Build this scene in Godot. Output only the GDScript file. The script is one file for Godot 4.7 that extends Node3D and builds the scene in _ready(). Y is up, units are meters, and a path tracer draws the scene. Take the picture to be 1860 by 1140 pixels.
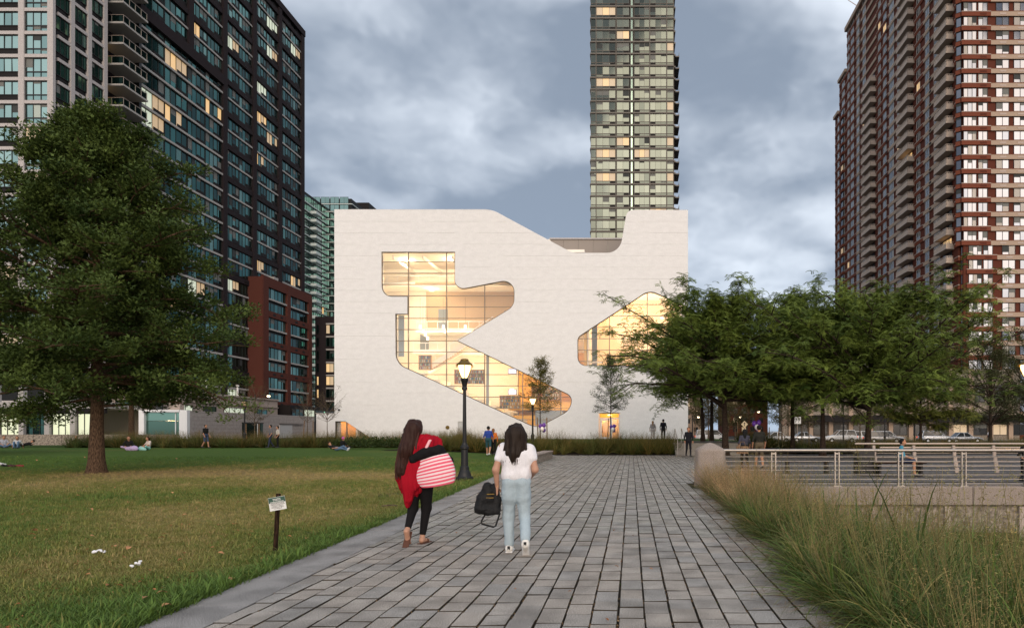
extends Node3D

# ---------------------------------------------------------------- helpers
var rng := RandomNumberGenerator.new()
var taken := {}
var M := {}
var noise := FastNoiseLite.new()
const EYE := 1.5
const FOCAL := 1240.0


class MB:
	var v := PackedVector3Array()
	var n := PackedVector3Array()
	var c := PackedColorArray()
	var k := Color(1, 1, 1)

	func tri(a: Vector3, b: Vector3, d: Vector3) -> void:
		var m := (b - a).cross(d - a).normalized()
		v.append(a); v.append(d); v.append(b)
		n.append(m); n.append(m); n.append(m)
		c.append(k); c.append(k); c.append(k)

	func tri_n(a: Vector3, b: Vector3, d: Vector3, na: Vector3, nb: Vector3, nd: Vector3) -> void:
		v.append(a); v.append(d); v.append(b)
		n.append(na); n.append(nd); n.append(nb)
		c.append(k); c.append(k); c.append(k)

	func quad(a: Vector3, b: Vector3, e: Vector3, d: Vector3) -> void:
		tri(a, b, e)
		tri(a, e, d)

	func out_tri(a: Vector3, b: Vector3, d: Vector3, o: Vector3) -> void:
		if (b - a).cross(d - a).dot((a + b + d) / 3.0 - o) < 0.0:
			tri(a, d, b)
		else:
			tri(a, b, d)

	func out_quad(a: Vector3, b: Vector3, e: Vector3, d: Vector3, o: Vector3) -> void:
		if (b - a).cross(e - a).dot((a + b + e + d) / 4.0 - o) < 0.0:
			quad(a, d, e, b)
		else:
			quad(a, b, e, d)

	func box(p: Vector3, s: Vector3, basis := Basis.IDENTITY) -> void:
		var h := s * 0.5
		var q := []
		for i in 8:
			q.append(p + basis * Vector3(h.x if i & 1 else -h.x, h.y if i & 2 else -h.y, h.z if i & 4 else -h.z))
		for f in [[0, 1, 3, 2], [4, 5, 7, 6], [0, 1, 5, 4], [2, 3, 7, 6], [0, 2, 6, 4], [1, 3, 7, 5]]:
			out_quad(q[f[0]], q[f[1]], q[f[2]], q[f[3]], p)

	func bev(p: Vector3, s: Vector3, b: float, basis := Basis.IDENTITY) -> void:
		var h := s * 0.5
		var px := []
		var py := []
		var pz := []
		for i in 8:
			var g := Vector3(1 if i & 1 else -1, 1 if i & 2 else -1, 1 if i & 4 else -1)
			px.append(p + basis * Vector3(g.x * h.x, g.y * (h.y - b), g.z * (h.z - b)))
			py.append(p + basis * Vector3(g.x * (h.x - b), g.y * h.y, g.z * (h.z - b)))
			pz.append(p + basis * Vector3(g.x * (h.x - b), g.y * (h.y - b), g.z * h.z))
		for f in [[0, 2, 6, 4], [1, 3, 7, 5]]:
			out_quad(px[f[0]], px[f[1]], px[f[2]], px[f[3]], p)
		for f in [[0, 1, 5, 4], [2, 3, 7, 6]]:
			out_quad(py[f[0]], py[f[1]], py[f[2]], py[f[3]], p)
		for f in [[0, 1, 3, 2], [4, 5, 7, 6]]:
			out_quad(pz[f[0]], pz[f[1]], pz[f[2]], pz[f[3]], p)
		for e in [[0, 4], [1, 5], [2, 6], [3, 7]]:
			out_quad(px[e[0]], px[e[1]], py[e[1]], py[e[0]], p)
		for e in [[0, 1], [2, 3], [4, 5], [6, 7]]:
			out_quad(py[e[0]], py[e[1]], pz[e[1]], pz[e[0]], p)
		for e in [[0, 2], [1, 3], [4, 6], [5, 7]]:
			out_quad(px[e[0]], px[e[1]], pz[e[1]], pz[e[0]], p)
		for i in 8:
			out_tri(px[i], py[i], pz[i], p)

	func bar(a: Vector3, b: Vector3, w: float, h: float) -> void:
		var d := b - a
		var y := d.normalized()
		var x := y.cross(Vector3.UP if absf(y.y) < 0.95 else Vector3.BACK).normalized()
		box((a + b) / 2.0, Vector3(w, d.length(), h), Basis(x, y, x.cross(y)))

	func tube(pts: Array, rad: Array, seg := 8, caps := true) -> void:
		var rings := []
		var norms := []
		var side := Vector3.ZERO
		for i in pts.size():
			var t: Vector3 = (pts[mini(i + 1, pts.size() - 1)] - pts[maxi(i - 1, 0)])
			t = t.normalized() if t.length() > 1e-6 else Vector3.UP
			if i == 0:
				side = t.cross(Vector3.RIGHT if absf(t.x) < 0.8 else Vector3.UP).normalized()
			else:
				side = (side - t * side.dot(t)).normalized()
			var up := t.cross(side)
			var ring := []
			var nn := []
			for j in seg:
				var a := TAU * j / seg
				var o := side * cos(a) + up * sin(a)
				ring.append(pts[i] + o * rad[i])
				nn.append(o)
			rings.append(ring)
			norms.append(nn)
		for i in rings.size() - 1:
			for j in seg:
				var l := (j + 1) % seg
				tri_n(rings[i][j], rings[i][l], rings[i + 1][l], norms[i][j], norms[i][l], norms[i + 1][l])
				tri_n(rings[i][j], rings[i + 1][l], rings[i + 1][j], norms[i][j], norms[i + 1][l], norms[i + 1][j])
		if caps:
			for j in seg:
				var l := (j + 1) % seg
				tri(pts[0], rings[0][l], rings[0][j])
				tri(pts[-1], rings[-1][j], rings[-1][l])

	func lathe(pr: Array, seg := 12, at := Vector3.ZERO) -> void:
		for i in pr.size() - 1:
			var a: Vector2 = pr[i]
			var b: Vector2 = pr[i + 1]
			var sl := Vector2(b.y - a.y, a.x - b.x).normalized()
			for j in seg:
				var u := Vector3(cos(TAU * j / seg), 0, sin(TAU * j / seg))
				var w := Vector3(cos(TAU * (j + 1) / seg), 0, sin(TAU * (j + 1) / seg))
				var nu := u * sl.x + Vector3.UP * sl.y
				var nw := w * sl.x + Vector3.UP * sl.y
				var p0 := at + u * a.x + Vector3.UP * a.y
				var p1 := at + w * a.x + Vector3.UP * a.y
				var p2 := at + w * b.x + Vector3.UP * b.y
				var p3 := at + u * b.x + Vector3.UP * b.y
				if a.x > 1e-5:
					tri_n(p0, p3, p1, nu, nu, nw)
				if b.x > 1e-5:
					tri_n(p1, p3, p2, nw, nu, nw)

	func rings(rs: Array, closed := true, caps := true) -> void:
		# a loft: every ring holds the same number of points; smooth along, by-face normals averaged from neighbours
		var m: int = rs[0].size()
		var cnt := rs.size()
		var nn := []
		for i in cnt:
			var row := []
			for j in m:
				var du: Vector3 = rs[i][(j + 1) % m] - rs[i][(j - 1 + m) % m]
				var dv: Vector3 = rs[mini(i + 1, cnt - 1)][j] - rs[maxi(i - 1, 0)][j]
				row.append(du.cross(dv).normalized())
			nn.append(row)
		for i in cnt - 1:
			for j in (m if closed else m - 1):
				var l := (j + 1) % m
				tri_n(rs[i][j], rs[i][l], rs[i + 1][l], nn[i][j], nn[i][l], nn[i + 1][l])
				tri_n(rs[i][j], rs[i + 1][l], rs[i + 1][j], nn[i][j], nn[i + 1][l], nn[i + 1][j])
		if caps:
			for e in [0, cnt - 1]:
				var mid := Vector3.ZERO
				for p in rs[e]:
					mid += p / m
				var o := Vector3.ZERO
				for p in rs[1 if e == 0 else cnt - 2]:
					o += p / m
				for j in m:
					out_tri(mid, rs[e][j], rs[e][(j + 1) % m], o)

	func prism(poly: PackedVector2Array, z0: float, z1: float, xf := Transform3D.IDENTITY) -> void:
		var pl := poly
		if Geometry2D.is_polygon_clockwise(pl):
			pl = pl.duplicate()
			pl.reverse()
		var t := Geometry2D.triangulate_polygon(pl)
		var flip := xf.basis.determinant() < 0.0
		for i in range(0, t.size(), 3):
			var a := pl[t[i]]
			var b := pl[t[i + 1]]
			var d := pl[t[i + 2]]
			if (b - a).cross(d - a) < 0.0:
				var s := b
				b = d
				d = s
			if flip:
				var s := b
				b = d
				d = s
			tri(xf * Vector3(a.x, a.y, z1), xf * Vector3(b.x, b.y, z1), xf * Vector3(d.x, d.y, z1))
			if z1 != z0:
				tri(xf * Vector3(a.x, a.y, z0), xf * Vector3(d.x, d.y, z0), xf * Vector3(b.x, b.y, z0))
		if z1 != z0:
			for i in pl.size():
				var a := pl[i]
				var b := pl[(i + 1) % pl.size()]
				var q := [xf * Vector3(a.x, a.y, z1), xf * Vector3(a.x, a.y, z0), xf * Vector3(b.x, b.y, z0), xf * Vector3(b.x, b.y, z1)]
				if flip:
					q.reverse()
				quad(q[0], q[1], q[2], q[3])

	func ball(p: Vector3, r: Vector3, seg := 10, rows := 6) -> void:
		for i in rows:
			for j in seg:
				var q := []
				for s in [[0, 0], [1, 0], [1, 1], [0, 1]]:
					var a: float = PI * (float(i + s[0]) / rows - 0.5)
					var b: float = TAU * (j + s[1]) / seg
					q.append(Vector3(cos(a) * cos(b), sin(a), cos(a) * sin(b)))
				var w := []
				for u in q:
					w.append((u / r).normalized())
				if i > 0:
					tri_n(p + q[0] * r, p + q[2] * r, p + q[3] * r, w[0], w[2], w[3])
					if i < rows - 1:
						tri_n(p + q[0] * r, p + q[1] * r, p + q[2] * r, w[0], w[1], w[2])
				else:
					tri_n(p + q[0] * r, p + q[1] * r, p + q[2] * r, w[0], w[1], w[2])

	func put(mat: Material, into: ArrayMesh = null) -> ArrayMesh:
		var m := into if into else ArrayMesh.new()
		if v.is_empty():
			return m
		var a := []
		a.resize(Mesh.ARRAY_MAX)
		a[Mesh.ARRAY_VERTEX] = v
		a[Mesh.ARRAY_NORMAL] = n
		a[Mesh.ARRAY_COLOR] = c
		m.add_surface_from_arrays(Mesh.PRIMITIVE_TRIANGLES, a)
		m.surface_set_material(m.get_surface_count() - 1, mat)
		return m


func numbered(called: String, parent: Node) -> String:
	var key := "%d/%s" % [parent.get_instance_id(), called]
	var k: int = taken.get(key, 0)
	taken[key] = k + 1
	return called if k == 0 else "%s_%03d" % [called, k]


func tag(o: Node, label: String, category: String, group := "", kind := "") -> Node:
	if label:
		o.set_meta("label", label)
	if category:
		o.set_meta("category", category)
	if group:
		o.set_meta("group", group)
	if kind:
		o.set_meta("kind", kind)
	return o


func thing(called: String, label: String, category: String, at := Vector3.ZERO, turn := 0.0, group := "") -> Node3D:
	var o := Node3D.new()
	o.name = numbered(called, self)
	add_child(o)
	o.position = at
	o.rotation.y = turn
	tag(o, label, category, group)
	return o


func inst(called: String, mesh: Mesh, parent: Node = null, xf := Transform3D.IDENTITY, mat: Material = null) -> MeshInstance3D:
	var o := MeshInstance3D.new()
	var p: Node = parent if parent else self
	o.name = numbered(called, p)
	o.mesh = mesh
	o.transform = xf
	if mat:
		o.material_override = mat
	p.add_child(o)
	return o


func obj(called: String, mb: MB, mat: Material, parent: Node = null) -> MeshInstance3D:
	return inst(called, mb.put(mat), parent)


func struct(called: String, mb: MB, mat: Material, label := "") -> MeshInstance3D:
	var o := obj(called, mb, mat)
	tag(o, label, "", "", "structure")
	return o


func boxpart(called: String, p: Vector3, s: Vector3, mat: Material, parent: Node, basis := Basis.IDENTITY) -> MeshInstance3D:
	var mb := MB.new()
	mb.box(p, s, basis)
	return obj(called, mb, mat, parent)


func stuff(called: String, mesh: Mesh, xfs: Array, cols: Array, parent: Node = null, mat: Material = null) -> MultiMeshInstance3D:
	var mm := MultiMesh.new()
	mm.transform_format = MultiMesh.TRANSFORM_3D
	mm.use_colors = not cols.is_empty()
	mm.mesh = mesh
	mm.instance_count = xfs.size()
	var w := 16 if mm.use_colors else 12
	var buf := PackedFloat32Array()
	buf.resize(w * xfs.size())
	var at := 0
	for i in xfs.size():
		var t: Transform3D = xfs[i]
		var b := t.basis
		buf[at] = b.x.x; buf[at + 1] = b.y.x; buf[at + 2] = b.z.x; buf[at + 3] = t.origin.x
		buf[at + 4] = b.x.y; buf[at + 5] = b.y.y; buf[at + 6] = b.z.y; buf[at + 7] = t.origin.y
		buf[at + 8] = b.x.z; buf[at + 9] = b.y.z; buf[at + 10] = b.z.z; buf[at + 11] = t.origin.z
		if w == 16:
			var k: Color = cols[i]
			buf[at + 12] = k.r; buf[at + 13] = k.g; buf[at + 14] = k.b; buf[at + 15] = 1.0
		at += w
	mm.buffer = buf
	var o := MultiMeshInstance3D.new()
	var p: Node = parent if parent else self
	o.name = numbered(called, p)
	o.multimesh = mm
	if mat:
		o.material_override = mat
	p.add_child(o)
	o.set_meta("kind", "stuff")
	return o


func lin(r: float, g: float, b: float) -> Color:
	return Color(r, g, b).linear_to_srgb()


func mat(called: String, r: float, g: float, b: float, rough := 0.8, metal := 0.0) -> StandardMaterial3D:
	var m := StandardMaterial3D.new()
	m.resource_name = called
	m.albedo_color = lin(r, g, b)
	m.roughness = rough
	m.metallic = metal
	if rough >= 0.6 and metal == 0.0:
		m.metallic_specular = 0.26
	M[called] = m
	return m


func tinted(called: String, rough := 0.8) -> StandardMaterial3D:
	var m := mat(called, 1, 1, 1, rough)
	m.vertex_color_use_as_albedo = true
	return m


func glow(called: String, r: float, g: float, b: float, e: float) -> StandardMaterial3D:
	var m := mat(called, 0.3, 0.28, 0.25, 0.5)
	m.emission_enabled = true
	m.emission = lin(r, g, b)
	m.emission_energy_multiplier = e
	return m


func grain(size: int, freq: float, oct: int, lo: float, hi: float, power: float, sd: int, kind := FastNoiseLite.TYPE_SIMPLEX_SMOOTH) -> ImageTexture:
	# a seamless grey pattern between lo and hi (sRGB greys)
	var f := FastNoiseLite.new()
	f.seed = sd
	f.noise_type = kind
	f.frequency = freq
	f.fractal_octaves = oct
	var im := f.get_seamless_image(size, size)
	im.convert(Image.FORMAT_L8)
	var d := im.get_data()
	for i in d.size():
		d[i] = int(255.0 * clampf(lerpf(lo, hi, pow(d[i] / 255.0, power)), 0.0, 1.0))
	return ImageTexture.create_from_image(Image.create_from_data(size, size, false, Image.FORMAT_L8, d))


func wrap_tex(m: StandardMaterial3D, t: Texture2D, scale: float, bump: Texture2D = null, bs := 0.0, world := true, stretch := Vector3.ONE) -> StandardMaterial3D:
	m.albedo_texture = t
	m.uv1_triplanar = true
	m.uv1_world_triplanar = world
	m.uv1_scale = stretch * scale
	if bump:
		m.heightmap_enabled = true
		m.heightmap_texture = bump
		m.heightmap_scale = bs
	return m


func stained(m: StandardMaterial3D, t: Texture2D, scale: Vector3) -> void:
	# a second, broader pattern multiplied over the first
	m.detail_enabled = true
	m.detail_albedo = t
	m.detail_blend_mode = BaseMaterial3D.BLEND_MODE_MUL
	m.detail_uv_layer = BaseMaterial3D.DETAIL_UV_2
	m.uv2_triplanar = true
	m.uv2_world_triplanar = true
	m.uv2_scale = scale


func sm(a: float, b: float, x: float) -> float:
	return smoothstep(a, b, x)


func spot_on(px: float, py: float, d: float) -> Vector3:
	# where a point seen at that place of the photograph stands when it is d metres away
	return Vector3((px - 1147.0) * d / FOCAL, EYE + (784.0 - py) * d / FOCAL, -d)


func gh(x: float, d: float) -> float:
	# height of the ground d metres in front of the camera
	var y := 0.3 * sm(24, 44, d) * sm(-5, -15, x)
	y = maxf(y, 0.75 * lerpf(sm(57, 66, d), sm(44.2, 52, d), sm(-17, -12, x)) * sm(13, 9, x) * sm(-70, -50, x))
	if x > 1.5 and d < 18.9:
		y -= 1.6 * sm(1.7, 5.2, x)
	return y


func ground_at(x: float, d: float) -> Vector3:
	return Vector3(x, gh(x, d), -d)


# ---------------------------------------------------------------- bodies: smooth unions of tapered bones, meshed as surface nets
func flesh(mb: MB, bones: Array, cell: float, k := 0.03, wr := 0.0, wf := 6.0, wstretch := Vector3.ONE) -> void:
	var lo := Vector3.ONE * 1e6
	var hi := -lo
	for b in bones:
		var r: float = maxf(b[2], b[3]) + 3.0 * cell + wr
		for p in [b[0], b[1]]:
			lo = lo.min(p - Vector3.ONE * r)
			hi = hi.max(p + Vector3.ONE * r)
	var nx := int((hi.x - lo.x) / cell) + 2
	var ny := int((hi.y - lo.y) / cell) + 2
	var nz := int((hi.z - lo.z) / cell) + 2
	var f := PackedFloat32Array()
	f.resize(nx * ny * nz)
	f.fill(1000.0)
	var near := PackedFloat32Array()
	var ids := PackedByteArray()
	near.resize(f.size())
	near.fill(1000.0)
	ids.resize(f.size())
	var sxy := nx * ny
	for bi in bones.size():
		var b: Array = bones[bi]
		var p0: Vector3 = b[0]
		var p1: Vector3 = b[1]
		var ra: float = b[2]
		var rb: float = b[3]
		var m := maxf(ra, rb) + k + 2.5 * cell + wr
		var l := (p0.min(p1) - Vector3.ONE * m - lo) / cell
		var h := (p0.max(p1) + Vector3.ONE * m - lo) / cell
		var ba := p1 - p0
		var l2 := maxf(ba.length_squared(), 1e-9)
		for iz in range(maxi(0, int(l.z)), mini(nz, int(h.z) + 1)):
			for iy in range(maxi(0, int(l.y)), mini(ny, int(h.y) + 1)):
				var row := iz * sxy + iy * nx
				for ix in range(maxi(0, int(l.x)), mini(nx, int(h.x) + 1)):
					var pa := lo + Vector3(ix, iy, iz) * cell - p0
					var t := clampf(pa.dot(ba) / l2, 0.0, 1.0)
					var d := (pa - ba * t).length() - ra - (rb - ra) * t
					var i := row + ix
					if d < near[i]:
						near[i] = d
						ids[i] = bi
					var o := f[i]
					if o > 500.0:
						f[i] = d
					else:
						var q := maxf(k - absf(o - d), 0.0) / k
						f[i] = minf(o, d) - q * q * k * 0.25
	if wr > 0.0:
		for i in f.size():
			if absf(f[i]) < wr + 2.0 * cell:
				var iz := i / sxy
				var iy := (i % sxy) / nx
				var p := (lo + Vector3(i % nx, iy, iz) * cell) * wf * wstretch
				f[i] += wr * noise.get_noise_3d(p.x * 60.0, p.y * 60.0, p.z * 60.0) * 2.0
	var at := PackedInt32Array()
	at.resize(f.size())
	at.fill(-1)
	var vs := PackedVector3Array()
	var ns := PackedVector3Array()
	var cs := PackedColorArray()
	var off := [0, 1, nx, nx + 1, sxy, sxy + 1, sxy + nx, sxy + nx + 1]
	var edges := [[0, 1], [2, 3], [4, 5], [6, 7], [0, 2], [1, 3], [4, 6], [5, 7], [0, 4], [1, 5], [2, 6], [3, 7]]
	var lim := 3.6 * cell + 2.0 * wr
	var tri_at := PackedInt32Array()
	for iz in nz - 1:
		for iy in ny - 1:
			var row := iz * sxy + iy * nx
			for ix in nx - 1:
				var i := row + ix
				if absf(f[i]) > lim:
					continue
				var w := [f[i], f[i + 1], f[i + nx], f[i + nx + 1], f[i + sxy], f[i + sxy + 1], f[i + sxy + nx], f[i + sxy + nx + 1]]
				var mask := 0
				for e in 8:
					if w[e] < 0.0:
						mask += 1
				if mask == 0 or mask == 8:
					continue
				var sum := Vector3.ZERO
				var cnt := 0
				for e in edges:
					var a: float = w[e[0]]
					var b: float = w[e[1]]
					if (a < 0.0) != (b < 0.0):
						var t := a / (a - b)
						var pa := Vector3(e[0] & 1, (e[0] >> 1) & 1, e[0] >> 2)
						var pb := Vector3(e[1] & 1, (e[1] >> 1) & 1, e[1] >> 2)
						sum += pa.lerp(pb, t)
						cnt += 1
				at[i] = vs.size()
				vs.append(lo + (Vector3(ix, iy, iz) + sum / cnt) * cell)
				var g := Vector3(w[1] + w[3] + w[5] + w[7] - w[0] - w[2] - w[4] - w[6], w[2] + w[3] + w[6] + w[7] - w[0] - w[1] - w[4] - w[5], w[4] + w[5] + w[6] + w[7] - w[0] - w[1] - w[2] - w[3])
				ns.append(g.normalized())
				var bone: Array = bones[ids[i]]
				cs.append(bone[4] if bone.size() > 4 else mb.k)
	for iz in range(1, nz - 1):
		for iy in range(1, ny - 1):
			var row := iz * sxy + iy * nx
			for ix in range(1, nx - 1):
				var i := row + ix
				if at[i] < 0:
					continue
				var s := f[i] < 0.0
				for e in 3:
					var st: int = [1, nx, sxy][e]
					if s == (f[i + st] < 0.0):
						continue
					var o1: int = [nx, sxy, 1][e]
					var o2: int = [sxy, 1, nx][e]
					var a := at[i]
					var b := at[i - o1]
					var c2 := at[i - o1 - o2]
					var d := at[i - o2]
					if a < 0 or b < 0 or c2 < 0 or d < 0:
						continue
					tri_at.append_array([a, b, c2, a, c2, d] if s else [a, c2, b, a, d, c2])
	for j in range(0, tri_at.size(), 3):
		# clockwise in front: turn each triangle by its own normals
		var a := tri_at[j]
		var b := tri_at[j + 1]
		var d := tri_at[j + 2]
		if (vs[b] - vs[a]).cross(vs[d] - vs[a]).dot(ns[a] + ns[b] + ns[d]) > 0.0:
			var t := b
			b = d
			d = t
		for q in [a, b, d]:
			mb.v.append(vs[q])
			mb.n.append(ns[q])
			mb.c.append(cs[q])


# ---------------------------------------------------------------- windows and facades
var frames := {}


func window_frame(w: float, h: float, panes: int, m: Material) -> ArrayMesh:
	var key := "%.2f/%.2f/%d/%s" % [w, h, panes, m.resource_name]
	if not frames.has(key):
		var mb := MB.new()
		var t := 0.07
		mb.box(Vector3(0, t / 2, 0.03), Vector3(w, t, 0.10))
		mb.box(Vector3(0, h - t / 2, 0.03), Vector3(w, t, 0.10))
		for s in [-1, 1]:
			mb.box(Vector3(s * (w - t) / 2, h / 2, 0.03), Vector3(t, h - 2 * t, 0.096))
		for i in range(1, panes):
			mb.box(Vector3(-w / 2 + w * i / panes, h / 2, 0.028), Vector3(0.06, h - 2 * t, 0.09))
		frames[key] = mb.put(m)
	return frames[key]


var unit_pane: ArrayMesh


# wins: [Transform3D (foot of the window, z outward), width, height, panes, frame material, [pane materials]]
func hang_windows(parent: Node3D, wins: Array, most := 300, panes_of := 300) -> void:
	if unit_pane == null:
		var mb := MB.new()
		mb.box(Vector3(0, 0.5, -0.01), Vector3(1, 1, 0.02))
		unit_pane = mb.put(null)
	var eye := Vector3(0, EYE, 0) - parent.position
	var rank := []
	for i in wins.size():
		var xf: Transform3D = wins[i][0]
		var to := eye - xf.origin
		var seen_px := 1147.0 + FOCAL * (xf.origin.x + parent.position.x) / maxf(1.0, -(xf.origin.z + parent.position.z))
		var seen_py := 784.0 - FOCAL * (xf.origin.y + parent.position.y - EYE) / maxf(1.0, -(xf.origin.z + parent.position.z))
		var show: float = wins[i][1] * wins[i][2] * maxf(0.02, xf.basis.z.normalized().dot(to.normalized())) / to.length_squared()
		if seen_px < -10 or seen_px > 1870 or seen_py < -30 or seen_py > 830:
			show *= 0.001
		rank.append([show, i])
	rank.sort_custom(func(a, b): return a[0] > b[0] or (a[0] == b[0] and a[1] < b[1]))
	var rest := {}
	var rest_panes := {}
	for r in rank.size():
		var w: Array = wins[rank[r][1]]
		var xf: Transform3D = w[0]
		var fm := window_frame(w[1], w[2], w[3], w[4])
		var node: Node3D = null
		if r < most:
			node = inst("window", fm, parent, xf)
		else:
			if not rest.has(fm):
				rest[fm] = []
			rest[fm].append(xf)
		var pw: float = w[1] / w[3]
		for i in int(w[3]):
			var pm: StandardMaterial3D = w[5][i % w[5].size()]
			var tilt := Basis.from_euler(Vector3(rng.randfn(0, 0.006), rng.randfn(0, 0.008), 0))
			var local := Transform3D(tilt * Basis.from_scale(Vector3(pw - 0.05, w[2] - 0.1, 1.0)), Vector3(-w[1] / 2.0 + pw * (i + 0.5), 0.05, 0.01))
			if r < mini(most, panes_of):
				inst("pane", unit_pane, node, local, pm)
				if pm.emission_enabled == false and rng.randf() < 0.22:
					var drop: float = rng.randf_range(0.15, 0.75) * (w[2] - 0.12)
					inst("blind", unit_pane, node, Transform3D(Basis.from_scale(Vector3(pw - 0.08, drop, 0.4)), Vector3(-w[1] / 2.0 + pw * (i + 0.5), w[2] - 0.06 - drop, 0.03)), M.blind_dim if rng.randf() < 0.7 else M.blind_dark)
			else:
				if not rest_panes.has(pm):
					rest_panes[pm] = []
				rest_panes[pm].append(xf * local)
	for fm in rest:
		stuff("window_frames", fm, rest[fm], [], parent)
	for pm in rest_panes:
		stuff("window_panes", unit_pane, rest_panes[pm], [], parent, pm)


func facing(yaw: float, at: Vector3) -> Transform3D:
	return Transform3D(Basis(Vector3.UP, yaw), at)


func pick(list: Array, weights: Array):
	var t := 0.0
	for w in weights:
		t += w
	var r := rng.randf() * t
	for i in list.size():
		r -= weights[i]
		if r <= 0.0:
			return list[i]
	return list[-1]


# ---------------------------------------------------------------- light and air
func sky_image() -> Image:
	var w := 2048
	var h := 1024
	var a := FastNoiseLite.new()
	a.seed = 11
	a.frequency = 0.62
	a.fractal_octaves = 7
	a.fractal_gain = 0.54
	a.domain_warp_enabled = true
	a.domain_warp_amplitude = 0.18
	a.domain_warp_frequency = 0.6
	a.domain_warp_fractal_octaves = 3
	var b := FastNoiseLite.new()
	b.seed = 5
	b.frequency = 1.7
	b.fractal_octaves = 6
	var data := PackedFloat32Array()
	data.resize(w * h * 3)
	for j in h:
		var up := sin((0.5 - (j + 0.5) / h) * PI)
		var flat := sqrt(1.0 - up * up)
		for i in w:
			var k := (j * w + i) * 3
			if up < 0.0:
				data[k] = 0.16; data[k + 1] = 0.15; data[k + 2] = 0.14
				continue
			var ang := (i + 0.5) / w * TAU
			var dx := sin(ang) * flat
			var dz := -cos(ang) * flat
			var s := 1.15 / (up + 0.22)
			var n1 := a.get_noise_3d(dx * s, up * 0.8, dz * s)
			var n2 := b.get_noise_3d(dx * s, up * 1.2 + 4.0, dz * s)
			var t := smoothstep(-0.32, 0.42, n1 + 0.38 * n2)
			var low := exp(-up * 4.0)
			var r := lerpf(0.200, 0.66, t)
			var g := lerpf(0.243, 0.715, t)
			var u := lerpf(0.312, 0.795, t)
			# thinner, bluer cloud towards the horizon
			r = lerpf(r, 0.33 + 0.18 * t, low * 0.65)
			g = lerpf(g, 0.425 + 0.18 * t, low * 0.65)
			u = lerpf(u, 0.56 + 0.16 * t, low * 0.65)
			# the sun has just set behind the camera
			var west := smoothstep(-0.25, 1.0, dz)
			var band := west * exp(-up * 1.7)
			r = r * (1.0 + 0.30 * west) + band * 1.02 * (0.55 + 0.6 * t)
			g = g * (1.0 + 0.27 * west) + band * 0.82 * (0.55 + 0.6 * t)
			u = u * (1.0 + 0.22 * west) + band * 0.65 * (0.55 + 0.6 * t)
			data[k] = r; data[k + 1] = g; data[k + 2] = u
	return Image.create_from_data(w, h, false, Image.FORMAT_RGBF, data.to_byte_array())


func set_stage() -> void:
	var cam := Camera3D.new()
	cam.name = "camera"
	cam.position = Vector3(0, EYE, 0)
	cam.near = 0.1
	cam.far = 3000.0
	cam.projection = Camera3D.PROJECTION_FRUSTUM
	cam.size = 0.1 * 1140.0 / FOCAL
	cam.frustum_offset = Vector2(0.1 * (930.0 - 1147.0) / FOCAL, 0.1 * (784.0 - 570.0) / FOCAL)
	add_child(cam)
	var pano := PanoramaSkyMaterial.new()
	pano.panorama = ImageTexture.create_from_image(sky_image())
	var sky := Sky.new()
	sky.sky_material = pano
	var env := Environment.new()
	env.background_mode = Environment.BG_SKY
	env.sky = sky
	env.tonemap_mode = Environment.TONE_MAPPER_LINEAR
	env.tonemap_exposure = 1.32
	env.sdfgi_enabled = true
	env.ssao_enabled = true
	env.ssil_enabled = true
	var we := WorldEnvironment.new()
	we.name = "world_environment"
	we.environment = env
	add_child(we)
	var sun := DirectionalLight3D.new()
	sun.name = "afterglow"
	sun.light_color = Color(1.0, 0.90, 0.79)
	sun.light_energy = 0.36
	sun.light_angular_distance = 35.0
	sun.shadow_enabled = true
	sun.rotation = Vector3(deg_to_rad(-17), deg_to_rad(14), 0)
	add_child(sun)


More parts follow.
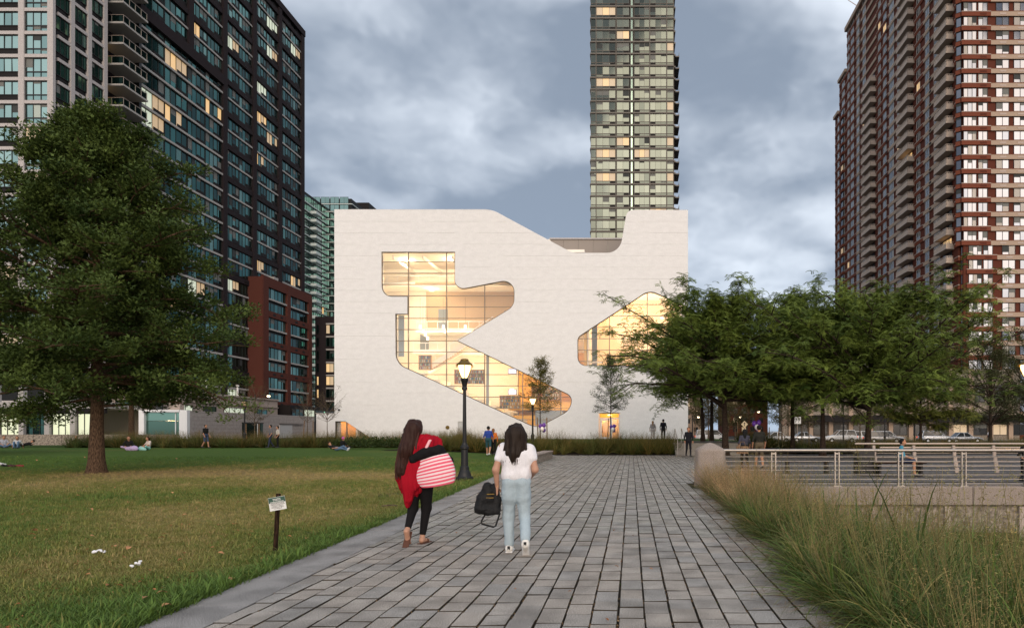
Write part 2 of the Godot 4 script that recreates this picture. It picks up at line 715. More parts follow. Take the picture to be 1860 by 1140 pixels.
func make_materials() -> void:
	var speck := grain(512, 0.16, 2, 0.25, 1.15, 1.2, 3)
	var speck_b := grain(256, 0.09, 3, 0.2, 0.8, 1.0, 4)
	var conc := grain(512, 0.03, 6, 0.90, 1.03, 1.0, 27)
	var soft := grain(512, 0.012, 5, 0.80, 1.06, 1.0, 7)
	var mottle := grain(512, 0.02, 6, 0.55, 1.1, 1.0, 9)
	var fine := grain(256, 0.08, 4, 0.7, 1.05, 1.0, 12)
	var barkt := grain(256, 0.05, 5, 0.3, 1.1, 1.0, 15)
	var cloth := grain(256, 0.12, 3, 0.75, 1.05, 1.0, 17)
	M["t_fine"] = conc
	M["t_mottle"] = mottle
	# ground
	wrap_tex(mat("asphalt", 0.075, 0.072, 0.07, 0.9), mottle, 0.4)
	wrap_tex(tinted("turf", 0.95), fine, 1.1, speck_b, 2.0)
	wrap_tex(tinted("soil", 0.95), mottle, 0.9, speck_b, 2.0)
	for i in 8:
		var g: float = [0.305, 0.325, 0.285, 0.315, 0.34, 0.30, 0.28, 0.32][i]
		var wm: float = [1.03, 1.05, 1.01, 1.06, 1.04, 1.0, 1.03, 1.06][i]
		wrap_tex(mat("paver_%d" % i, 2.66 * g * wm, 2.60 * g * 0.965, 2.50 * g * 0.93 / wm, 0.75), speck, 1.25, speck_b, 0.15).vertex_color_use_as_albedo = true
	var pm := wrap_tex(mat("paver_far", 1, 1, 1, 0.75), speck, 1.25)
	pm.vertex_color_use_as_albedo = true
	wrap_tex(mat("kerb", 0.72, 0.69, 0.665, 0.8), speck, 1.25, speck_b, 0.1)
	wrap_tex(mat("path_bed", 0.045, 0.038, 0.03, 0.95), mottle, 2.0)
	wrap_tex(mat("granite_pink", 0.72, 0.60, 0.52, 0.8), speck, 1.6, speck_b, 0.6)
	wrap_tex(mat("concrete_dark", 0.38, 0.325, 0.27, 0.85), mottle, 0.5)
	wrap_tex(mat("plaza", 0.20, 0.19, 0.185, 0.75), mottle, 0.5)
	wrap_tex(mat("step_stone", 0.33, 0.31, 0.28, 0.8), fine, 1.0)
	for q in ["turf", "soil", "paver_far", "asphalt", "plaza", "kerb"]:
		M[q].metallic_specular = 0.2
	for i in 8:
		M["paver_%d" % i].metallic_specular = 0.25
	# library
	wrap_tex(mat("board_concrete", 0.86, 0.845, 0.84, 0.65), grain(512, 0.05, 4, 0.91, 1.03, 1.0, 35), 0.30, fine, 0.05, true, Vector3(1, 1.8, 1))
	var streak := grain(512, 0.010, 5, 0.80, 1.08, 1.0, 31)
	stained(M.board_concrete, grain(512, 0.02, 6, 0.965, 1.01, 1.0, 33), Vector3(0.10, 0.20, 0.10))
	for i in 8:
		stained(M["paver_%d" % i], streak, Vector3(0.35, 0.35, 0.35))
	stained(M.paver_far, streak, Vector3(0.35, 0.35, 0.35))
	stained(M.kerb, streak, Vector3(0.3, 0.3, 0.3))
	stained(M.pavilion_wall, streak, Vector3(0.2, 0.1, 0.2)) if M.has("pavilion_wall") else null
	mat("frame_dark", 0.09, 0.075, 0.06, 0.4, 0.6)
	mat("mullion", 0.22, 0.18, 0.14, 0.4, 0.5)
	var gl := mat("library_glass", 0.9, 0.95, 0.95, 0.03)
	gl.transparency = BaseMaterial3D.TRANSPARENCY_ALPHA
	gl.albedo_color.a = 0.12
	gl.metallic_specular = 0.85
	mat("interior_cream", 0.82, 0.72, 0.56, 0.8)
	mat("interior_white", 0.88, 0.82, 0.72, 0.8)
	mat("interior_amber", 0.72, 0.38, 0.07, 0.6)
	mat("interior_wood", 0.42, 0.22, 0.08, 0.6)
	mat("interior_grey", 0.25, 0.28, 0.30, 0.6)
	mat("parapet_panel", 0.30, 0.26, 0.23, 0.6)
	mat("door_grey", 0.5, 0.5, 0.5, 0.5)
	mat("dark_glass", 0.012, 0.014, 0.016, 0.15)
	glow("pendant_glow", 1.0, 0.86, 0.6, 2.2)
	glow("screen_glow", 0.72, 0.74, 1.0, 1.0)
	glow("ceiling_lamp_glow", 1.0, 0.85, 0.6, 1.5)
	# left towers
	wrap_tex(mat("brick_dark", 0.032, 0.024, 0.027, 0.85), fine, 0.8)
	wrap_tex(mat("brick_red", 0.125, 0.042, 0.031, 0.85), fine, 0.8)
	wrap_tex(mat("white_panel", 0.50, 0.465, 0.455, 0.6), conc, 0.3)
	wrap_tex(mat("slab_pale", 0.40, 0.385, 0.37, 0.7), conc, 0.4)
	wrap_tex(mat("podium_beige", 0.43, 0.36, 0.315, 0.8), conc, 0.4)
	mat("louvre_dark", 0.014, 0.012, 0.012, 0.6)
	mat("window_frame_dark", 0.016, 0.015, 0.015, 0.45, 0.3)
	mat("window_frame_pale", 0.5, 0.48, 0.45, 0.5)
	mat("core_dark", 0.016, 0.018, 0.019, 0.6)
	mat("teal_a", 0.060, 0.165, 0.150, 0.06, 0.95)
	mat("teal_b", 0.030, 0.092, 0.085, 0.06, 0.95)
	mat("teal_c", 0.022, 0.062, 0.058, 0.08, 0.9)
	mat("teal_blind", 0.14, 0.26, 0.235, 0.15, 0.75)
	mat("pale_glass", 0.20, 0.30, 0.295, 0.08, 0.9)
	mat("pale_glass_b", 0.14, 0.225, 0.225, 0.08, 0.9)
	mat("pale_blind", 0.32, 0.35, 0.30, 0.2, 0.6)
	mat("blind_dim", 0.17, 0.175, 0.165, 0.6)
	mat("blind_dark", 0.05, 0.055, 0.055, 0.6)
	glow("lit_warm", 1.0, 0.60, 0.22, 0.55)
	glow("lit_soft", 0.95, 0.62, 0.30, 0.34)
	glow("lit_white", 0.85, 0.95, 0.72, 0.45)
	glow("lit_shop", 0.80, 0.88, 0.55, 0.60)
	mat("glass_tower_pale", 0.30, 0.42, 0.39, 0.12, 0.85)
	mat("glass_tower_dim", 0.13, 0.21, 0.205, 0.08, 0.9)
	mat("glass_tower_line", 0.50, 0.56, 0.54, 0.5)
	# middle tower
	mat("bronze_frame", 0.105, 0.095, 0.082, 0.5, 0.3)
	mat("mid_glass", 0.085, 0.100, 0.090, 0.07, 0.92)
	mat("mid_glass_dark", 0.058, 0.070, 0.064, 0.07, 0.92)
	mat("mid_glass_light", 0.115, 0.135, 0.12, 0.14, 0.75)
	mat("mid_glass_green", 0.26, 0.36, 0.31, 0.12, 0.7)
	# right tower
	wrap_tex(mat("brick_right", 0.150, 0.045, 0.028, 0.85), fine, 0.8)
	wrap_tex(mat("brick_right_band", 0.235, 0.072, 0.042, 0.85), fine, 0.8)
	wrap_tex(mat("beige_band", 0.44, 0.33, 0.25, 0.85), conc, 0.4)
	mat("pale_line", 0.46, 0.37, 0.32, 0.7)
	mat("balcony_rail", 0.50, 0.41, 0.34, 0.6)
	mat("sky_glass_a", 0.155, 0.165, 0.19, 0.06, 0.95)
	mat("sky_glass_b", 0.13, 0.145, 0.175, 0.06, 0.95)
	mat("sky_glass_c", 0.13, 0.15, 0.18, 0.06, 0.95)
	mat("sky_blind", 0.21, 0.20, 0.19, 0.3, 0.4)
	# plants
	for p in [["bark_oak", 0.20, 0.125, 0.080], ["bark_dark", 0.095, 0.066, 0.05], ["bark_young", 0.28, 0.21, 0.15]]:
		wrap_tex(mat(p[0], p[1], p[2], p[3], 0.95), barkt, 2.2, barkt, 2.5, true, Vector3(1, 0.22, 1))
	for p in ["leaf", "blade"]:
		var lm := tinted(p, 0.6)
		lm.backlight_enabled = true
		lm.backlight = Color(0.5, 0.5, 0.5)
		lm.metallic_specular = 0.25
	# street things
	mat("iron", 0.012, 0.012, 0.013, 0.45, 0.3)
	mat("lantern_bronze", 0.16, 0.10, 0.02, 0.4, 0.6)
	glow("lantern_glow", 1.0, 0.72, 0.30, 3.2)
	glow("street_glow", 1.0, 0.78, 0.48, 6.0)
	var lg := mat("lantern_glass", 0.55, 0.40, 0.25, 0.25)
	lg.metallic_specular = 0.6
	mat("steel", 0.36, 0.33, 0.305, 0.42, 0.85)
	mat("steel_dull", 0.42, 0.35, 0.30, 0.5, 0.6)
	mat("paint_white", 0.78, 0.78, 0.78, 0.35)
	mat("paint_silver", 0.52, 0.55, 0.60, 0.28, 0.5)
	mat("paint_grey", 0.24, 0.25, 0.27, 0.3, 0.4)
	mat("car_glass", 0.03, 0.035, 0.04, 0.08)
	mat("rubber", 0.02, 0.02, 0.02, 0.8)
	glow("tail_glow", 1.0, 0.06, 0.02, 0.8)
	glow("head_glow", 1.0, 0.85, 0.6, 1.5)
	mat("sign_white", 0.75, 0.75, 0.73, 0.5)
	mat("sign_green", 0.02, 0.075, 0.05, 0.5)
	mat("sign_ink", 0.03, 0.03, 0.03, 0.6)
	wrap_tex(mat("wood_post", 0.055, 0.028, 0.016, 0.85), barkt, 3.0, null, 0.0, true, Vector3(1, 0.2, 1))
	wrap_tex(mat("wood_stake", 0.42, 0.26, 0.15, 0.85), barkt, 2.0, null, 0.0, true, Vector3(1, 0.2, 1))
	mat("balloon_purple", 0.13, 0.04, 0.34, 0.3)
	mat("balloon_white", 0.78, 0.76, 0.78, 0.3)
	# people
	tinted("figure", 0.8)
	mat("skin", 0.44, 0.235, 0.155, 0.55)
	tinted("hair_strands", 0.55).metallic_specular = 0.3
	wrap_tex(mat("cloth_red", 0.42, 0.006, 0.020, 0.85), cloth, 4.0, null, 0.0, false)
	wrap_tex(mat("cloth_black", 0.012, 0.011, 0.012, 0.85), cloth, 4.0, null, 0.0, false)
	wrap_tex(mat("cloth_white", 0.95, 0.93, 0.97, 0.85), cloth, 4.0, null, 0.0, false)
	wrap_tex(mat("denim_pale", 0.46, 0.56, 0.62, 0.85), cloth, 3.0, null, 0.0, false)
	mat("bag_black", 0.014, 0.014, 0.015, 0.6)
	mat("shoe_white", 0.72, 0.70, 0.66, 0.6)
	mat("sandal", 0.10, 0.045, 0.03, 0.6)
	tinted("tote", 0.75)
	mat("strap_pink", 0.80, 0.42, 0.45, 0.7)
	mat("paper_white", 0.75, 0.75, 0.78, 0.7)
	mat("dry_leaf", 0.42, 0.22, 0.11, 0.8)


# ---------------------------------------------------------------- ground, lawn and path
func kerb_in(d: float) -> float:
	return -3.05 - 0.044 * d


func kerb_out(d: float) -> float:
	return -3.60 - 0.047 * d


func dryness(x: float, d: float) -> float:
	var t := noise.get_noise_2d(x * 5.0, d * 4.0) * 0.9 + noise.get_noise_2d(x * 22.0 + 70.0, d * 18.0) * 0.5
	t += 0.38 * sm(9, 15, d) * sm(30, 23, d) - 0.55 * sm(27, 33, d)
	t += 0.5 * exp(-pow((d - 23.5) / 2.6, 2.0)) * sm(-20, -14, x)
	t += 0.9 * exp(-((x + 17.0) * (x + 17.0) * 0.07 + (d - 24.5) * (d - 24.5) * 0.5))
	t -= 0.85 * exp(-(kerb_out(d) - x) * 1.3)
	t -= 0.2 * sm(8, 5, d)
	return clampf(0.36 + 0.55 * t, 0.0, 1.0)


func build_ground() -> void:
	var xs := [-900.0, -400.0, -200.0, -120.0, -80.0, -60.0]
	for i in 26:
		xs.append(-50.0 + i * 2.0)
	xs.append_array([1.2, 1.5, 1.8, 2.1, 2.4, 2.8, 3.2, 3.6, 4.0, 4.6, 5.2, 6.0, 7.0, 8.0, 9.0, 10.0, 11.0, 12.0, 13.0, 15.0, 18.0, 22.0, 26.0, 30.0, 40.0, 60.0, 90.0, 150.0, 300.0, 900.0])
	var ds := [-60.0, -10.0]
	for i in 19:
		ds.append(float(i))
	ds.append_array([18.6, 18.75, 19.0, 20.0, 24.0, 30.0, 36.0, 40.0, 44.0, 45.0, 46.0, 47.0, 48.0, 50.0, 52.0, 54.0, 60.0, 70.0, 90.0, 120.0, 200.0, 350.0, 600.0, 1200.0])
	var mb := MB.new()
	for i in xs.size() - 1:
		for j in ds.size() - 1:
			var q := []
			for s in [[0, 0], [1, 0], [1, 1], [0, 1]]:
				var x: float = xs[i + s[0]]
				var d: float = ds[j + s[1]]
				q.append(Vector3(x, gh(x, d) - 0.12, -d))
			mb.k = Color(0.13, 0.10, 0.065) if ds[j] < 60.0 else Color(0.09, 0.085, 0.08)
			mb.quad(q[0], q[1], q[2], q[3])
	struct("ground", mb, M.soil)
	# lawn
	mb = MB.new()
	var dl := []
	var d := 1.0
	while d < 54.0:
		dl.append(d)
		d += 0.3 if d < 14.0 else 0.6
	var cols := 90
	for j in dl.size() - 1:
		for i in cols:
			var p := []
			var k := []
			for s in [[0, 0], [1, 0], [1, 1], [0, 1]]:
				var dd: float = dl[j + s[1]]
				var u := float(i + s[0]) / cols
				var x := kerb_out(dd) - 75.0 * pow(u, 2.0)
				var bump := 0.02 * noise.get_noise_2d(x * 30.0, dd * 30.0) * sm(0.0, 0.5, kerb_out(dd) - x)
				p.append(Vector3(x, gh(x, dd) - 0.012 + bump, -dd))
				k.append(lawn_color(dryness(x, dd)))
			for t in [[0, 2, 1], [0, 3, 2]]:
				var m: Vector3 = (p[t[1]] - p[t[0]]).cross(p[t[2]] - p[t[0]]).normalized()
				if m.y < 0.0:
					t = [t[0], t[2], t[1]]
					m = -m
				for q in [t[0], t[2], t[1]]:
					mb.v.append(p[q])
					mb.n.append(m)
					mb.c.append(k[q])
	struct("lawn", mb, M.turf)
	# grass blades on the lawn
	var tuft := MB.new()
	var tr := RandomNumberGenerator.new()
	tr.seed = 4
	for i in 7:
		var a := tr.randf() * TAU
		var o := Vector3(tr.randf_range(-0.03, 0.03), 0, tr.randf_range(-0.03, 0.03))
		var h := tr.randf_range(0.03, 0.065)
		var lean := Vector3(cos(a), 0, sin(a)) * h * tr.randf_range(0.3, 1.0)
		var sd := Vector3(-sin(a), 0, cos(a)) * 0.0028
		tuft.quad(o - sd, o + sd, o + sd * 0.8 + lean * 0.4 + Vector3.UP * h * 0.65, o - sd * 0.8 + lean * 0.4 + Vector3.UP * h * 0.65)
		tuft.tri(o - sd * 0.8 + lean * 0.4 + Vector3.UP * h * 0.65, o + sd * 0.8 + lean * 0.4 + Vector3.UP * h * 0.65, o + lean + Vector3.UP * h)
	var xfs := []
	var ks := []
	for i in 70000:
		var dd := 3.6 * exp(rng.randf() * log(36.0 / 3.6))
		var x := lerpf(maxf(-40.0, -1200.0 * dd / FOCAL), kerb_out(dd) + 0.03, rng.randf())
		if i % 7 == 0:
			x = kerb_out(dd) - absf(rng.randfn(0, 0.35)) + 0.05
		var near_edge := exp(-(kerb_out(dd) - x) * 2.2)
		var dry := dryness(x, dd)
		var s := rng.randf_range(0.7, 1.2) * (1.0 + 0.6 * near_edge * rng.randf()) * (1.0 - 0.3 * dry)
		if dd > 14.0:
			s *= 1.3
		xfs.append(Transform3D(Basis(Vector3.UP, rng.randf() * TAU).scaled(Vector3(s * 1.2, s, s * 1.2)), ground_at(x, dd) - Vector3(0, 0.012, 0)))
		if rng.randf() < 0.035:
			xfs[-1] = xfs[-1].scaled_local(Vector3(1.5, 1.9, 1.5))
		var c := lawn_color(clampf(dry + rng.randfn(0, 0.18), 0, 1))
		ks.append(c * rng.randf_range(0.8, 1.35))
	stuff("lawn_grass", tuft.put(M.blade), xfs, ks)
	tag(get_child(-1), "short patchy green and straw coloured grass blades of the lawn", "grass", "", "stuff")


func lawn_color(dry: float) -> Color:
	var g := Color(0.088, 0.150, 0.032).lerp(Color(0.178, 0.180, 0.048), sm(0.15, 0.6, dry))
	return g.lerp(Color(0.33, 0.25, 0.11), sm(0.5, 1.0, dry))


func build_path() -> void:
	var path := Node3D.new()
	path.name = "path"
	add_child(path)
	tag(path, "", "", "", "structure")
	var bed := MB.new()
	bed.quad(Vector3(-8, -0.022, 0), Vector3(2.0, -0.022, 0), Vector3(2.0, -0.022, -18.9), Vector3(-8, -0.022, -18.9))
	bed.quad(Vector3(-8, -0.022, -18.9), Vector3(4.2, -0.022, -18.9), Vector3(4.2, -0.022, -46), Vector3(-8, -0.022, -46))
	obj("path_bed", bed, M.path_bed, path)
	# granite setts in lines along the path, the nearest 300 one by one
	var meshes := []
	var lens := [0.34, 0.40, 0.46, 0.30]
	for l in lens:
		var mb := MB.new()
		mb.bev(Vector3(0, -0.03, 0), Vector3(0.204, 0.06, l - 0.010), 0.004)
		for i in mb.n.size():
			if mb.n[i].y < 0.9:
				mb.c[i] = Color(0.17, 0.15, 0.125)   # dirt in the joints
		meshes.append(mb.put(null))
	var all := []
	var w := 0.216
	for c in 48:
		var x := -5.40 + c * w
		var d := 2.6 + rng.randf() * 0.4
		while d < 43.4:
			var li: int = pick([0, 1, 2, 3], [3, 4, 2, 1])
			var l: float = lens[li]
			var mid := d + l / 2.0
			var right := 1.98 if mid < 18.2 else (4.1 if mid > 19.8 else 1.75)
			if x + w / 2 > kerb_in(mid) + 0.05 and x + w / 2 < right:
				var left := x - w / 2 + 0.007
				var cut := maxf(left, kerb_in(mid) + 0.012)
				if x + w / 2 - 0.007 - cut > 0.03:
					all.append([mid, x, li, (x + w / 2 - 0.007 - cut) / 0.202, (x + w / 2 - 0.007 + cut) / 2.0])
			d += l
	all.sort_custom(func(a, b): return absf(a[1]) * 0.35 + a[0] < absf(b[1]) * 0.35 + b[0])
	var k := 0
	var xfs := [[], [], [], []]
	var ks := [[], [], [], []]
	for p in all:
		var rot := Basis.from_euler(Vector3(rng.randfn(0, 0.006), rng.randfn(0, 0.006), rng.randfn(0, 0.010)))
		rot = rot * Basis.from_scale(Vector3(p[3], 1, 1))
		var xf := Transform3D(rot, Vector3(p[4] + rng.randfn(0, 0.0022), rng.randfn(0, 0.0025), -p[0]))
		var seen_px: float = 1147.0 + FOCAL * p[1] / p[0]
		if k < 300 and p[0] > 5.0 and seen_px > 180.0 and seen_px < 1500.0:
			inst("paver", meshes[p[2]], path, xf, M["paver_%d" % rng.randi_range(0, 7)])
			k += 1
		else:
			var g := 2.55 * rng.randf_range(0.28, 0.335)
			xfs[p[2]].append(xf)
			ks[p[2]].append(Color(g * rng.randf_range(1.03, 1.07), g * 0.985, g * rng.randf_range(0.86, 0.91)))
	for i in 4:
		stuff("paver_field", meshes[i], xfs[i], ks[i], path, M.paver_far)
	# kerb slabs
	var d := 1.4
	while d < 46.0:
		var e := d + 1.5
		var poly := PackedVector2Array([Vector2(kerb_out(d), -d - 0.004), Vector2(kerb_in(d), -d - 0.004), Vector2(kerb_in(e), -e + 0.004), Vector2(kerb_out(e), -e + 0.004)])
		var mb := MB.new()
		var y := rng.randfn(0, 0.002) + 0.002
		mb.prism(poly, -y, 0.06 - y, Transform3D(Basis(Vector3(1, 0, 0), Vector3(0, 0, 1), Vector3(0, -1, 0)), Vector3.ZERO))
		obj("kerb_slab", mb, M.kerb, path)
		d = e
	# chaff and moss caught in the joints
	var bit := MB.new()
	bit.box(Vector3.ZERO, Vector3(0.012, 0.005, 0.020))
	var bx := []
	var bk := []
	for i in 5200:
		var dd := 5.0 + pow(rng.randf(), 1.6) * 13.0
		var c := rng.randi_range(0, 47)
		if rng.randf() > 0.25 + 0.75 * absf(sin(c * 2.4)):
			continue
		var x := -5.40 + (c + 0.5) * w + rng.randfn(0, 0.004)
		if x < kerb_in(dd) or x > 2.0:
			continue
		bx.append(Transform3D(Basis.from_euler(Vector3(rng.randf(), rng.randf() * 6.0, rng.randf())).scaled(Vector3.ONE * rng.randf_range(0.4, 1.1)), Vector3(x, -0.009, -dd)))
		bk.append(pick([Color(0.20, 0.13, 0.07), Color(0.10, 0.07, 0.045), Color(0.30, 0.20, 0.11), Color(0.07, 0.09, 0.03)], [4, 4, 1.5, 1]))
	var lit := stuff("joint_litter", bit.put(M.blade), bx, bk, path)
	lit.set_meta("kind", "stuff")


func build_litter() -> void:
	var lm := MB.new()
	var prev := []
	for i in 7:
		var t := i / 6.0
		var w := 0.032 * sin(PI * pow(t, 0.8)) + 0.002
		var y := 0.022 * sin(t * 3.0) + 0.004
		var row := [Vector3(-w, y + 0.014, t * 0.11 - 0.055), Vector3(0, y, t * 0.11 - 0.055), Vector3(w, y + 0.010, t * 0.11 - 0.055)]
		if i:
			for s in 2:
				lm.quad(prev[s], row[s], row[s + 1], prev[s + 1])
		prev = row
	var leaf := lm.put(M.dry_leaf)
	var spots := [[62, 970, 1.5], [57, 977, 1.0], [166, 980, 1.0], [206, 1000, 1.0], [232, 1003, 1.1], [224, 1020, 1.0], [420, 1062, 1.3], [258, 1098, 1.4], [293, 1087, 1.1], [300, 1112, 1.0], [86, 898, 1.2], [312, 899, 1.0], [335, 940, 1.0], [141, 904, 1.0], [164, 930, 1.3], [293, 983, 1.1], [320, 840, 1.5], [65, 842, 1.5], [152, 838, 1.6], [555, 985, 1.0], [400, 1012, 0.9]]
	var what := ["pale curled fallen leaf in the lawn left of the sign", "brown fallen leaf beside a bigger one at the far left of the lawn", "reddish fallen leaf alone in the middle of the lawn", "tan fallen leaf above the white litter on the lawn", "orange brown fallen leaf right above the crumpled tissue", "thin fallen leaf standing just over the crumpled tissue", "large tan fallen leaf at the kerb edge below the sign", "round tan fallen leaf near the bottom of the lawn", "upright fallen leaf close to the kerb at the bottom of the lawn", "small fallen leaf touching the kerb at the bottom left", "pale fallen leaf in front of the oak tree", "pale fallen leaf to the right of the oak tree", "fallen leaf in the dry patch right of the oak", "fallen leaf level with the dry patch left of the oak", "long pale fallen leaf below the oak trunk", "pale pointed fallen leaf halfway to the sign", "fallen leaf on the green grass by the seated pair", "fallen leaf on the green grass left of the oak trunk", "fallen leaf near the foot of the oak trunk", "fallen leaf just right of the sign post", "fallen leaf left of the sign post foot"]
	for i in spots.size():
		var s: Array = spots[i]
		var d: float = EYE * FOCAL / (s[1] - 784.0)
		var x: float = (s[0] - 1147.0) * d / FOCAL
		var o := inst("fallen_leaf", leaf, null, Transform3D(Basis.from_euler(Vector3(rng.randf_range(-0.4, 0.4), rng.randf() * TAU, rng.randf_range(-0.5, 0.5))).scaled(Vector3.ONE * s[2] * rng.randf_range(0.6, 0.9)), ground_at(x, d) + Vector3(0, 0.045, 0)))
		tag(o, what[i], "leaf", "fallen leaves on the lawn")
	var xs := []
	var ks := []
	for i in 300:
		var d := 4.5 * exp(rng.randf() * log(7.0))
		var x := lerpf(maxf(-32.0, -1180.0 * d / FOCAL), kerb_out(d) + (0.35 if i % 5 == 0 else -0.1), pow(rng.randf(), 0.8))
		if i % 9 == 0:
			x = lerpf(kerb_in(d), 1.8, rng.randf())
		xs.append(Transform3D(Basis.from_euler(Vector3(rng.randf_range(-0.5, 0.5), rng.randf() * TAU, rng.randf_range(-0.5, 0.5))).scaled(Vector3.ONE * rng.randf_range(0.18, 0.5)), ground_at(x, d) + Vector3(0, 0.025, 0)))
		var t := rng.randf()
		ks.append(Color(0.95, 0.9, 0.85).lerp(Color(0.55, 0.4, 0.3), t) * rng.randf_range(0.7, 1.3))
	var dm: StandardMaterial3D = M.dry_leaf.duplicate()
	dm.vertex_color_use_as_albedo = true
	var o := stuff("leaf_litter", leaf, xs, ks, null, dm)
	tag(o, "small scattered dry leaves and bits all over the lawn", "leaf litter", "", "stuff")
	# two scraps of white litter
	for s in [[180, 1008, 0.06, "flattened white paper scrap on the lawn, left of the crumpled tissue", "paper_scrap"], [250, 1033, 0.055, "crumpled white tissue on the lawn near the kerb", "crumpled_tissue"]]:
		var d: float = EYE * FOCAL / (s[1] - 784.0)
		var mb := MB.new()
		var bones := []
		for i in 7:
			var a := Vector3(rng.randf_range(-1, 1) * s[2], rng.randf_range(0, 0.9) * s[2] * (0.5 if s[2] > 0.058 else 1.2), rng.randf_range(-1, 1) * s[2] * 0.6)
			bones.append([a, a + Vector3(rng.randf_range(-1, 1), rng.randf_range(-0.3, 0.5), rng.randf_range(-1, 1)) * s[2] * 0.5, s[2] * 0.22, s[2] * 0.10])
		flesh(mb, bones, 0.007, 0.01, 0.008, 9.0)
		var t := obj(s[4], mb, M.paper_white)
		t.position = ground_at((s[0] - 1147.0) * d / FOCAL, d) + Vector3(0, 0.03, 0)
		tag(t, s[3], "litter")
	var st := MB.new()
	st.tube([Vector3(-0.14, 0.02, 0.05), Vector3(0, 0.035, 0), Vector3(0.13, 0.02, -0.06)], [0.012, 0.014, 0.010], 6)
	var sk := obj("broken_stick", st, M.bark_young)
	sk.position = ground_at(-4.75, 13.4) + Vector3(0, 0.03, 0)
	tag(sk, "short pale broken stick on the grass left of the red shawl", "stick")


# ---------------------------------------------------------------- the library
const LD := 72.0  # metres to its front


func lp(px: float, py: float) -> Vector2:
	return Vector2((px - 1147.0) * LD / FOCAL, EYE + (784.0 - py) * LD / FOCAL)


# corners [x, y, radius], in photograph pixels of the facade plane; turned into metres with the corners rounded
func rounded(list: Array) -> PackedVector2Array:
	var out := PackedVector2Array()
	var m := list.size()
	for i in m:
		var p := lp(list[i][0], list[i][1])
		var a := lp(list[(i - 1 + m) % m][0], list[(i - 1 + m) % m][1])
		var b := lp(list[(i + 1) % m][0], list[(i + 1) % m][1])
		var r: float = list[i][2]
		if r <= 0.0:
			out.append(p)
			continue
		var u := (a - p).normalized()
		var v := (b - p).normalized()
		var half := acos(clampf(u.dot(v), -1, 1)) / 2.0
		var t := minf(r / tan(half), 0.49 * minf((a - p).length(), (b - p).length()))
		var rr := t * tan(half)
		var c := p + (u + v).normalized() * (rr / sin(half))
		var s := p + u * t - c
		var e := p + v * t - c
		var ang := s.angle_to(e)
		for q in 9:
			out.append(c + s.rotated(ang * q / 8.0))
	return out


func csg_poly(op: int, poly: PackedVector2Array, depth: float, at: Vector3) -> CSGPolygon3D:
	var c := CSGPolygon3D.new()
	c.polygon = poly
	c.depth = depth
	c.position = at
	c.operation = op
	return c


func glaze(lib: Node3D, outline: PackedVector2Array, vx: Array, hy: Array, z: float) -> void:
	var win := MB.new()
	var pts := []
	for p in outline:
		pts.append(Vector3(p.x, p.y, z + 0.14))
	for i in pts.size():
		var a: Vector3 = pts[i]
		var b: Vector3 = pts[(i + 1) % pts.size()]
		if (b - a).length() > 0.02:
			win.tube([a, b], [0.085, 0.085], 6, true)
	var w := obj("window", win, M.frame_dark, lib)
	var xs := [-100.0] + vx + [100.0]
	var ys := [-100.0] + hy + [200.0]
	for x in vx:
		var strip := PackedVector2Array([Vector2(x - 0.045, -50), Vector2(x + 0.045, -50), Vector2(x + 0.045, 80), Vector2(x - 0.045, 80)])
		for pl in Geometry2D.intersect_polygons(strip, outline):
			var mb := MB.new()
			mb.prism(pl, z - 0.02, z + 0.15)
			obj("mullion", mb, M.mullion, w)
	for y in hy:
		var strip := PackedVector2Array([Vector2(-80, y - 0.035), Vector2(80, y - 0.035), Vector2(80, y + 0.035), Vector2(-80, y + 0.035)])
		for pl in Geometry2D.intersect_polygons(strip, outline):
			var mb := MB.new()
			mb.prism(pl, z - 0.01, z + 0.11)
			obj("transom", mb, M.mullion, w)
	for i in xs.size() - 1:
		for j in ys.size() - 1:
			var cell := PackedVector2Array([Vector2(xs[i] + 0.02, ys[j] + 0.02), Vector2(xs[i + 1] - 0.02, ys[j] + 0.02), Vector2(xs[i + 1] - 0.02, ys[j + 1] - 0.02), Vector2(xs[i] + 0.02, ys[j + 1] - 0.02)])
			for pl in Geometry2D.intersect_polygons(cell, outline):
				if Geometry2D.triangulate_polygon(pl).is_empty():
					continue
				var mb := MB.new()
				mb.prism(pl, z + 0.04, z + 0.04)
				obj("pane", mb, M.library_glass, w)


func lamp_light(at: Vector3, energy: float, size := 0.1, col := Color(1.0, 0.90, 0.74)) -> void:
	var l := OmniLight3D.new()
	l.name = numbered("lamp_light", self)
	l.position = at
	l.light_energy = energy * (1.3 if at.z < -71.0 and at.z > -82.0 else 1.0)
	l.light_color = col
	l.light_size = size
	l.omni_range = 40.0
	l.omni_attenuation = 2.0
	l.shadow_enabled = true
	add_child(l)


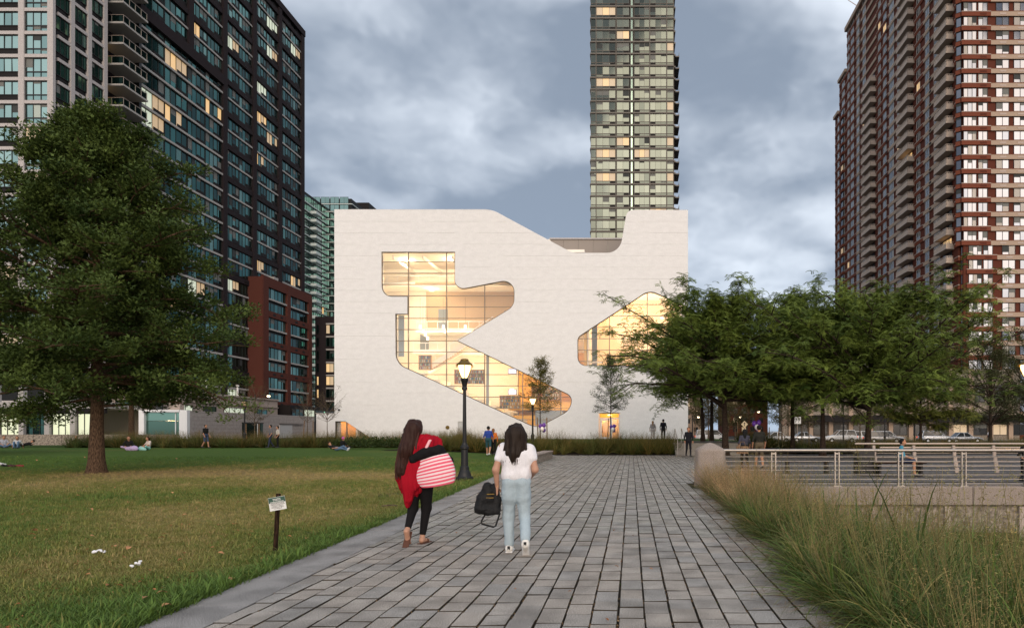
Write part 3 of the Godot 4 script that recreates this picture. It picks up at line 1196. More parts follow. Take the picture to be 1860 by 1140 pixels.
func build_library() -> void:
	var lib := thing("library_building", "white board-marked concrete library with big curved cut-out windows glowing warm", "library")
	var z := -LD
	var base := 0.70
	var top := lp(0, 380).y
	# front wall with its cut-outs
	var wall := CSGCombiner3D.new()
	wall.name = "front_wall"
	lib.add_child(wall)
	var line := rounded([[607, 808, 0], [607, 380, 0], [893, 380, 3.2], [1040, 459, 2.0], [1126, 459, 1.6], [1139, 381, 0.8], [1250, 381, 0], [1250, 808, 0]])
	wall.add_child(csg_poly(CSGShape3D.OPERATION_UNION, line, 0.7, Vector3(0, 0, z)))
	var w1 := rounded([[692.4, 457, 0], [826.5, 457, 0], [826, 526.5, 0.9], [935, 505.5, 1.9], [934, 556, 1.3], [831.5, 618.5, 0], [1042, 720, 2.4], [1034, 746, 1.6], [975, 778, 1.6], [718.3, 660, 1.6], [717.5, 569.6, 0], [739.6, 569.6, 0], [739.6, 538.7, 0], [692.8, 538.7, 1.1]])
	var w2 := rounded([[1049, 612, 0.7], [1180, 526, 1.5], [1262, 563, 0], [1262, 600, 0], [1186, 664.3, 1.2], [1049, 664.3, 0.9]])
	var w3 := rounded([[600, 764.8, 0], [627, 764.8, 0.4], [676, 797, 0], [676, 812, 0], [600, 812, 0]])
	for o in [w1, w2, w3]:
		wall.add_child(csg_poly(CSGShape3D.OPERATION_SUBTRACTION, o, 2.0, Vector3(0, 0, z + 1.0)))
	var door := rounded([[1087, 749, 0], [1126, 749, 0], [1126, 812, 0], [1087, 812, 0]])
	wall.add_child(csg_poly(CSGShape3D.OPERATION_SUBTRACTION, door, 2.0, Vector3(0, 0, z + 1.0)))
	var side_door := rounded([[831.5, 765, 0], [843.5, 765, 0], [843.5, 812, 0], [831.5, 812, 0]])
	wall.add_child(csg_poly(CSGShape3D.OPERATION_SUBTRACTION, side_door, 0.25, Vector3(0, 0, z + 0.1)))
	# pour joints
	var y := base + 1.2
	var row := 0
	while y < top:
		var gx := -32.0
		while gx < 6.0:
			var gl := rng.randf_range(3.0, 9.0)
			var g := CSGBox3D.new()
			g.size = Vector3(gl, 0.022, rng.randf_range(0.03, 0.06))
			g.position = Vector3(gx + gl / 2, y + rng.randfn(0, 0.01), z)
			g.operation = CSGShape3D.OPERATION_SUBTRACTION
			wall.add_child(g)
			gx += gl + rng.randf_range(0.1, 2.2)
		for x in ([-28.4, -19.1, -9.2, 1.6] if row % 2 else [-23.6, -14.2, -4.0]):
			var v := CSGBox3D.new()
			v.size = Vector3(0.016, 1.14, 0.04)
			v.position = Vector3(x, y + 0.61, z)
			v.operation = CSGShape3D.OPERATION_SUBTRACTION
			wall.add_child(v)
		y += 1.21
		row += 1
	for c in wall.get_children():
		c.name = numbered("cut", wall)
	wall.material_override = M.board_concrete
	for c in wall.get_children():
		if "material" in c:
			c.material = M.board_concrete
	# the other walls and roofs
	var x0 := lp(607, 0).x
	var x1 := lp(1250, 0).x
	boxpart("side_wall", Vector3(x0 + 0.3, base / 2 + top / 2 + 1.9, z - 8.85), Vector3(0.6, top - base - 4.4, 16.3), M.board_concrete, lib)
	boxpart("side_wall", Vector3(x1 - 0.3, (base + top) / 2 - 0.4, z - 8.85), Vector3(0.6, top - base + 0.4, 16.3), M.board_concrete, lib)
	boxpart("back_wall", Vector3((x0 + x1) / 2, 10.0, z - 17.3), Vector3(x1 - x0, 20.0, 0.6), M.board_concrete, lib)
	boxpart("floor", Vector3((x0 + x1) / 2, base - 0.2, z - 8.9), Vector3(x1 - x0 - 1.3, 0.3, 16.2), M.interior_wood, lib)
	boxpart("roof", Vector3((x0 - 15.4) / 2, top - 1.0, z - 8.9), Vector3(-15.4 - x0 - 0.7, 0.5, 16.2), M.parapet_panel, lib)
	boxpart("roof", Vector3((-15.4 + x1) / 2, 19.2, z - 8.9), Vector3(x1 + 15.4 - 0.7, 0.5, 16.2), M.parapet_panel, lib)
	# the terrace wall seen through the notch, in panels
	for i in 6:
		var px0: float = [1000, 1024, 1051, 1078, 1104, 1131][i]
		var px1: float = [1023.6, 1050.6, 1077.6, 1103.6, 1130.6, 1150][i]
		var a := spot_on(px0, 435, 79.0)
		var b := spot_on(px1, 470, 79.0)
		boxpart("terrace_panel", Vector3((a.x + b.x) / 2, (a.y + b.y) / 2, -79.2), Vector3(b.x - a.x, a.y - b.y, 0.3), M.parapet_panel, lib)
	var capp := spot_on(1000, 434.2, 79.0)
	boxpart("coping", Vector3(capp.x + 5.0, capp.y + 0.06, -79.15), Vector3(10.2, 0.14, 0.5), M.white_panel, lib)
	# roof railing and vent on the left block
	var rail := MB.new()
	var ry := top + 0.28
	for i in 9:
		rail.box(Vector3(-29.0 + i * 1.33, top - 0.1, z - 3.0), Vector3(0.05, 0.8, 0.05))
	rail.box(Vector3(-23.68, ry, z - 3.0), Vector3(10.8, 0.06, 0.055))
	obj("roof_railing", rail, M.iron, lib)
	boxpart("roof_vent", Vector3(-24.0, top + 0.05, z - 4.2), Vector3(1.4, 0.6, 1.0), M.beige_band, lib)
	# glazing
	var vx := []
	for i in 6:
		vx.append(lp(740.5 + 69.5 * i, 0).x)
	var hy := []
	for i in 16:
		hy.append(lp(0, 474.7 + 20.5 * i).y)
	hy.reverse()
	glaze(lib, w1, vx.slice(0, 5), hy, z - 0.30)
	var clip: PackedVector2Array = Geometry2D.intersect_polygons(w2, PackedVector2Array([Vector2(-20, 0), Vector2(x1 - 0.05, 0), Vector2(x1 - 0.05, 30), Vector2(-20, 30)]))[0]
	var hy2 := []
	for i in 6:
		hy2.append(lp(0, 655.7 - 20.7 * i).y)
	glaze(lib, clip, [lp(1107, 0).x, lp(1176, 0).x], hy2, z - 0.30)
	var clip3: PackedVector2Array = Geometry2D.intersect_polygons(w3, PackedVector2Array([Vector2(x0 + 0.05, base), Vector2(0, base), Vector2(0, 30), Vector2(x0 + 0.05, 30)]))[0]
	glaze(lib, clip3, [lp(627, 0).x, lp(652, 0).x], [], z - 0.45)
	boxpart("corner_column", Vector3(x0 + 0.22, base + 1.0, z - 0.6), Vector3(0.36, 4.2, 0.36), M.concrete_dark, lib)
	# entrance: lit vestibule with a glazed door
	var ex := lp(1106.5, 0).x
	var ent := MB.new()
	var dh := lp(0, 749).y - base
	for s in [-1, 1]:
		ent.box(Vector3(ex + s * 1.06, base + dh / 2, z - 0.4), Vector3(0.09, dh, 0.14))
	ent.box(Vector3(ex, base + dh - 0.05, z - 0.4), Vector3(2.03, 0.10, 0.13))
	ent.box(Vector3(ex, base + 2.25, z - 0.4), Vector3(2.03, 0.09, 0.12))
	ent.box(Vector3(ex + 0.28, base + 1.1, z - 0.4), Vector3(0.09, 2.2, 0.12))
	var e := obj("entrance", ent, M.paint_white, lib)
	var leaf := MB.new()
	for s in [-1, 1]:
		leaf.box(Vector3(ex - 0.38 + s * 0.5, base + 1.09, z - 0.36), Vector3(0.14, 2.18, 0.06))
	leaf.box(Vector3(ex - 0.38, base + 2.10, z - 0.36), Vector3(0.85, 0.14, 0.058))
	leaf.box(Vector3(ex - 0.38, base + 0.13, z - 0.36), Vector3(0.85, 0.25, 0.058))
	obj("door", leaf, M.paint_white, e)
	boxpart("handle", Vector3(ex - 0.72, base + 1.05, z - 0.28), Vector3(0.05, 0.7, 0.05), M.iron, e)
	boxpart("pane", Vector3(ex - 0.38, base + 1.15, z - 0.37), Vector3(0.85, 1.75, 0.012), M.library_glass, e)
	boxpart("pane", Vector3(ex + 0.66, base + 1.12, z - 0.42), Vector3(0.68, 2.2, 0.012), M.library_glass, e)
	var sd := MB.new()
	sd.box(Vector3(lp(837.5, 0).x, (lp(0, 765).y + base) / 2, z - 0.13), Vector3(0.66, lp(0, 765).y - base, 0.06))
	var sdo := obj("side_door", sd, M.door_grey, lib)
	boxpart("handle", Vector3(lp(833.2, 0).x, base + 1.05, z - 0.07), Vector3(0.04, 0.16, 0.06), M.iron, sdo)
	var port := MB.new()
	port.lathe([Vector2(0, 0.06), Vector2(0.16, 0.06), Vector2(0.2, 0.0), Vector2(0.2, -0.1)], 16)
	var pl := obj("round_wall_light", port, M.lantern_bronze, lib)
	pl.transform = Transform3D(Basis(Vector3.RIGHT, PI / 2), Vector3(lp(813, 0).x, lp(0, 776).y, z + 0.1))
	var cam := boxpart("security_camera", Vector3(lp(616, 0).x, lp(0, 744).y, z + 0.10), Vector3(0.16, 0.16, 0.2), M.iron, lib)
	cam.rotation.y = 0.0

	# ---- what shows inside the big window
	var inn := Node3D.new()
	inn.name = "interior"
	lib.add_child(inn)
	var bz := z - 8.6
	boxpart("rear_wall", Vector3(-18.0, 17.5, bz), Vector3(25.5, 13.4, 0.2), M.interior_white, inn)
	boxpart("rear_wall", Vector3(-21.6, 6.0, bz - 0.1), Vector3(16.4, 9.6, 0.2), M.interior_cream, inn)
	boxpart("rear_wall", Vector3(-9.0, 6.0, bz - 0.05), Vector3(8.6, 9.6, 0.2), M.interior_amber, inn)
	boxpart("partition", Vector3(-4.9, 9.8, z - 4.6), Vector3(0.25, 18.2, 8.0), M.interior_amber, inn)
	boxpart("partition", Vector3(-29.2, 11.6, z - 4.6), Vector3(0.25, 22, 8.0), M.interior_cream, inn)
	boxpart("ceiling", Vector3(-17.0, lp(0, 452).y, z - 4.6), Vector3(24, 0.3, 7.7), M.interior_white, inn)
	# reading terraces stepping down, their slabs and parapets
	for t in [[-29.0, -9.8, 496, 3.2], [-24.4, -13.6, 586, 3.4], [-25.0, -16.6, 626, 2.6]]:
		var yy := lp(0, t[2]).y
		boxpart("gallery", Vector3((t[0] + t[1]) / 2, yy - 0.12, bz + t[3] / 2 + 0.1), Vector3(t[1] - t[0], 0.25, t[3]), M.interior_white, inn)
		var par := MB.new()
		par.box(Vector3((t[0] + t[1]) / 2, yy + 0.98, bz + t[3]), Vector3(t[1] - t[0], 0.06, 0.06))
		par.box(Vector3((t[0] + t[1]) / 2, yy + 0.12, bz + t[3]), Vector3(t[1] - t[0], 0.10, 0.05))
		var n := int((t[1] - t[0]) / 1.2)
		for i in n + 1:
			par.box(Vector3(t[0] + 0.1 + (t[1] - t[0] - 0.2) * i / n, yy + 0.5, bz + t[3]), Vector3(0.035, 0.95, 0.04))
		obj("gallery_rail", par, M.paint_white, inn)
	boxpart("reflection_tan_panel", Vector3(-17.4, 15.9, bz + 0.12), Vector3(13.6, 4.4, 0.1), mat("interior_tan", 0.56, 0.40, 0.25, 0.6), inn)  # added panel: its tan colour stands in for cloud reflected in the glass
	boxpart("soffit", Vector3(-17.0, 18.3, bz + 1.7), Vector3(15.0, 0.35, 3.2), M.interior_tan, inn)
	for i in 6:
		boxpart("ceiling_beam", Vector3(-25.5 + 3.2 * i, lp(0, 458).y - 0.3, z - 4.6), Vector3(0.18, 0.35, 7.4), M.interior_white, inn)
	var rooms := MB.new()
	for d in [[-22.2, 575, 1.1, 2.3], [-14.5, 575, 1.0, 2.1], [-24.4, 617, 1.0, 2.0]]:
		rooms.box(Vector3(d[0], lp(0, d[1]).y + d[3] / 2, bz + 0.16), Vector3(d[2], d[3], 0.12))
	obj("inner_doorway", rooms, M.interior_grey, inn)
	# stair climbing to the right behind the glass
	var a := Vector3(lp(752, 0).x, lp(0, 668).y, z - 3.4)
	var b := Vector3(lp(884, 0).x, lp(0, 583).y, z - 3.4)
	var dir := (b - a).normalized()
	var stair := MB.new()
	stair.box((a + b) / 2, Vector3((b - a).length(), 0.55, 0.10), Basis(dir, Vector3(-dir.y, dir.x, 0), Vector3.BACK))
	stair.box((a + b) / 2 + Vector3(0, 0, -1.7), Vector3((b - a).length(), 0.55, 0.10), Basis(dir, Vector3(-dir.y, dir.x, 0), Vector3.BACK))
	obj("stair_stringer", stair, M.interior_white, inn)
	for i in 30:
		boxpart("stair_tread", a.lerp(b, (i + 0.5) / 30.0) + Vector3(0, 0.1, -0.85), Vector3(0.30, 0.05, 1.58), M.interior_wood, inn)
	var hr := MB.new()
	hr.tube([a + Vector3(0, 1.05, 0.02), b + Vector3(0, 1.05, 0.02)], [0.035, 0.035], 6)
	for i in 15:
		var p := a.lerp(b, (i + 0.5) / 15.0)
		hr.tube([p + Vector3(0, 0.2, 0.02), p + Vector3(0, 1.04, 0.02)], [0.016, 0.016], 5)
	obj("stair_handrail", hr, M.paint_white, inn)
	# sloped reading bleachers following the lower edge
	for i in 9:
		var px := 742.0 + 26.0 * i
		var q := lp(px, 672.0 + 12.1 * i)
		boxpart("bleacher_step", Vector3(q.x + 0.75, q.y - 0.55, z - 3.2), Vector3(1.5, 0.7, 4.4), M.interior_cream, inn)
	# book cases
	for c in [[-17.6, 694, 3.2, 1.5, 2.4], [-13.3, 740, 2.2, 1.4, 3.0], [-22.3, 668, 1.3, 1.5, 2.0], [-9.6, 722, 3.2, 1.5, 5.0], [-19.0, 470, 6.0, 0.0, 0.0]]:
		if c[3] <= 0.0:
			continue
		var yy := lp(0, c[1]).y
		var cs := MB.new()
		cs.box(Vector3(c[0], yy + c[3] / 2, z - c[4]), Vector3(c[2], c[3], 0.06))
		for i in 5:
			cs.box(Vector3(c[0], yy + c[3] * i / 4.0, z - c[4] + 0.19), Vector3(c[2], 0.05, 0.32))
		for s in [-1, 1]:
			cs.box(Vector3(c[0] + s * c[2] / 2, yy + c[3] / 2, z - c[4] + 0.19), Vector3(0.06, c[3] + 0.06, 0.33))
		var bc := obj("bookcase", cs, M.interior_wood, inn)
		var bk := MB.new()
		for i in 4:
			var x: float = c[0] - c[2] / 2 + 0.1
			while x < c[0] + c[2] / 2 - 0.12:
				var bw := rng.randf_range(0.03, 0.06)
				var bh: float = c[3] / 4.0 * rng.randf_range(0.6, 0.85)
				bk.k = pick([Color(0.4, 0.1, 0.06), Color(0.1, 0.16, 0.22), Color(0.6, 0.55, 0.4), Color(0.15, 0.2, 0.1), Color(0.55, 0.3, 0.08)], [1, 1, 1, 1, 1])
				bk.box(Vector3(x, yy + c[3] * i / 4.0 + 0.026 + bh / 2, z - c[4] + 0.2), Vector3(bw, bh, 0.2))
				x += bw * rng.randf_range(1.02, 2.2)
		var bo := obj("books", bk, M.figure, bc)
		bo.set_meta("kind", "stuff")
	# amber reading room at the lower right
	boxpart("mezzanine", Vector3(-9.3, lp(0, 735).y, z - 5.6), Vector3(8.4, 0.9, 5.6), M.interior_amber, inn)
	boxpart("lower_screen", Vector3(-8.9, lp(0, 760).y + 0.15, z - 2.0), Vector3(3.0, 1.5, 0.1), M.interior_grey, inn)
	boxpart("lower_wall", Vector3(-11.0, 2.0, z - 3.0), Vector3(13.0, 2.6, 0.15), M.interior_amber, inn)
	boxpart("column", Vector3(lp(877, 0).x, 6.4, z - 2.4), Vector3(0.28, 7.0, 0.28), M.interior_grey, inn)
	boxpart("blind", Vector3(lp(723.5, 0).x, lp(0, 608).y, z - 0.9), Vector3(0.62, 4.4, 0.05), M.interior_grey, inn)
	for s in [[919, 668], [919, 708]]:
		var p := lp(s[0], s[1])
		boxpart("wall_screen", Vector3(p.x, p.y, z - 3.9), Vector3(0.85, 0.5, 0.06), M.screen_glow, inn)
		boxpart("screen_frame", Vector3(p.x, p.y, z - 3.97), Vector3(0.95, 0.6, 0.07), M.iron, inn)
	# room behind the right window
	boxpart("rear_wall", Vector3(0.8, 13.0, z - 6.0), Vector3(9.4, 11.0, 0.2), mat("interior_peach", 0.80, 0.56, 0.30, 0.7), inn)
	boxpart("ceiling", Vector3(0.8, lp(0, 524).y, z - 3.4), Vector3(9.4, 0.25, 5.0), M.interior_white, inn)
	boxpart("gallery", Vector3(0.8, lp(0, 668).y, z - 3.4), Vector3(9.4, 0.3, 5.0), M.interior_white, inn)
	boxpart("partition", Vector3(-4.6, 13.0, z - 3.4), Vector3(0.2, 9.0, 5.0), M.interior_cream, inn)
	var table := MB.new()
	for x in [-4.0, -1.6, 0.8]:
		table.box(Vector3(x, lp(0, 668).y + 0.75, z - 1.8), Vector3(1.6, 0.06, 0.8))
	obj("reading_tables", table, M.interior_white, inn).set_meta("kind", "stuff")
	# entrance lobby and the corner room
	boxpart("lobby_wall", Vector3(ex, 2.2, z - 3.2), Vector3(4.6, 3.6, 0.2), M.interior_amber, inn)
	boxpart("corner_room_wall", Vector3(-28.0, 2.2, z - 3.0), Vector3(6.4, 3.4, 0.2), M.interior_amber, inn)
	boxpart("corner_room_ceiling", Vector3(-28.0, 3.6, z - 1.9), Vector3(5.6, 0.2, 2.0), M.interior_white, inn)

	boxpart("corner_room_wall", Vector3(x0 + 0.12, 2.2, z - 1.9), Vector3(0.2, 3.2, 2.3), M.interior_amber, inn)
	# ---- lamps inside: pendants and recessed fittings, each a glowing mesh with a light
	var pend := MB.new()
	pend.lathe([Vector2(0.0, -0.3), Vector2(0.14, -0.28), Vector2(0.14, 0.1), Vector2(0.03, 0.16), Vector2(0.0, 0.16)], 10)
	var pmesh := pend.put(M.pendant_glow)
	var cord := MB.new()
	cord.tube([Vector3(0, 0.15, 0), Vector3(0, 3.2, 0)], [0.012, 0.012], 5)
	var cmesh := cord.put(M.iron)
	var where := [[763, 592, "topmost left"], [768, 600, "second from the top in the left string"], [772.5, 606, "third in the left string"], [776.5, 613, "lowest in the left string"], [805, 592, "upper one of the middle pair"], [808.5, 600, "lower one of the middle pair"], [845, 592, "rightmost"]]
	for i in where.size():
		var p := lp(where[i][0], where[i][1])
		var t := thing("pendant_lamp", "glowing cylinder pendant lamp in the library's window, %s" % where[i][2], "pendant lamp", Vector3(p.x * 1.065, EYE + (p.y - EYE) * 1.065, z - 4.7), 0.0, "pendant lamps in the library")
		inst("lamp_shade", pmesh, t)
		inst("cord", cmesh, t)
		if i % 2 == 0:
			lamp_light(t.position, 2.2, 0.12)
	var rec := MB.new()
	rec.box(Vector3.ZERO, Vector3(0.42, 0.08, 0.42))
	var rmesh := rec.put(M.ceiling_lamp_glow)
	var spots := [[-25.0, 452, 4.0, 8.5], [-20.0, 452, 3.6, 8.5], [-23.0, 500, 6.6, 2.5], [-15.5, 452, 3.4, 6.5], [-11.5, 452, 3.4, 6.0]]
	for s in spots:
		var o := inst("ceiling_lamp", rmesh, inn, Transform3D(Basis.IDENTITY, Vector3(s[0], lp(0, s[1]).y - 0.24, z - s[2])))
		lamp_light(o.position - Vector3(0, 0.02, 0), s[3], 0.2)
	for s in [[-24.0, 7.9, 3.4, 7.0], [-17.8, 8.2, 4.6, 9.0], [-13.4, 6.3, 4.4, 6.0], [-9.2, 6.9, 2.0, 3.0], [-0.5, 15.6, 3.0, 5.0], [3.4, 14.0, 3.0, 3.5], [-2.6, 14.6, 2.4, 3.0], [ex, 3.3, 1.6, 2.6], [-29.6, 3.35, 1.6, 1.6], [-7.0, 3.4, 2.4, 1.0]]:
		var o := inst("ceiling_lamp", rmesh, inn, Transform3D(Basis.IDENTITY, Vector3(s[0], s[1], z - s[2])))
		lamp_light(o.position - Vector3(0, 0.02, 0), s[3], 0.2)
	# the lawn and the planting in front
	var mb := MB.new()
	mb.k = Color(0.050, 0.085, 0.022)
	var d := 43.9
	while d < 71.6:
		var e2 := d + 1.0
		for i in 46:
			var xa := -58.0 + 74.0 * i / 46.0
			var xb := -58.0 + 74.0 * (i + 1) / 46.0
			mb.k = Color(0.034, 0.024, 0.017) if d < 48.6 else Color(0.055, 0.10, 0.024)
			if (xa > 2.8 and d < 46.0) or (xa < -16.5 and d < 53.5):
				continue
			mb.quad(Vector3(xa, gh(xa, d) + 0.01, -d), Vector3(xb, gh(xb, d) + 0.01, -d), Vector3(xb, gh(xb, e2) + 0.01, -e2), Vector3(xa, gh(xa, e2) + 0.01, -e2))
		d = e2
	struct("library_lawn", mb, M.turf)


# ---------------------------------------------------------------- towers
func build_white_block() -> void:
	# pale framed apartment block at the left edge of the picture
	var t := thing("white_framed_block", "pale grey framed apartment block with teal windows, cut by the photo's left edge", "apartment block")
	var X := -72.6
	var Z := -85.6
	var deep := 9.0
	var h := 74.0
	var left := -92.0
	boxpart("core", Vector3((left + X - 0.35) / 2, h / 2, Z - deep / 2 - 0.35), Vector3(X - 0.35 - left, h - 0.2, deep), M.core_dark, t)
	var wins := []
	var fx := [X - 0.36, X - 4.02, X - 7.68, X - 11.34, X - 15.0]
	for x in fx:
		boxpart("pier", Vector3(x, h / 2, Z - 0.2), Vector3(0.72, h, 0.4), M.white_panel, t)
	var dz := [0.36, 3.1, 5.9, 8.65]
	for i in 4:
		if i:
			boxpart("pier", Vector3(X - 0.2, h / 2, Z - dz[i]), Vector3(0.4, h, 0.62), M.white_panel, t)
	for f in 25:
		var y := 2.3 + 2.9 * f
		boxpart("floor_band", Vector3((left + X - 0.72) / 2, y, Z - 0.205), Vector3(X - 0.72 - left, 0.42, 0.31), M.white_panel, t)
		boxpart("floor_band", Vector3(X - 0.205, y, Z - 4.9), Vector3(0.31, 0.42, 8.0), M.white_panel, t)
		if f < 2:
			continue
		for i in 4:
			var cx: float = (fx[i] + fx[i + 1]) / 2.0
			var warm := rng.randf()
			var g := []
			for q in 3:
				g.append(M.lit_soft if warm > 0.95 else pick([M.pale_glass, M.pale_glass_b, M.pale_blind], [5, 3, 0.6]))
			var y0 := y + 0.22
			if i % 2 == 0:
				wins.append([facing(0, Vector3(cx, y0 + 0.72, Z - 0.27)), 2.9, 1.72, 3, M.window_frame_dark, g])
				wins.append([facing(0, Vector3(cx, y0, Z - 0.27)), 2.9, 0.72, 3, M.window_frame_dark, [M.pale_glass_b]])
			else:
				wins.append([facing(0, Vector3(cx, y0 + 0.72, Z - 0.27)), 2.9, 1.72, 3, M.window_frame_dark, g])
				boxpart("louvre", Vector3(cx - 0.0, y0 + 0.36, Z - 0.34), Vector3(2.9, 0.7, 0.12), M.louvre_dark, t) if i == 1 else null
		for i in 3:
			var cz: float = Z - (dz[i] + dz[i + 1]) / 2.0
			var g := []
			var lit := rng.randf() > 0.97
			for q in 3:
				g.append(M.lit_warm if lit and q == 2 else pick([M.teal_a, M.teal_b, M.teal_blind], [5, 3, 0.7]))
			wins.append([facing(PI / 2, Vector3(X - 0.27, y + 0.92, cz)), 2.1, 1.74, 3, M.window_frame_dark, g])
			boxpart("louvre", Vector3(X - 0.33, y + 0.56, cz + 0.2), Vector3(0.1, 0.66, 1.5), M.louvre_dark, t)
	hang_windows(t, wins, 300, 200)
	# glazed ground floor with the lights on
	for i in 4:
		boxpart("shop_lintel", Vector3((fx[i] + fx[i + 1]) / 2, 4.6, Z - 0.25), Vector3(2.92, 0.7, 0.2), M.louvre_dark, t)


func build_dark_tower() -> void:
	var t := thing("dark_brick_tower", "tall dark brick apartment tower with teal strip windows and stacked corner balconies", "apartment tower")
	var X := -72.6
	var z0 := -100.4
	var z1 := -151.2
	var h := 90.2
	var base := 61.65 - 2.9 * 20  # height of the lowest pale slab
	boxpart("core", Vector3(X - 9.35, h / 2, (z0 + z1) / 2), Vector3(18.0, h - 0.6, z0 - z1 - 0.6), M.core_dark, t)
	# the balcony recess between this tower and the pale block
	boxpart("recess_wall", Vector3(X - 9.0, h / 2, -97.6), Vector3(12.0, h - 1.0, 5.0), M.brick_dark, t)
	boxpart("parapet", Vector3(X - 9.2, h - 0.6, (z0 + z1) / 2), Vector3(19.0, 1.3, z0 - z1 + 0.3), M.brick_dark, t)
	var piers := [-112.4, -121.8, -131.4, -140.9, -150.6]
	var wins := []
	var zone := 64.0  # top of the all-glass zone
	for i in 5:
		var lo := 0.0 if i > 0 else zone
		boxpart("pier", Vector3(X - 0.10, (lo + h - 1.3) / 2, piers[i]), Vector3(0.56, h - 1.3 - lo, 1.25), M.brick_dark, t)
	boxpart("pier", Vector3(X - 0.1, h / 2 - 0.7, z0 - 0.25), Vector3(0.5, h - 1.4, 0.5), M.window_frame_dark, t)
	boxpart("lintel", Vector3(X - 0.05, zone - 0.1, (z0 - 121.3) / 2), Vector3(0.7, 1.7, 20.6), M.brick_dark, t)
	var starts := [z0 - 0.5, -113.0, -122.4, -132.0, -141.5]
	var ends := [-111.8, -121.2, -130.8, -140.3, -150.0]
	for f in 31:
		var y := base + 2.9 * f
		if y > h - 2:
			break
		for b in 5:
			var low := y < zone - 1.5 and b < 2
			var za: float = starts[b]
			var zb: float = ends[b]
			if low:
				if b == 1:
					za = ends[0] - 0.05
				boxpart("floor_slab", Vector3(X - 0.16, y, (za + zb) / 2), Vector3(0.44, 0.34, za - zb), M.slab_pale, t)
			elif f % 2 == 0:
				boxpart("floor_slab", Vector3(X - 0.22, y, (za + zb) / 2), Vector3(0.40, 0.30, za - zb), M.slab_pale, t)
			else:
				boxpart("brick_band", Vector3(X - 0.16, y - 0.1, (za + zb) / 2), Vector3(0.42, 0.95, za - zb), M.brick_dark, t)
				for s in [0.3, 0.72]:
					boxpart("vent_grille", Vector3(X + 0.055, y - 0.1, lerpf(za, zb, s)), Vector3(0.03, 0.38, 1.1), M.louvre_dark, t)
			var band := 0.55 if (not low and f % 2 == 1) else 0.18
			var span: float = za - zb
			var n := 2
			for q in n:
				var w := span / n - 0.12
				var cz: float = za - span * (q + 0.5) / n
				var g := []
				var room := rng.randf()
				for e in 4:
					var gm: Material = pick([M.teal_a, M.teal_b, M.teal_c, M.teal_blind], [4, 3, 2, 0.8])
					if room > 0.965:
						gm = pick([M.lit_warm, M.lit_soft, M.teal_c, M.teal_blind], [3, 3, 2, 1])
					elif room > 0.925 and e > 1:
						gm = M.lit_soft
					elif room > 0.92:
						gm = M.lit_white
					g.append(gm)
				wins.append([facing(PI / 2, Vector3(X - 0.27, y + band, cz)), w, 2.9 - band - (0.62 if (not low and f % 2 == 0) else 0.18), 4, M.window_frame_dark, g])
				boxpart("louvre", Vector3(X - 0.24, y + band + 0.32, cz - w * 0.26), Vector3(0.12, 0.62, w * 0.42), M.louvre_dark, t)
		# corner balcony: slab, glass rail
		if y > 12.0:
			boxpart("balcony_slab", Vector3(X - 0.2, y, -97.9), Vector3(3.4, 0.26, 4.9), M.slab_pale, t)
			var rail := MB.new()
			rail.box(Vector3(X + 1.42, y + 1.12, -97.9), Vector3(0.06, 0.06, 4.7))
			rail.box(Vector3(X + 0.2, y + 1.12, -95.55), Vector3(2.4, 0.06, 0.06))
			for i in 5:
				rail.box(Vector3(X + 1.42, y + 0.62, -95.6 - i * 1.15), Vector3(0.05, 0.98, 0.05))
			rail.box(Vector3(X - 0.2, y + 0.62, -95.55), Vector3(0.05, 0.98, 0.05))
			obj("balcony_rail", rail, M.steel_dull, t)
			boxpart("balcony_glass", Vector3(X + 1.36, y + 0.6, -97.9), Vector3(0.02, 0.9, 4.6), M.teal_c, t)
			boxpart("balcony_glass", Vector3(X + 0.2, y + 0.6, -95.62), Vector3(2.2, 0.9, 0.02), M.teal_c, t)
			wins.append([facing(0, Vector3(X - 1.6, y + 0.15, -95.02)), 1.9, 2.5, 2, M.window_frame_dark, [M.lit_warm if rng.randf() > 0.85 else M.teal_c]])
	hang_windows(t, wins, 300, 300)


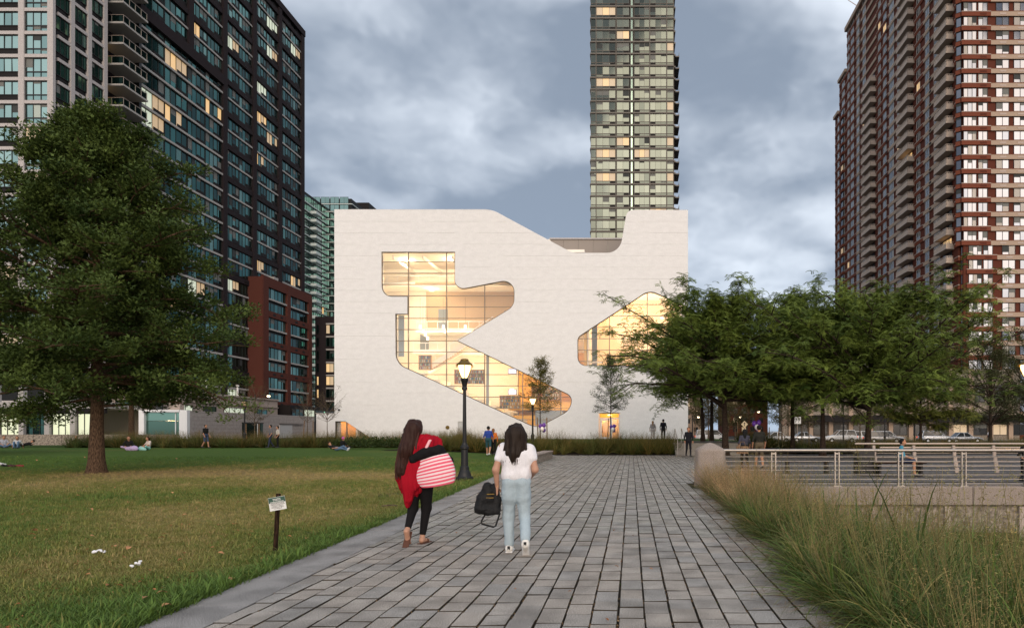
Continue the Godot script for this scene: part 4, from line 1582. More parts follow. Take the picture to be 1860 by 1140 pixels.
func build_red_building() -> void:
	var t := thing("red_brick_wing", "red brick apartment wing projecting from the dark tower, two columns of windows", "apartment block")
	var X := -70.0
	var z0 := -129.6
	var z1 := -149.4
	var h := 31.0
	boxpart("core", Vector3(X - 1.75, h / 2, (z0 + z1) / 2), Vector3(2.5, h - 0.5, z0 - z1 - 0.4), M.core_dark, t)
	boxpart("front_wall", Vector3(X - 1.8, h / 2, z0 - 0.15), Vector3(3.6, h, 0.5), M.brick_red, t)
	for z in [[z0 - 1.0, 1.9], [-139.4, 1.3], [-148.7, 1.4]]:
		boxpart("pier", Vector3(X - 0.2, h / 2, z[0]), Vector3(0.55, h, z[1]), M.brick_red, t)
	var wins := []
	for f in 11:
		var y := h - 0.9 - 2.9 * f
		if f % 2 == 0:
			boxpart("brick_band", Vector3(X - 0.22, y + (0.3 if f == 0 else 0.0), (z0 + z1) / 2), Vector3(0.5, 1.9 if f == 0 else 1.2, z0 - z1 - 0.3), M.brick_red, t)
		else:
			boxpart("floor_slab", Vector3(X - 0.28, y, (z0 + z1) / 2), Vector3(0.5, 0.32, z0 - z1 - 0.4), M.slab_pale, t)
		if y < 5:
			break
		for b in [[-131.6, -138.7], [-140.1, -148.0]]:
			var g := []
			var room := rng.randf()
			for e in 5:
				g.append(M.lit_soft if room > 0.9 and e < 2 else pick([M.teal_a, M.teal_b, M.teal_c, M.teal_blind], [3, 3, 2, 1]))
			wins.append([facing(PI / 2, Vector3(X - 0.42, y - 2.75, (b[0] + b[1]) / 2)), b[0] - b[1] - 0.1, 2.15, 5, M.window_frame_dark, g])
			for s in [0.3, 0.7]:
				if f % 2 == 0 and f > 0:
					boxpart("vent_grille", Vector3(X + 0.04, y, lerpf(b[0], b[1], s)), Vector3(0.04, 0.4, 1.0), M.louvre_dark, t)
	hang_windows(t, wins)
	boxpart("rooftop_unit", Vector3(X - 1.4, h + 0.6, -136.0), Vector3(1.2, 1.2, 1.6), M.slab_pale, t)
	# the smaller dark wing beyond it
	var s := thing("small_dark_wing", "small dark brick wing with one column of windows beside the white library", "apartment block")
	var hh := 27.5
	boxpart("wall", Vector3(-68.6, hh / 2, -158.0), Vector3(5.6, hh, 8.0), M.brick_dark, s)
	wins = []
	for f in 9:
		var y := hh - 3.9 - 2.9 * f
		if y < 3:
			break
		wins.append([facing(0, Vector3(-67.6, y, -153.93)), 2.6, 2.0, 3, M.window_frame_dark, [M.lit_warm if f in [3, 4, 7] else (M.lit_soft if f == 0 else M.teal_b), M.lit_soft if f in [3, 4] else M.teal_a, M.teal_a]])
		boxpart("lintel", Vector3(-67.6, y + 2.25, -153.95), Vector3(2.6, 0.3, 0.2), M.slab_pale, s)
		wins.append([facing(0, Vector3(-70.75, y, -153.93)), 0.5, 2.0, 1, M.window_frame_dark, [M.lit_warm if f in [4, 5] else M.teal_c]])
	hang_windows(s, wins)


func build_podium() -> void:
	# beige two-storey base with shop windows, running along the dark tower
	var t := thing("beige_podium", "low beige concrete podium with a row of lit windows at the foot of the towers", "building")
	boxpart("wall", Vector3(-69.6, 3.65, -110.0), Vector3(6.2, 7.3, 36.4), M.podium_beige, t)
	boxpart("coping", Vector3(-69.5, 7.42, -110.0), Vector3(6.5, 0.26, 36.7), M.podium_beige, t)
	boxpart("ledge", Vector3(-66.35, 6.0, -110.0), Vector3(0.24, 0.12, 36.2), M.podium_beige, t)
	var wins := []
	for w in [[-95.0, 3.2, 0], [-101.5, 3.4, 1], [-107.4, 3.3, 0], [-114.2, 6.2, 1], [-122.6, 3.4, 0]]:
		wins.append([facing(PI / 2, Vector3(-66.42, 3.4, w[0])), w[1], 2.1, 2 if w[1] < 5 else 4, M.window_frame_dark, [M.lit_white if w[2] else M.teal_b, M.lit_white if w[2] else M.teal_a]])
	wins.append([facing(0, Vector3(-68.2, 3.6, -91.78)), 2.4, 2.2, 2, M.window_frame_dark, [M.teal_b]])
	hang_windows(t, wins)
	for i in 2:
		var mb := MB.new()
		mb.lathe([Vector2(0.16, 0), Vector2(0.16, 1.9), Vector2(0.26, 1.95), Vector2(0.26, 2.3), Vector2(0, 2.3)], 10)
		var o := obj("roof_vent_pipe", mb, M.paint_white, t)
		o.position = Vector3(-68.0 - i, 7.5, [-109.0, -119.5][i])
	# white low wing behind the garage wall
	var w := thing("white_garden_wing", "plain white low wall between the grey garage wall and the library", "building")
	boxpart("wall", Vector3(-45.5, 2.2, -109.0), Vector3(9.2, 4.4, 1.2), M.paint_white, w)
	boxpart("coping", Vector3(-45.5, 4.46, -109.0), Vector3(9.4, 0.12, 1.4), M.white_panel, w)
	# green-lit shop strip under the red wing
	var s := thing("glazed_shop_strip", "dark glazed ground floor strip with one bright window below the red brick wing", "shop front")
	boxpart("wall", Vector3(-67.0, 3.3, -139.5), Vector3(4.6, 6.6, 20.0), M.louvre_dark, s)
	wins = []
	for i in 4:
		wins.append([facing(PI / 2, Vector3(-64.6, 3.6, -132.0 - 4.8 * i)), 4.4, 2.3, 3, M.window_frame_dark, [M.lit_white if i == 1 else M.teal_b]])
	hang_windows(s, wins)
	var arrow := MB.new()
	for q in [[0.0, 0.0, 0.5, 0.5], [0.0, 0.0, 0.5, -0.5], [0.0, 0.0, 0.9, 0.0]]:
		arrow.bar(Vector3(-64.5, 5.2 + q[1], -143.0 - q[0]), Vector3(-64.5, 5.2 + q[3], -143.0 - q[2]), 0.14, 0.14)
	var ag := glow("sign_glow_green", 0.1, 0.9, 0.5, 0.5)
	var ar := obj("green_arrow_sign", arrow, ag)
	tag(ar, "small green glowing arrow sign under the dark wing by the library", "sign")


func build_garage() -> void:
	var t := thing("garden_pavilion", "low pale grey building with a white framed glass front facing the lawn", "pavilion")
	var X := -50.0
	var h := 3.9
	wrap_tex(mat("pavilion_wall", 0.44, 0.395, 0.37, 0.8), M.t_fine, 0.12)
	boxpart("side_wall", Vector3(X - 0.2, h / 2, -92.4), Vector3(0.4, h, 30.2), M.pavilion_wall, t)
	boxpart("roof", Vector3(X - 2.8, h - 0.15, -92.4), Vector3(4.8, 0.3, 30.0), M.pavilion_wall, t)
	boxpart("rear_wall", Vector3(X - 5.2, h / 2, -92.4), Vector3(0.3, h, 30.0), M.pavilion_wall, t)
	for i in 8:
		var mb := MB.new()
		mb.box(Vector3(X + 0.012, 0.5 + i * 0.46, -92.5), Vector3(0.02, 0.018, 29.8))
		obj("wall_joint", mb, M.concrete_dark, t)
	# the glass front in its white frame
	var zf := -77.0
	boxpart("frame_post", Vector3(X - 0.45, h / 2, zf), Vector3(0.9, h + 0.1, 0.5), M.paint_white, t)
	boxpart("frame_post", Vector3(X - 5.15, h / 2, zf), Vector3(0.6, h + 0.1, 0.5), M.paint_white, t)
	boxpart("frame_top", Vector3(X - 2.85, h - 0.05, zf), Vector3(4.0, 0.26, 0.5), M.paint_white, t)
	boxpart("glass_mullion", Vector3(X - 1.5, h / 2 - 0.1, zf - 0.1), Vector3(0.09, h - 0.4, 0.12), M.paint_white, t)
	boxpart("glass_transom", Vector3(X - 2.88, 0.95, zf - 0.1), Vector3(3.9, 0.07, 0.11), M.paint_white, t)
	var gp := mat("pavilion_glass", 0.075, 0.15, 0.125, 0.1, 0.75)
	var gq := mat("pavilion_glass_top", 0.16, 0.30, 0.26, 0.15, 0.7)
	for p in [[-4.86, -1.55, 1.0, 2.72, gp], [-4.86, -1.55, 2.76, 3.66, gq], [-1.45, -0.9, 1.0, 2.72, gp], [-1.45, -0.9, 2.76, 3.66, gq], [-4.86, -1.55, 0.1, 0.9, gp], [-1.45, -0.9, 0.1, 0.9, gp]]:
		boxpart("pane", Vector3(X + (p[0] + p[1]) / 2, (p[2] + p[3]) / 2, zf - 0.12), Vector3(p[1] - p[0], p[3] - p[2], 0.03), p[4], t)
	# doors in the side wall
	var door := boxpart("glazed_door", Vector3(X + 0.05, 1.35, -90.0), Vector3(0.1, 2.5, 4.8), M.teal_c, t)
	boxpart("door_frame", Vector3(X + 0.08, 1.35, -91.0), Vector3(0.12, 2.5, 0.12), M.paint_white, door)
	boxpart("door_frame", Vector3(X + 0.08, 2.66, -90.0), Vector3(0.14, 0.12, 5.0), M.iron, door)
	boxpart("service_door", Vector3(X + 0.05, 1.3, -98.6), Vector3(0.1, 2.4, 3.6), M.door_grey, t)
	boxpart("door_rail", Vector3(X + 0.14, 2.6, -100.2), Vector3(0.12, 0.1, 7.0), M.iron, t)


func build_lobby() -> void:
	# glazed lobby and pale columns below the two left towers, behind the oak
	var t := thing("lit_glass_lobby", "glass walled ground floor lobby with greenish lights on behind the oak tree", "lobby")
	var z := -76.0
	boxpart("roof", Vector3(-66.0, 4.45, z - 4.0), Vector3(15.6, 0.7, 9.0), M.slab_pale, t)
	boxpart("fascia", Vector3(-66.0, 4.0, z + 0.3), Vector3(15.4, 0.9, 0.3), M.louvre_dark, t)
	boxpart("rear_wall", Vector3(-66.0, 2.0, z - 7.6), Vector3(15.4, 4.2, 0.3), M.podium_beige, t)
	for i in 6:
		boxpart("column", Vector3(-73.2 + 2.85 * i, 3.4, z + 0.35), Vector3(0.55, 6.8, 0.5), M.slab_pale, t)
	var wins := []
	for i in 5:
		wins.append([facing(0, Vector3(-71.78 + 2.85 * i, 0.5, z + 0.2)), 2.2, 3.05, 3, M.window_frame_dark, [M.lit_shop if i in [1, 3] else (M.teal_c if i == 2 else M.lit_shop), M.teal_c if i == 2 else M.lit_shop, M.lit_shop if i != 2 else M.teal_c]])
	hang_windows(t, wins)
	for i in 2:
		var x: float = [-58.0, -54.6][i]
		boxpart("beige_column", Vector3(x - 0.1, 3.6, z - 6.0), Vector3(1.35, 7.2, 0.8), M.podium_beige, t)
	boxpart("dark_bay", Vector3(-56.2, 2.0, z - 6.6), Vector3(6.0, 4.0, 0.4), M.teal_c, t)
	for i in 2:
		var s := thing("wall_sconce", ["glowing wall sconce on a beige column right of the oak trunk", "glowing wall sconce on a beige column partly hidden by the oak"][i], "wall lamp", Vector3([-54.7, -58.1][i], 2.9, z - 5.45))
		var mb := MB.new()
		mb.lathe([Vector2(0, -0.16), Vector2(0.2, -0.14), Vector2(0.22, 0.1), Vector2(0.0, 0.12)], 10)
		obj("bulb", mb, M.lantern_glow, s)
		boxpart("bracket", Vector3(0, 0.2, -0.05), Vector3(0.5, 0.08, 0.3), M.iron, s)
		lamp_light(s.position + Vector3(0, 0, 0.0), 1.6, 0.1)
	var w := thing("low_garden_wall", "long low grey concrete wall at the back of the lawn", "wall")
	for i in 9:
		boxpart("wall_block", Vector3(-62.0 + i * 2.5, 0.78, -61.0), Vector3(2.47, 0.96, 0.5), M.concrete_dark, w)


func build_glass_tower() -> void:
	var t := thing("pale_glass_tower", "distant pale green glass tower with white balconies between the dark tower and the library", "apartment tower")
	var X := -120.0
	var z0 := -250.0
	boxpart("core", Vector3(X - 8.4, 45.0, -268.0), Vector3(16.0, 90.0, 35.0), M.core_dark, t)
	boxpart("core", Vector3(-120.0, 46.5, -289.0), Vector3(20.0, 93.0, 42.0), M.core_dark, t)
	boxpart("roof_screen", Vector3(-117.5, 96.2, -300.0), Vector3(11.0, 6.0, 18.0), M.louvre_dark, t)
	var wins := []
	for f in 31:
		var y := 2.0 + 3.0 * f
		if y < 89.0:
			boxpart("floor_line", Vector3(X - 8.0, y, -268.0), Vector3(17.0, 0.35, 37.0), M.glass_tower_line, t)
		boxpart("floor_line", Vector3(-120.0, y - 1.2, -289.0), Vector3(21.0, 0.3, 43.0), M.glass_tower_line, t)
		if y < 87.0:
			wins.append([facing(0, Vector3(X - 1.9, y + 0.2, z0 - 0.1)), 3.6, 2.6, 3, M.window_frame_pale, [M.glass_tower_pale]])
		for i in (5 if y < 87.0 else 0):
			var lit := rng.randf() > 0.93
			wins.append([facing(PI / 2, Vector3(X - 0.1, y + 0.2, z0 - 4.0 - 7.0 * i)), 6.8, 2.6, 4, M.window_frame_dark, [M.lit_warm if lit else (M.glass_tower_pale if i == 2 else M.glass_tower_dim), M.glass_tower_dim, M.glass_tower_pale if i in [2, 4] else M.glass_tower_dim]])
		for i in 5:
			wins.append([facing(0, Vector3(-127.6 + 3.7 * i, y - 0.9, -267.8)), 3.4, 2.5, 2, M.window_frame_dark, [M.glass_tower_dim, M.glass_tower_pale if i == 0 else M.glass_tower_dim]])
		if y > 20 and y < 86.0:
			boxpart("balcony", Vector3(X + 1.2, y + 0.45, z0 - 7.0), Vector3(2.2, 1.0, 4.4), M.glass_tower_line, t)
			boxpart("balcony", Vector3(-113.0, y - 0.6, -266.6), Vector3(3.4, 1.0, 2.0), M.glass_tower_line, t)
	hang_windows(t, wins, 200, 60)


func build_middle_tower() -> void:
	var t := thing("middle_glass_tower", "tall grey green glass apartment tower rising directly behind the white library", "apartment tower")
	var z := -174.0
	boxpart("core", Vector3(0.35, 66.0, z - 11.4), Vector3(20.8, 132.0, 22.0), M.core_dark, t)
	var wins := []
	# bays: left edge, right edge, panes, green strip?
	var bays := [[-10.4, -9.05, 1], [-8.95, -4.05, 3], [-3.75, -0.55, 2], [0.75, 4.6, 3], [4.75, 8.95, 3], [9.1, 10.75, 1]]
	for x in [-9.0, -3.9, 4.68, 9.02]:
		boxpart("vertical_fin", Vector3(x, 66.0, z + 0.05), Vector3(0.13, 132.0, 0.5), M.bronze_frame, t)
	for x in [-0.25, 0.45]:
		boxpart("vertical_fin", Vector3(x, 66.0, z + 0.0), Vector3(0.10, 132.0, 0.4), M.bronze_frame, t)
	for f in 43:
		var y := 1.2 + 3.02 * f
		boxpart("floor_line", Vector3(0.2, y, z - 0.05), Vector3(21.4, 0.36, 0.42), M.bronze_frame, t)
		boxpart("floor_line", Vector3(11.0, y, z - 11.0), Vector3(0.6, 0.4, 21.0), M.bronze_frame, t)
		boxpart("floor_line", Vector3(-10.3, y, z - 11.0), Vector3(0.6, 0.4, 21.0), M.bronze_frame, t)
		for b in bays.size():
			var bay: Array = bays[b]
			var w: float = bay[1] - bay[0]
			var cx: float = (bay[0] + bay[1]) / 2
			var room := rng.randf()
			var g := []
			for e in 3:
				var gm: Material = pick([M.mid_glass, M.mid_glass_dark, M.mid_glass_light], [5, 2.2, 2])
				if b == 4 or b == 2:
					gm = pick([M.mid_glass, M.mid_glass_light], [2, 2])
				if room > 0.93:
					gm = M.lit_soft if e != 1 else M.lit_warm
				g.append(gm)
			wins.append([facing(0, Vector3(cx, y + 0.78, z - 0.12)), w, 2.05, bay[2], M.bronze_frame, g])
			wins.append([facing(0, Vector3(cx, y + 0.2, z - 0.12)), w, 0.56, bay[2], M.bronze_frame, [M.mid_glass_dark]])
			if b in [1, 2, 4]:
				boxpart("vent_grille", Vector3(bay[1] - 0.75 if b != 4 else bay[0] + 0.75, y + 0.48, z - 0.02), Vector3(1.3, 0.52, 0.12), M.louvre_dark, t)
			elif b == 3:
				boxpart("vent_grille", Vector3(bay[0] + 0.75, y + 0.48, z - 0.02), Vector3(1.3, 0.52, 0.12), M.louvre_dark, t)
		wins.append([facing(0, Vector3(0.1, y + 0.2, z - 0.15)), 0.56, 2.6, 1, M.bronze_frame, [M.mid_glass_green]])
		for i in 3:
			wins.append([facing(PI / 2, Vector3(10.82, y + 0.25, z - 3.6 - 7.0 * i)), 6.4, 2.5, 4, M.bronze_frame, [M.mid_glass, M.mid_glass_dark]])
		if y < 100.0:
			boxpart("balcony", Vector3(11.6, y + 0.15, z - 4.0), Vector3(1.5, 0.28, 5.0), M.bronze_frame, t)
			boxpart("balcony_glass", Vector3(12.3, y + 0.75, z - 4.0), Vector3(0.05, 0.95, 4.9), M.mid_glass_dark, t)
	hang_windows(t, wins, 300, 300)


func build_right_tower() -> void:
	var t := thing("red_brick_balcony_tower", "huge red brick apartment tower with beige bands and stacked balconies on the right", "apartment tower")
	var X := 62.7
	var z0 := -131.0
	var z1 := -211.0
	var fh := 2.73
	var h := 118.5
	boxpart("core", Vector3(X + 12.2, h / 2, -165.5), Vector3(23.6, h, 68.0), M.brick_right, t)
	boxpart("core", Vector3(X + 12.2, 53.5, -203.2), Vector3(23.6, 107.0, 7.2), M.brick_right, t)
	boxpart("core", Vector3(X + 12.2, 49.0, -209.0), Vector3(23.6, 98.0, 4.3), M.brick_right, t)
	boxpart("roof_parapet", Vector3(X + 12.0, h + 0.5, -165.5), Vector3(24.6, 1.2, 68.6), M.beige_band, t)
	boxpart("roof_parapet", Vector3(X + 12.0, 107.4, -203.4), Vector3(24.4, 0.9, 7.0), M.beige_band, t)
	boxpart("roof_parapet", Vector3(X + 12.0, 98.4, -209.2), Vector3(24.4, 0.9, 4.4), M.beige_band, t)
	# front block, a little proud of the side, with a chamfered bay
	boxpart("front_core", Vector3(X + 12.4, h / 2, -130.9), Vector3(23.2, h, 1.0), M.brick_right, t)
	var dd := func(px: float) -> float: return -77748.0 / (px - 1147.0)
	var wins := []
	# side windows: [from px, to px, panes]
	var side := [[1695, 1706, 3], [1679, 1686, 2], [1663.5, 1669.5, 2], [1628.5, 1635.5, 3], [1614, 1622, 3], [1603, 1608.5, 2], [1594, 1598, 2], [1566, 1571, 2], [1555, 1559.5, 2], [1544.5, 1549.5, 2], [1538.5, 1541.5, 2], [1528.5, 1533, 2], [1520.5, 1523.2, 1]]
	# balconies: [from px, to px]
	var bal := [[1708, 1731], [1638, 1659], [1573, 1590]]
	# bands of beige run beside the balconies, red brick elsewhere
	var beige := [[1676, 1731.5], [1613, 1659.5], [1555, 1590.5]]
	var reds := [[1660, 1675.8], [1591, 1612.8], [1516, 1554.8], [1732, 1740]]
	for f in 43:
		var y := 2.0 + fh * f
		var top_z := z1 if y < 97.0 else (-206.6 if y < 106.0 else -199.4)
		for b in beige:
			boxpart("beige_band", Vector3(X + 0.30, y, (dd.call(b[0]) + dd.call(b[1])) / 2), Vector3(0.3, 0.78, dd.call(b[1]) - dd.call(b[0])), M.beige_band, t)
		for b in reds:
			var za: float = maxf(dd.call(b[0]), top_z + 0.2)
			var zb: float = dd.call(b[1])
			if zb > za:
				boxpart("brick_band", Vector3(X + 0.32, y, (za + zb) / 2), Vector3(0.26, 0.74, zb - za), M.brick_right_band, t)
				boxpart("pale_line", Vector3(X + 0.28, y + 0.44, (za + zb) / 2), Vector3(0.3, 0.12, zb - za), M.pale_line, t)
		for w in side:
			var za: float = dd.call(w[0])
			var zb: float = dd.call(w[1])
			if za < top_z:
				continue
			var lit := rng.randf() > 0.985
			var g := []
			for e in 3:
				g.append(M.lit_warm if lit else pick([M.sky_glass_b, M.sky_glass_c, M.sky_glass_a, M.sky_blind], [4, 4, 1, 0.5]))
			wins.append([facing(-PI / 2, Vector3(X + 0.31, y + 0.50, (za + zb) / 2)), zb - za, 1.75, w[2], M.window_frame_pale, g])
		for s in [1689, 1609.5, 1562]:
			boxpart("vent_grille", Vector3(X + 0.13, y, dd.call(s)), Vector3(0.04, 0.42, 1.0), M.louvre_dark, t)
		# balconies
		for b in bal.size():
			var za: float = dd.call(bal[b][0])
			var zb: float = dd.call(bal[b][1])
			var hi: float = [130.0, 120.0, 93.0][b]
			if y > hi or y < (24.0 if b == 0 else 6.0):
				continue
			boxpart("balcony_slab", Vector3(X - 0.55, y - 0.16, (za + zb) / 2), Vector3(1.5, 0.30, zb - za), M.balcony_rail, t)
			var rail := MB.new()
			rail.box(Vector3(X - 1.24, y + 1.0, (za + zb) / 2), Vector3(0.09, 0.10, zb - za))
			rail.box(Vector3(X - 0.5, y + 1.0, zb - 0.05), Vector3(1.3, 0.096, 0.09))
			var n := 9
			for i in n + 1:
				rail.box(Vector3(X - 1.24, y + 0.48, lerpf(za + 0.06, zb - 0.06, float(i) / n)), Vector3(0.06, 0.98, 0.10))
			for i in 3:
				rail.box(Vector3(X - 0.95 + i * 0.42, y + 0.48, zb - 0.05), Vector3(0.10, 0.98, 0.06))
			rail.box(Vector3(X - 1.20, y + 0.42, (za + zb) / 2), Vector3(0.03, 0.74, zb - za - 0.1))
			rail.box(Vector3(X - 0.5, y + 0.42, zb - 0.09), Vector3(1.24, 0.74, 0.03))
			obj("balcony_rail", rail, M.balcony_rail, t)
			var lit := rng.randf() > 0.94
			wins.append([facing(-PI / 2, Vector3(X + 0.31, y + 0.1, (za + zb) / 2)), (zb - za) * 0.7, 2.1, 3, M.window_frame_dark, [M.lit_warm if lit else M.sky_glass_c]])
		# the shallow bay near the far end
		if y < 97.0:
			wins.append([facing(-PI / 2, Vector3(X + 0.02, y + 0.5, dd.call(1531) - 0.5)), 2.2, 1.7, 2, M.window_frame_dark, [M.lit_soft if rng.randf() > 0.82 else M.sky_glass_c]])
			boxpart("bay_sill", Vector3(X + 0.1, y + 0.1, dd.call(1531) - 0.5), Vector3(0.7, 0.7, 2.6), M.brick_right_band, t)
		# front: brick half and beige half
		var step := 2.0 if y < 37.0 else 0.0   # the corner stands further right on the lower floors
		var fx := X + 0.3 + step * 0.5
		var xb := X + 5.9 + step * 0.6
		boxpart("brick_band", Vector3((fx + xb) / 2, y, -130.25), Vector3(xb - fx, 0.80, 0.34), M.brick_right_band, t)
		boxpart("pale_line", Vector3((fx + xb) / 2, y + 0.46, -130.2), Vector3(xb - fx, 0.12, 0.34), M.pale_line, t)
		boxpart("beige_band", Vector3((xb + X + 24.0) / 2, y, -130.24), Vector3(X + 24.0 - xb, 0.86, 0.36), M.beige_band, t)
		boxpart("pale_line", Vector3((xb + X + 24.0) / 2, y + 0.49, -130.2), Vector3(X + 24.0 - xb, 0.10, 0.34), M.brick_right_band, t)
		var rows := [[fx + 1.7, 2.5, 3], [fx + 4.15, 1.8, 2], [xb + 2.3, 2.5, 2], [xb + 5.7, 2.5, 2], [xb + 9.1, 2.5, 2], [xb + 12.5, 2.5, 2]]
		for r in rows.size():
			var g := []
			var room := rng.randf()
			for e in 3:
				var gm: Material = pick([M.sky_glass_a, M.sky_glass_b, M.sky_blind], [5, 1.5, 2])
				if room > 0.97:
					gm = M.lit_soft
				elif room > 0.86 and r > 1:
					gm = pick([M.sky_glass_b, M.sky_glass_c], [1, 1])
				g.append(gm)
			wins.append([facing(0, Vector3(rows[r][0], y + 0.52, -130.33)), rows[r][1], 1.75, rows[r][2], M.window_frame_dark, g])
			if r != 0:
				boxpart("vent_grille", Vector3(rows[r][0], y, -130.05), Vector3(1.2, 0.34, 0.04), M.pale_line if r > 1 else M.brick_right, t)
		# small side panes on the chamfer
		boxpart("chamfer_band", Vector3(fx - 0.35, y, -130.75), Vector3(0.9, 0.80, 0.3), M.brick_right_band, t, Basis(Vector3.UP, -0.7))
		wins.append([facing(-0.75, Vector3(fx - 0.25, y + 0.52, -130.75)), 0.95, 1.75, 1, M.window_frame_dark, [M.sky_glass_b]])
	hang_windows(t, wins, 300, 300)
	for i in 3:
		var mb := MB.new()
		mb.tube([Vector3(X + 1, h + 1, -190.0 + i * 3.0), Vector3(X - 2.4, h + 3.2 - i, -190.0 + i * 3.0)], [0.12, 0.08], 6)
		obj("roof_davit", mb, M.pale_line, t)

	# the street wall below it: stone base with awnings
	var s := thing("stone_street_base", "beige stone base with dark shop awnings at street level on the right", "building")
	boxpart("wall", Vector3(50.0, 6.5, -128.0), Vector3(44.0, 13.0, 3.0), M.concrete_dark, s)
	wins = []
	for i in 12:
		boxpart("pilaster", Vector3(29.5 + i * 3.7, 6.6, -126.3), Vector3(0.8, 13.0, 0.5), M.beige_band, s)
		wins.append([facing(0, Vector3(31.3 + i * 3.7, 7.0, -126.40)), 1.8, 3.2, 2, M.window_frame_dark, [M.dark_glass]])
		wins.append([facing(0, Vector3(31.3 + i * 3.7, 0.9, -126.40)), 2.6, 2.0, 2, M.window_frame_dark, [M.lit_soft if i in [8, 10] else M.dark_glass]])
		var aw := MB.new()
		var x := 31.3 + i * 3.7
		aw.quad(Vector3(x - 1.75, 4.6, -126.2), Vector3(x - 1.75, 3.6, -124.4), Vector3(x + 1.75, 3.6, -124.4), Vector3(x + 1.75, 4.6, -126.2))
		aw.box(Vector3(x, 3.45, -124.42), Vector3(3.5, 0.3, 0.05))
		obj("awning", aw, M.louvre_dark, s)
	hang_windows(s, wins)
	# distant blocks seen under the trees
	var far := [[22.0, 10.0, -260.0, 22.0, M.beige_band, "distant beige block seen between the tree trunks"], [40.0, 16.0, -240.0, 30.0, M.brick_right, "distant red brick block seen behind the right-hand trees"], [5.0, 8.0, -330.0, 14.0, M.glass_tower_line, "distant pale block just right of the library"]]
	for b in far:
		var o := thing("distant_block", b[5], "building")
		boxpart("wall", Vector3(b[0], b[3] / 2, b[2] - 6.0), Vector3(b[1], b[3], 12.0), b[4], o)
		boxpart("roof", Vector3(b[0], b[3] + 0.3, b[2] - 6.0), Vector3(b[1] + 0.5, 0.6, 12.5), M.louvre_dark, o)
		wins = []
		for f in int(b[3] / 3.2) - 1:
			for i in int(b[1] / 3.0):
				wins.append([facing(0, Vector3(b[0] - b[1] / 2 + 1.6 + i * 3.0, 1.5 + f * 3.2, b[2] + 0.06)), 1.6, 1.8, 2, M.window_frame_dark, [M.lit_soft if rng.randf() > 0.8 else M.dark_glass]])
		hang_windows(o, wins, 60, 0)


# ---------------------------------------------------------------- trees and plants
var oak_spray: ArrayMesh
var ash_spray: ArrayMesh
var fine_spray: ArrayMesh


func leaf_blade(mb: MB, p: Vector3, along: Vector3, side: Vector3, l: float, w: float) -> void:
	var up := along.cross(side).normalized() * l * 0.12
	var q := p + along * l * 0.45
	var e := p + along * l - up
	mb.tri(p, q + side * w, q + up * 0.4)
	mb.tri(p, q + up * 0.4, q - side * w)
	mb.tri(q + side * w, e, q + up * 0.4)
	mb.tri(q + up * 0.4, e, q - side * w)


func make_sprays() -> void:
	var r := RandomNumberGenerator.new()
	r.seed = 21
	var mb := MB.new()
	for i in 11:
		# lobed oak leaves in a loose rosette round a twig
		var a := i * 2.399
		var p := Vector3(0, 0.03 * i, 0) + Vector3(cos(a), 0, sin(a)) * 0.03
		var along := (Vector3(cos(a), r.randf_range(0.0, 0.7), sin(a))).normalized()
		var side := along.cross(Vector3.UP).normalized().rotated(along, r.randf_range(-0.6, 0.6))
		var g := r.randf_range(0.75, 1.25)
		mb.k = Color(g, g, g)
		var l := r.randf_range(0.13, 0.19)
		leaf_blade(mb, p + along * 0.03, along, side, l, 0.030)
		for s in [-1, 1]:
			leaf_blade(mb, p + along * (0.03 + l * 0.35), (along + side * s * 0.9).normalized(), side.cross(along).cross((along + side * s * 0.9).normalized()).normalized(), l * 0.45, 0.017)
	oak_spray = mb.put(null)
	mb = MB.new()
	for b in 3:
		# drooping leaves with leaflets in two rows
		var a := b * 2.1 + 0.3
		var dir := Vector3(cos(a), 0.25, sin(a)).normalized()
		var p := Vector3.ZERO
		for i in 8:
			p += dir * 0.05
			dir = (dir + Vector3(0, -0.13, 0)).normalized()
			var side := dir.cross(Vector3.UP).normalized()
			var g := r.randf_range(0.8, 1.2)
			mb.k = Color(g, g, g)
			for s in [-1, 1]:
				var al: Vector3 = (side * s + dir * 0.55 + Vector3(0, -0.35, 0)).normalized()
				leaf_blade(mb, p, al, dir, r.randf_range(0.10, 0.145), 0.023)
	ash_spray = mb.put(null)
	mb = MB.new()
	for i in 9:
		var a := i * 2.4
		var dir := Vector3(cos(a), r.randf_range(0.1, 1.2), sin(a)).normalized()
		var g := r.randf_range(0.75, 1.25)
		mb.k = Color(g, g, g)
		leaf_blade(mb, dir * 0.05 * (1 + i % 3), (dir + Vector3(0, -0.2, 0)).normalized(), dir.cross(Vector3.UP).normalized(), r.randf_range(0.07, 0.12), 0.022)
	fine_spray = mb.put(null)


func look_up(table: Array, y: float) -> float:
	if y <= table[0][0]:
		return table[0][1]
	for i in table.size() - 1:
		if y <= table[i + 1][0]:
			return lerpf(table[i][1], table[i + 1][1], (y - table[i][0]) / (table[i + 1][0] - table[i][0]))
	return table[-1][1]


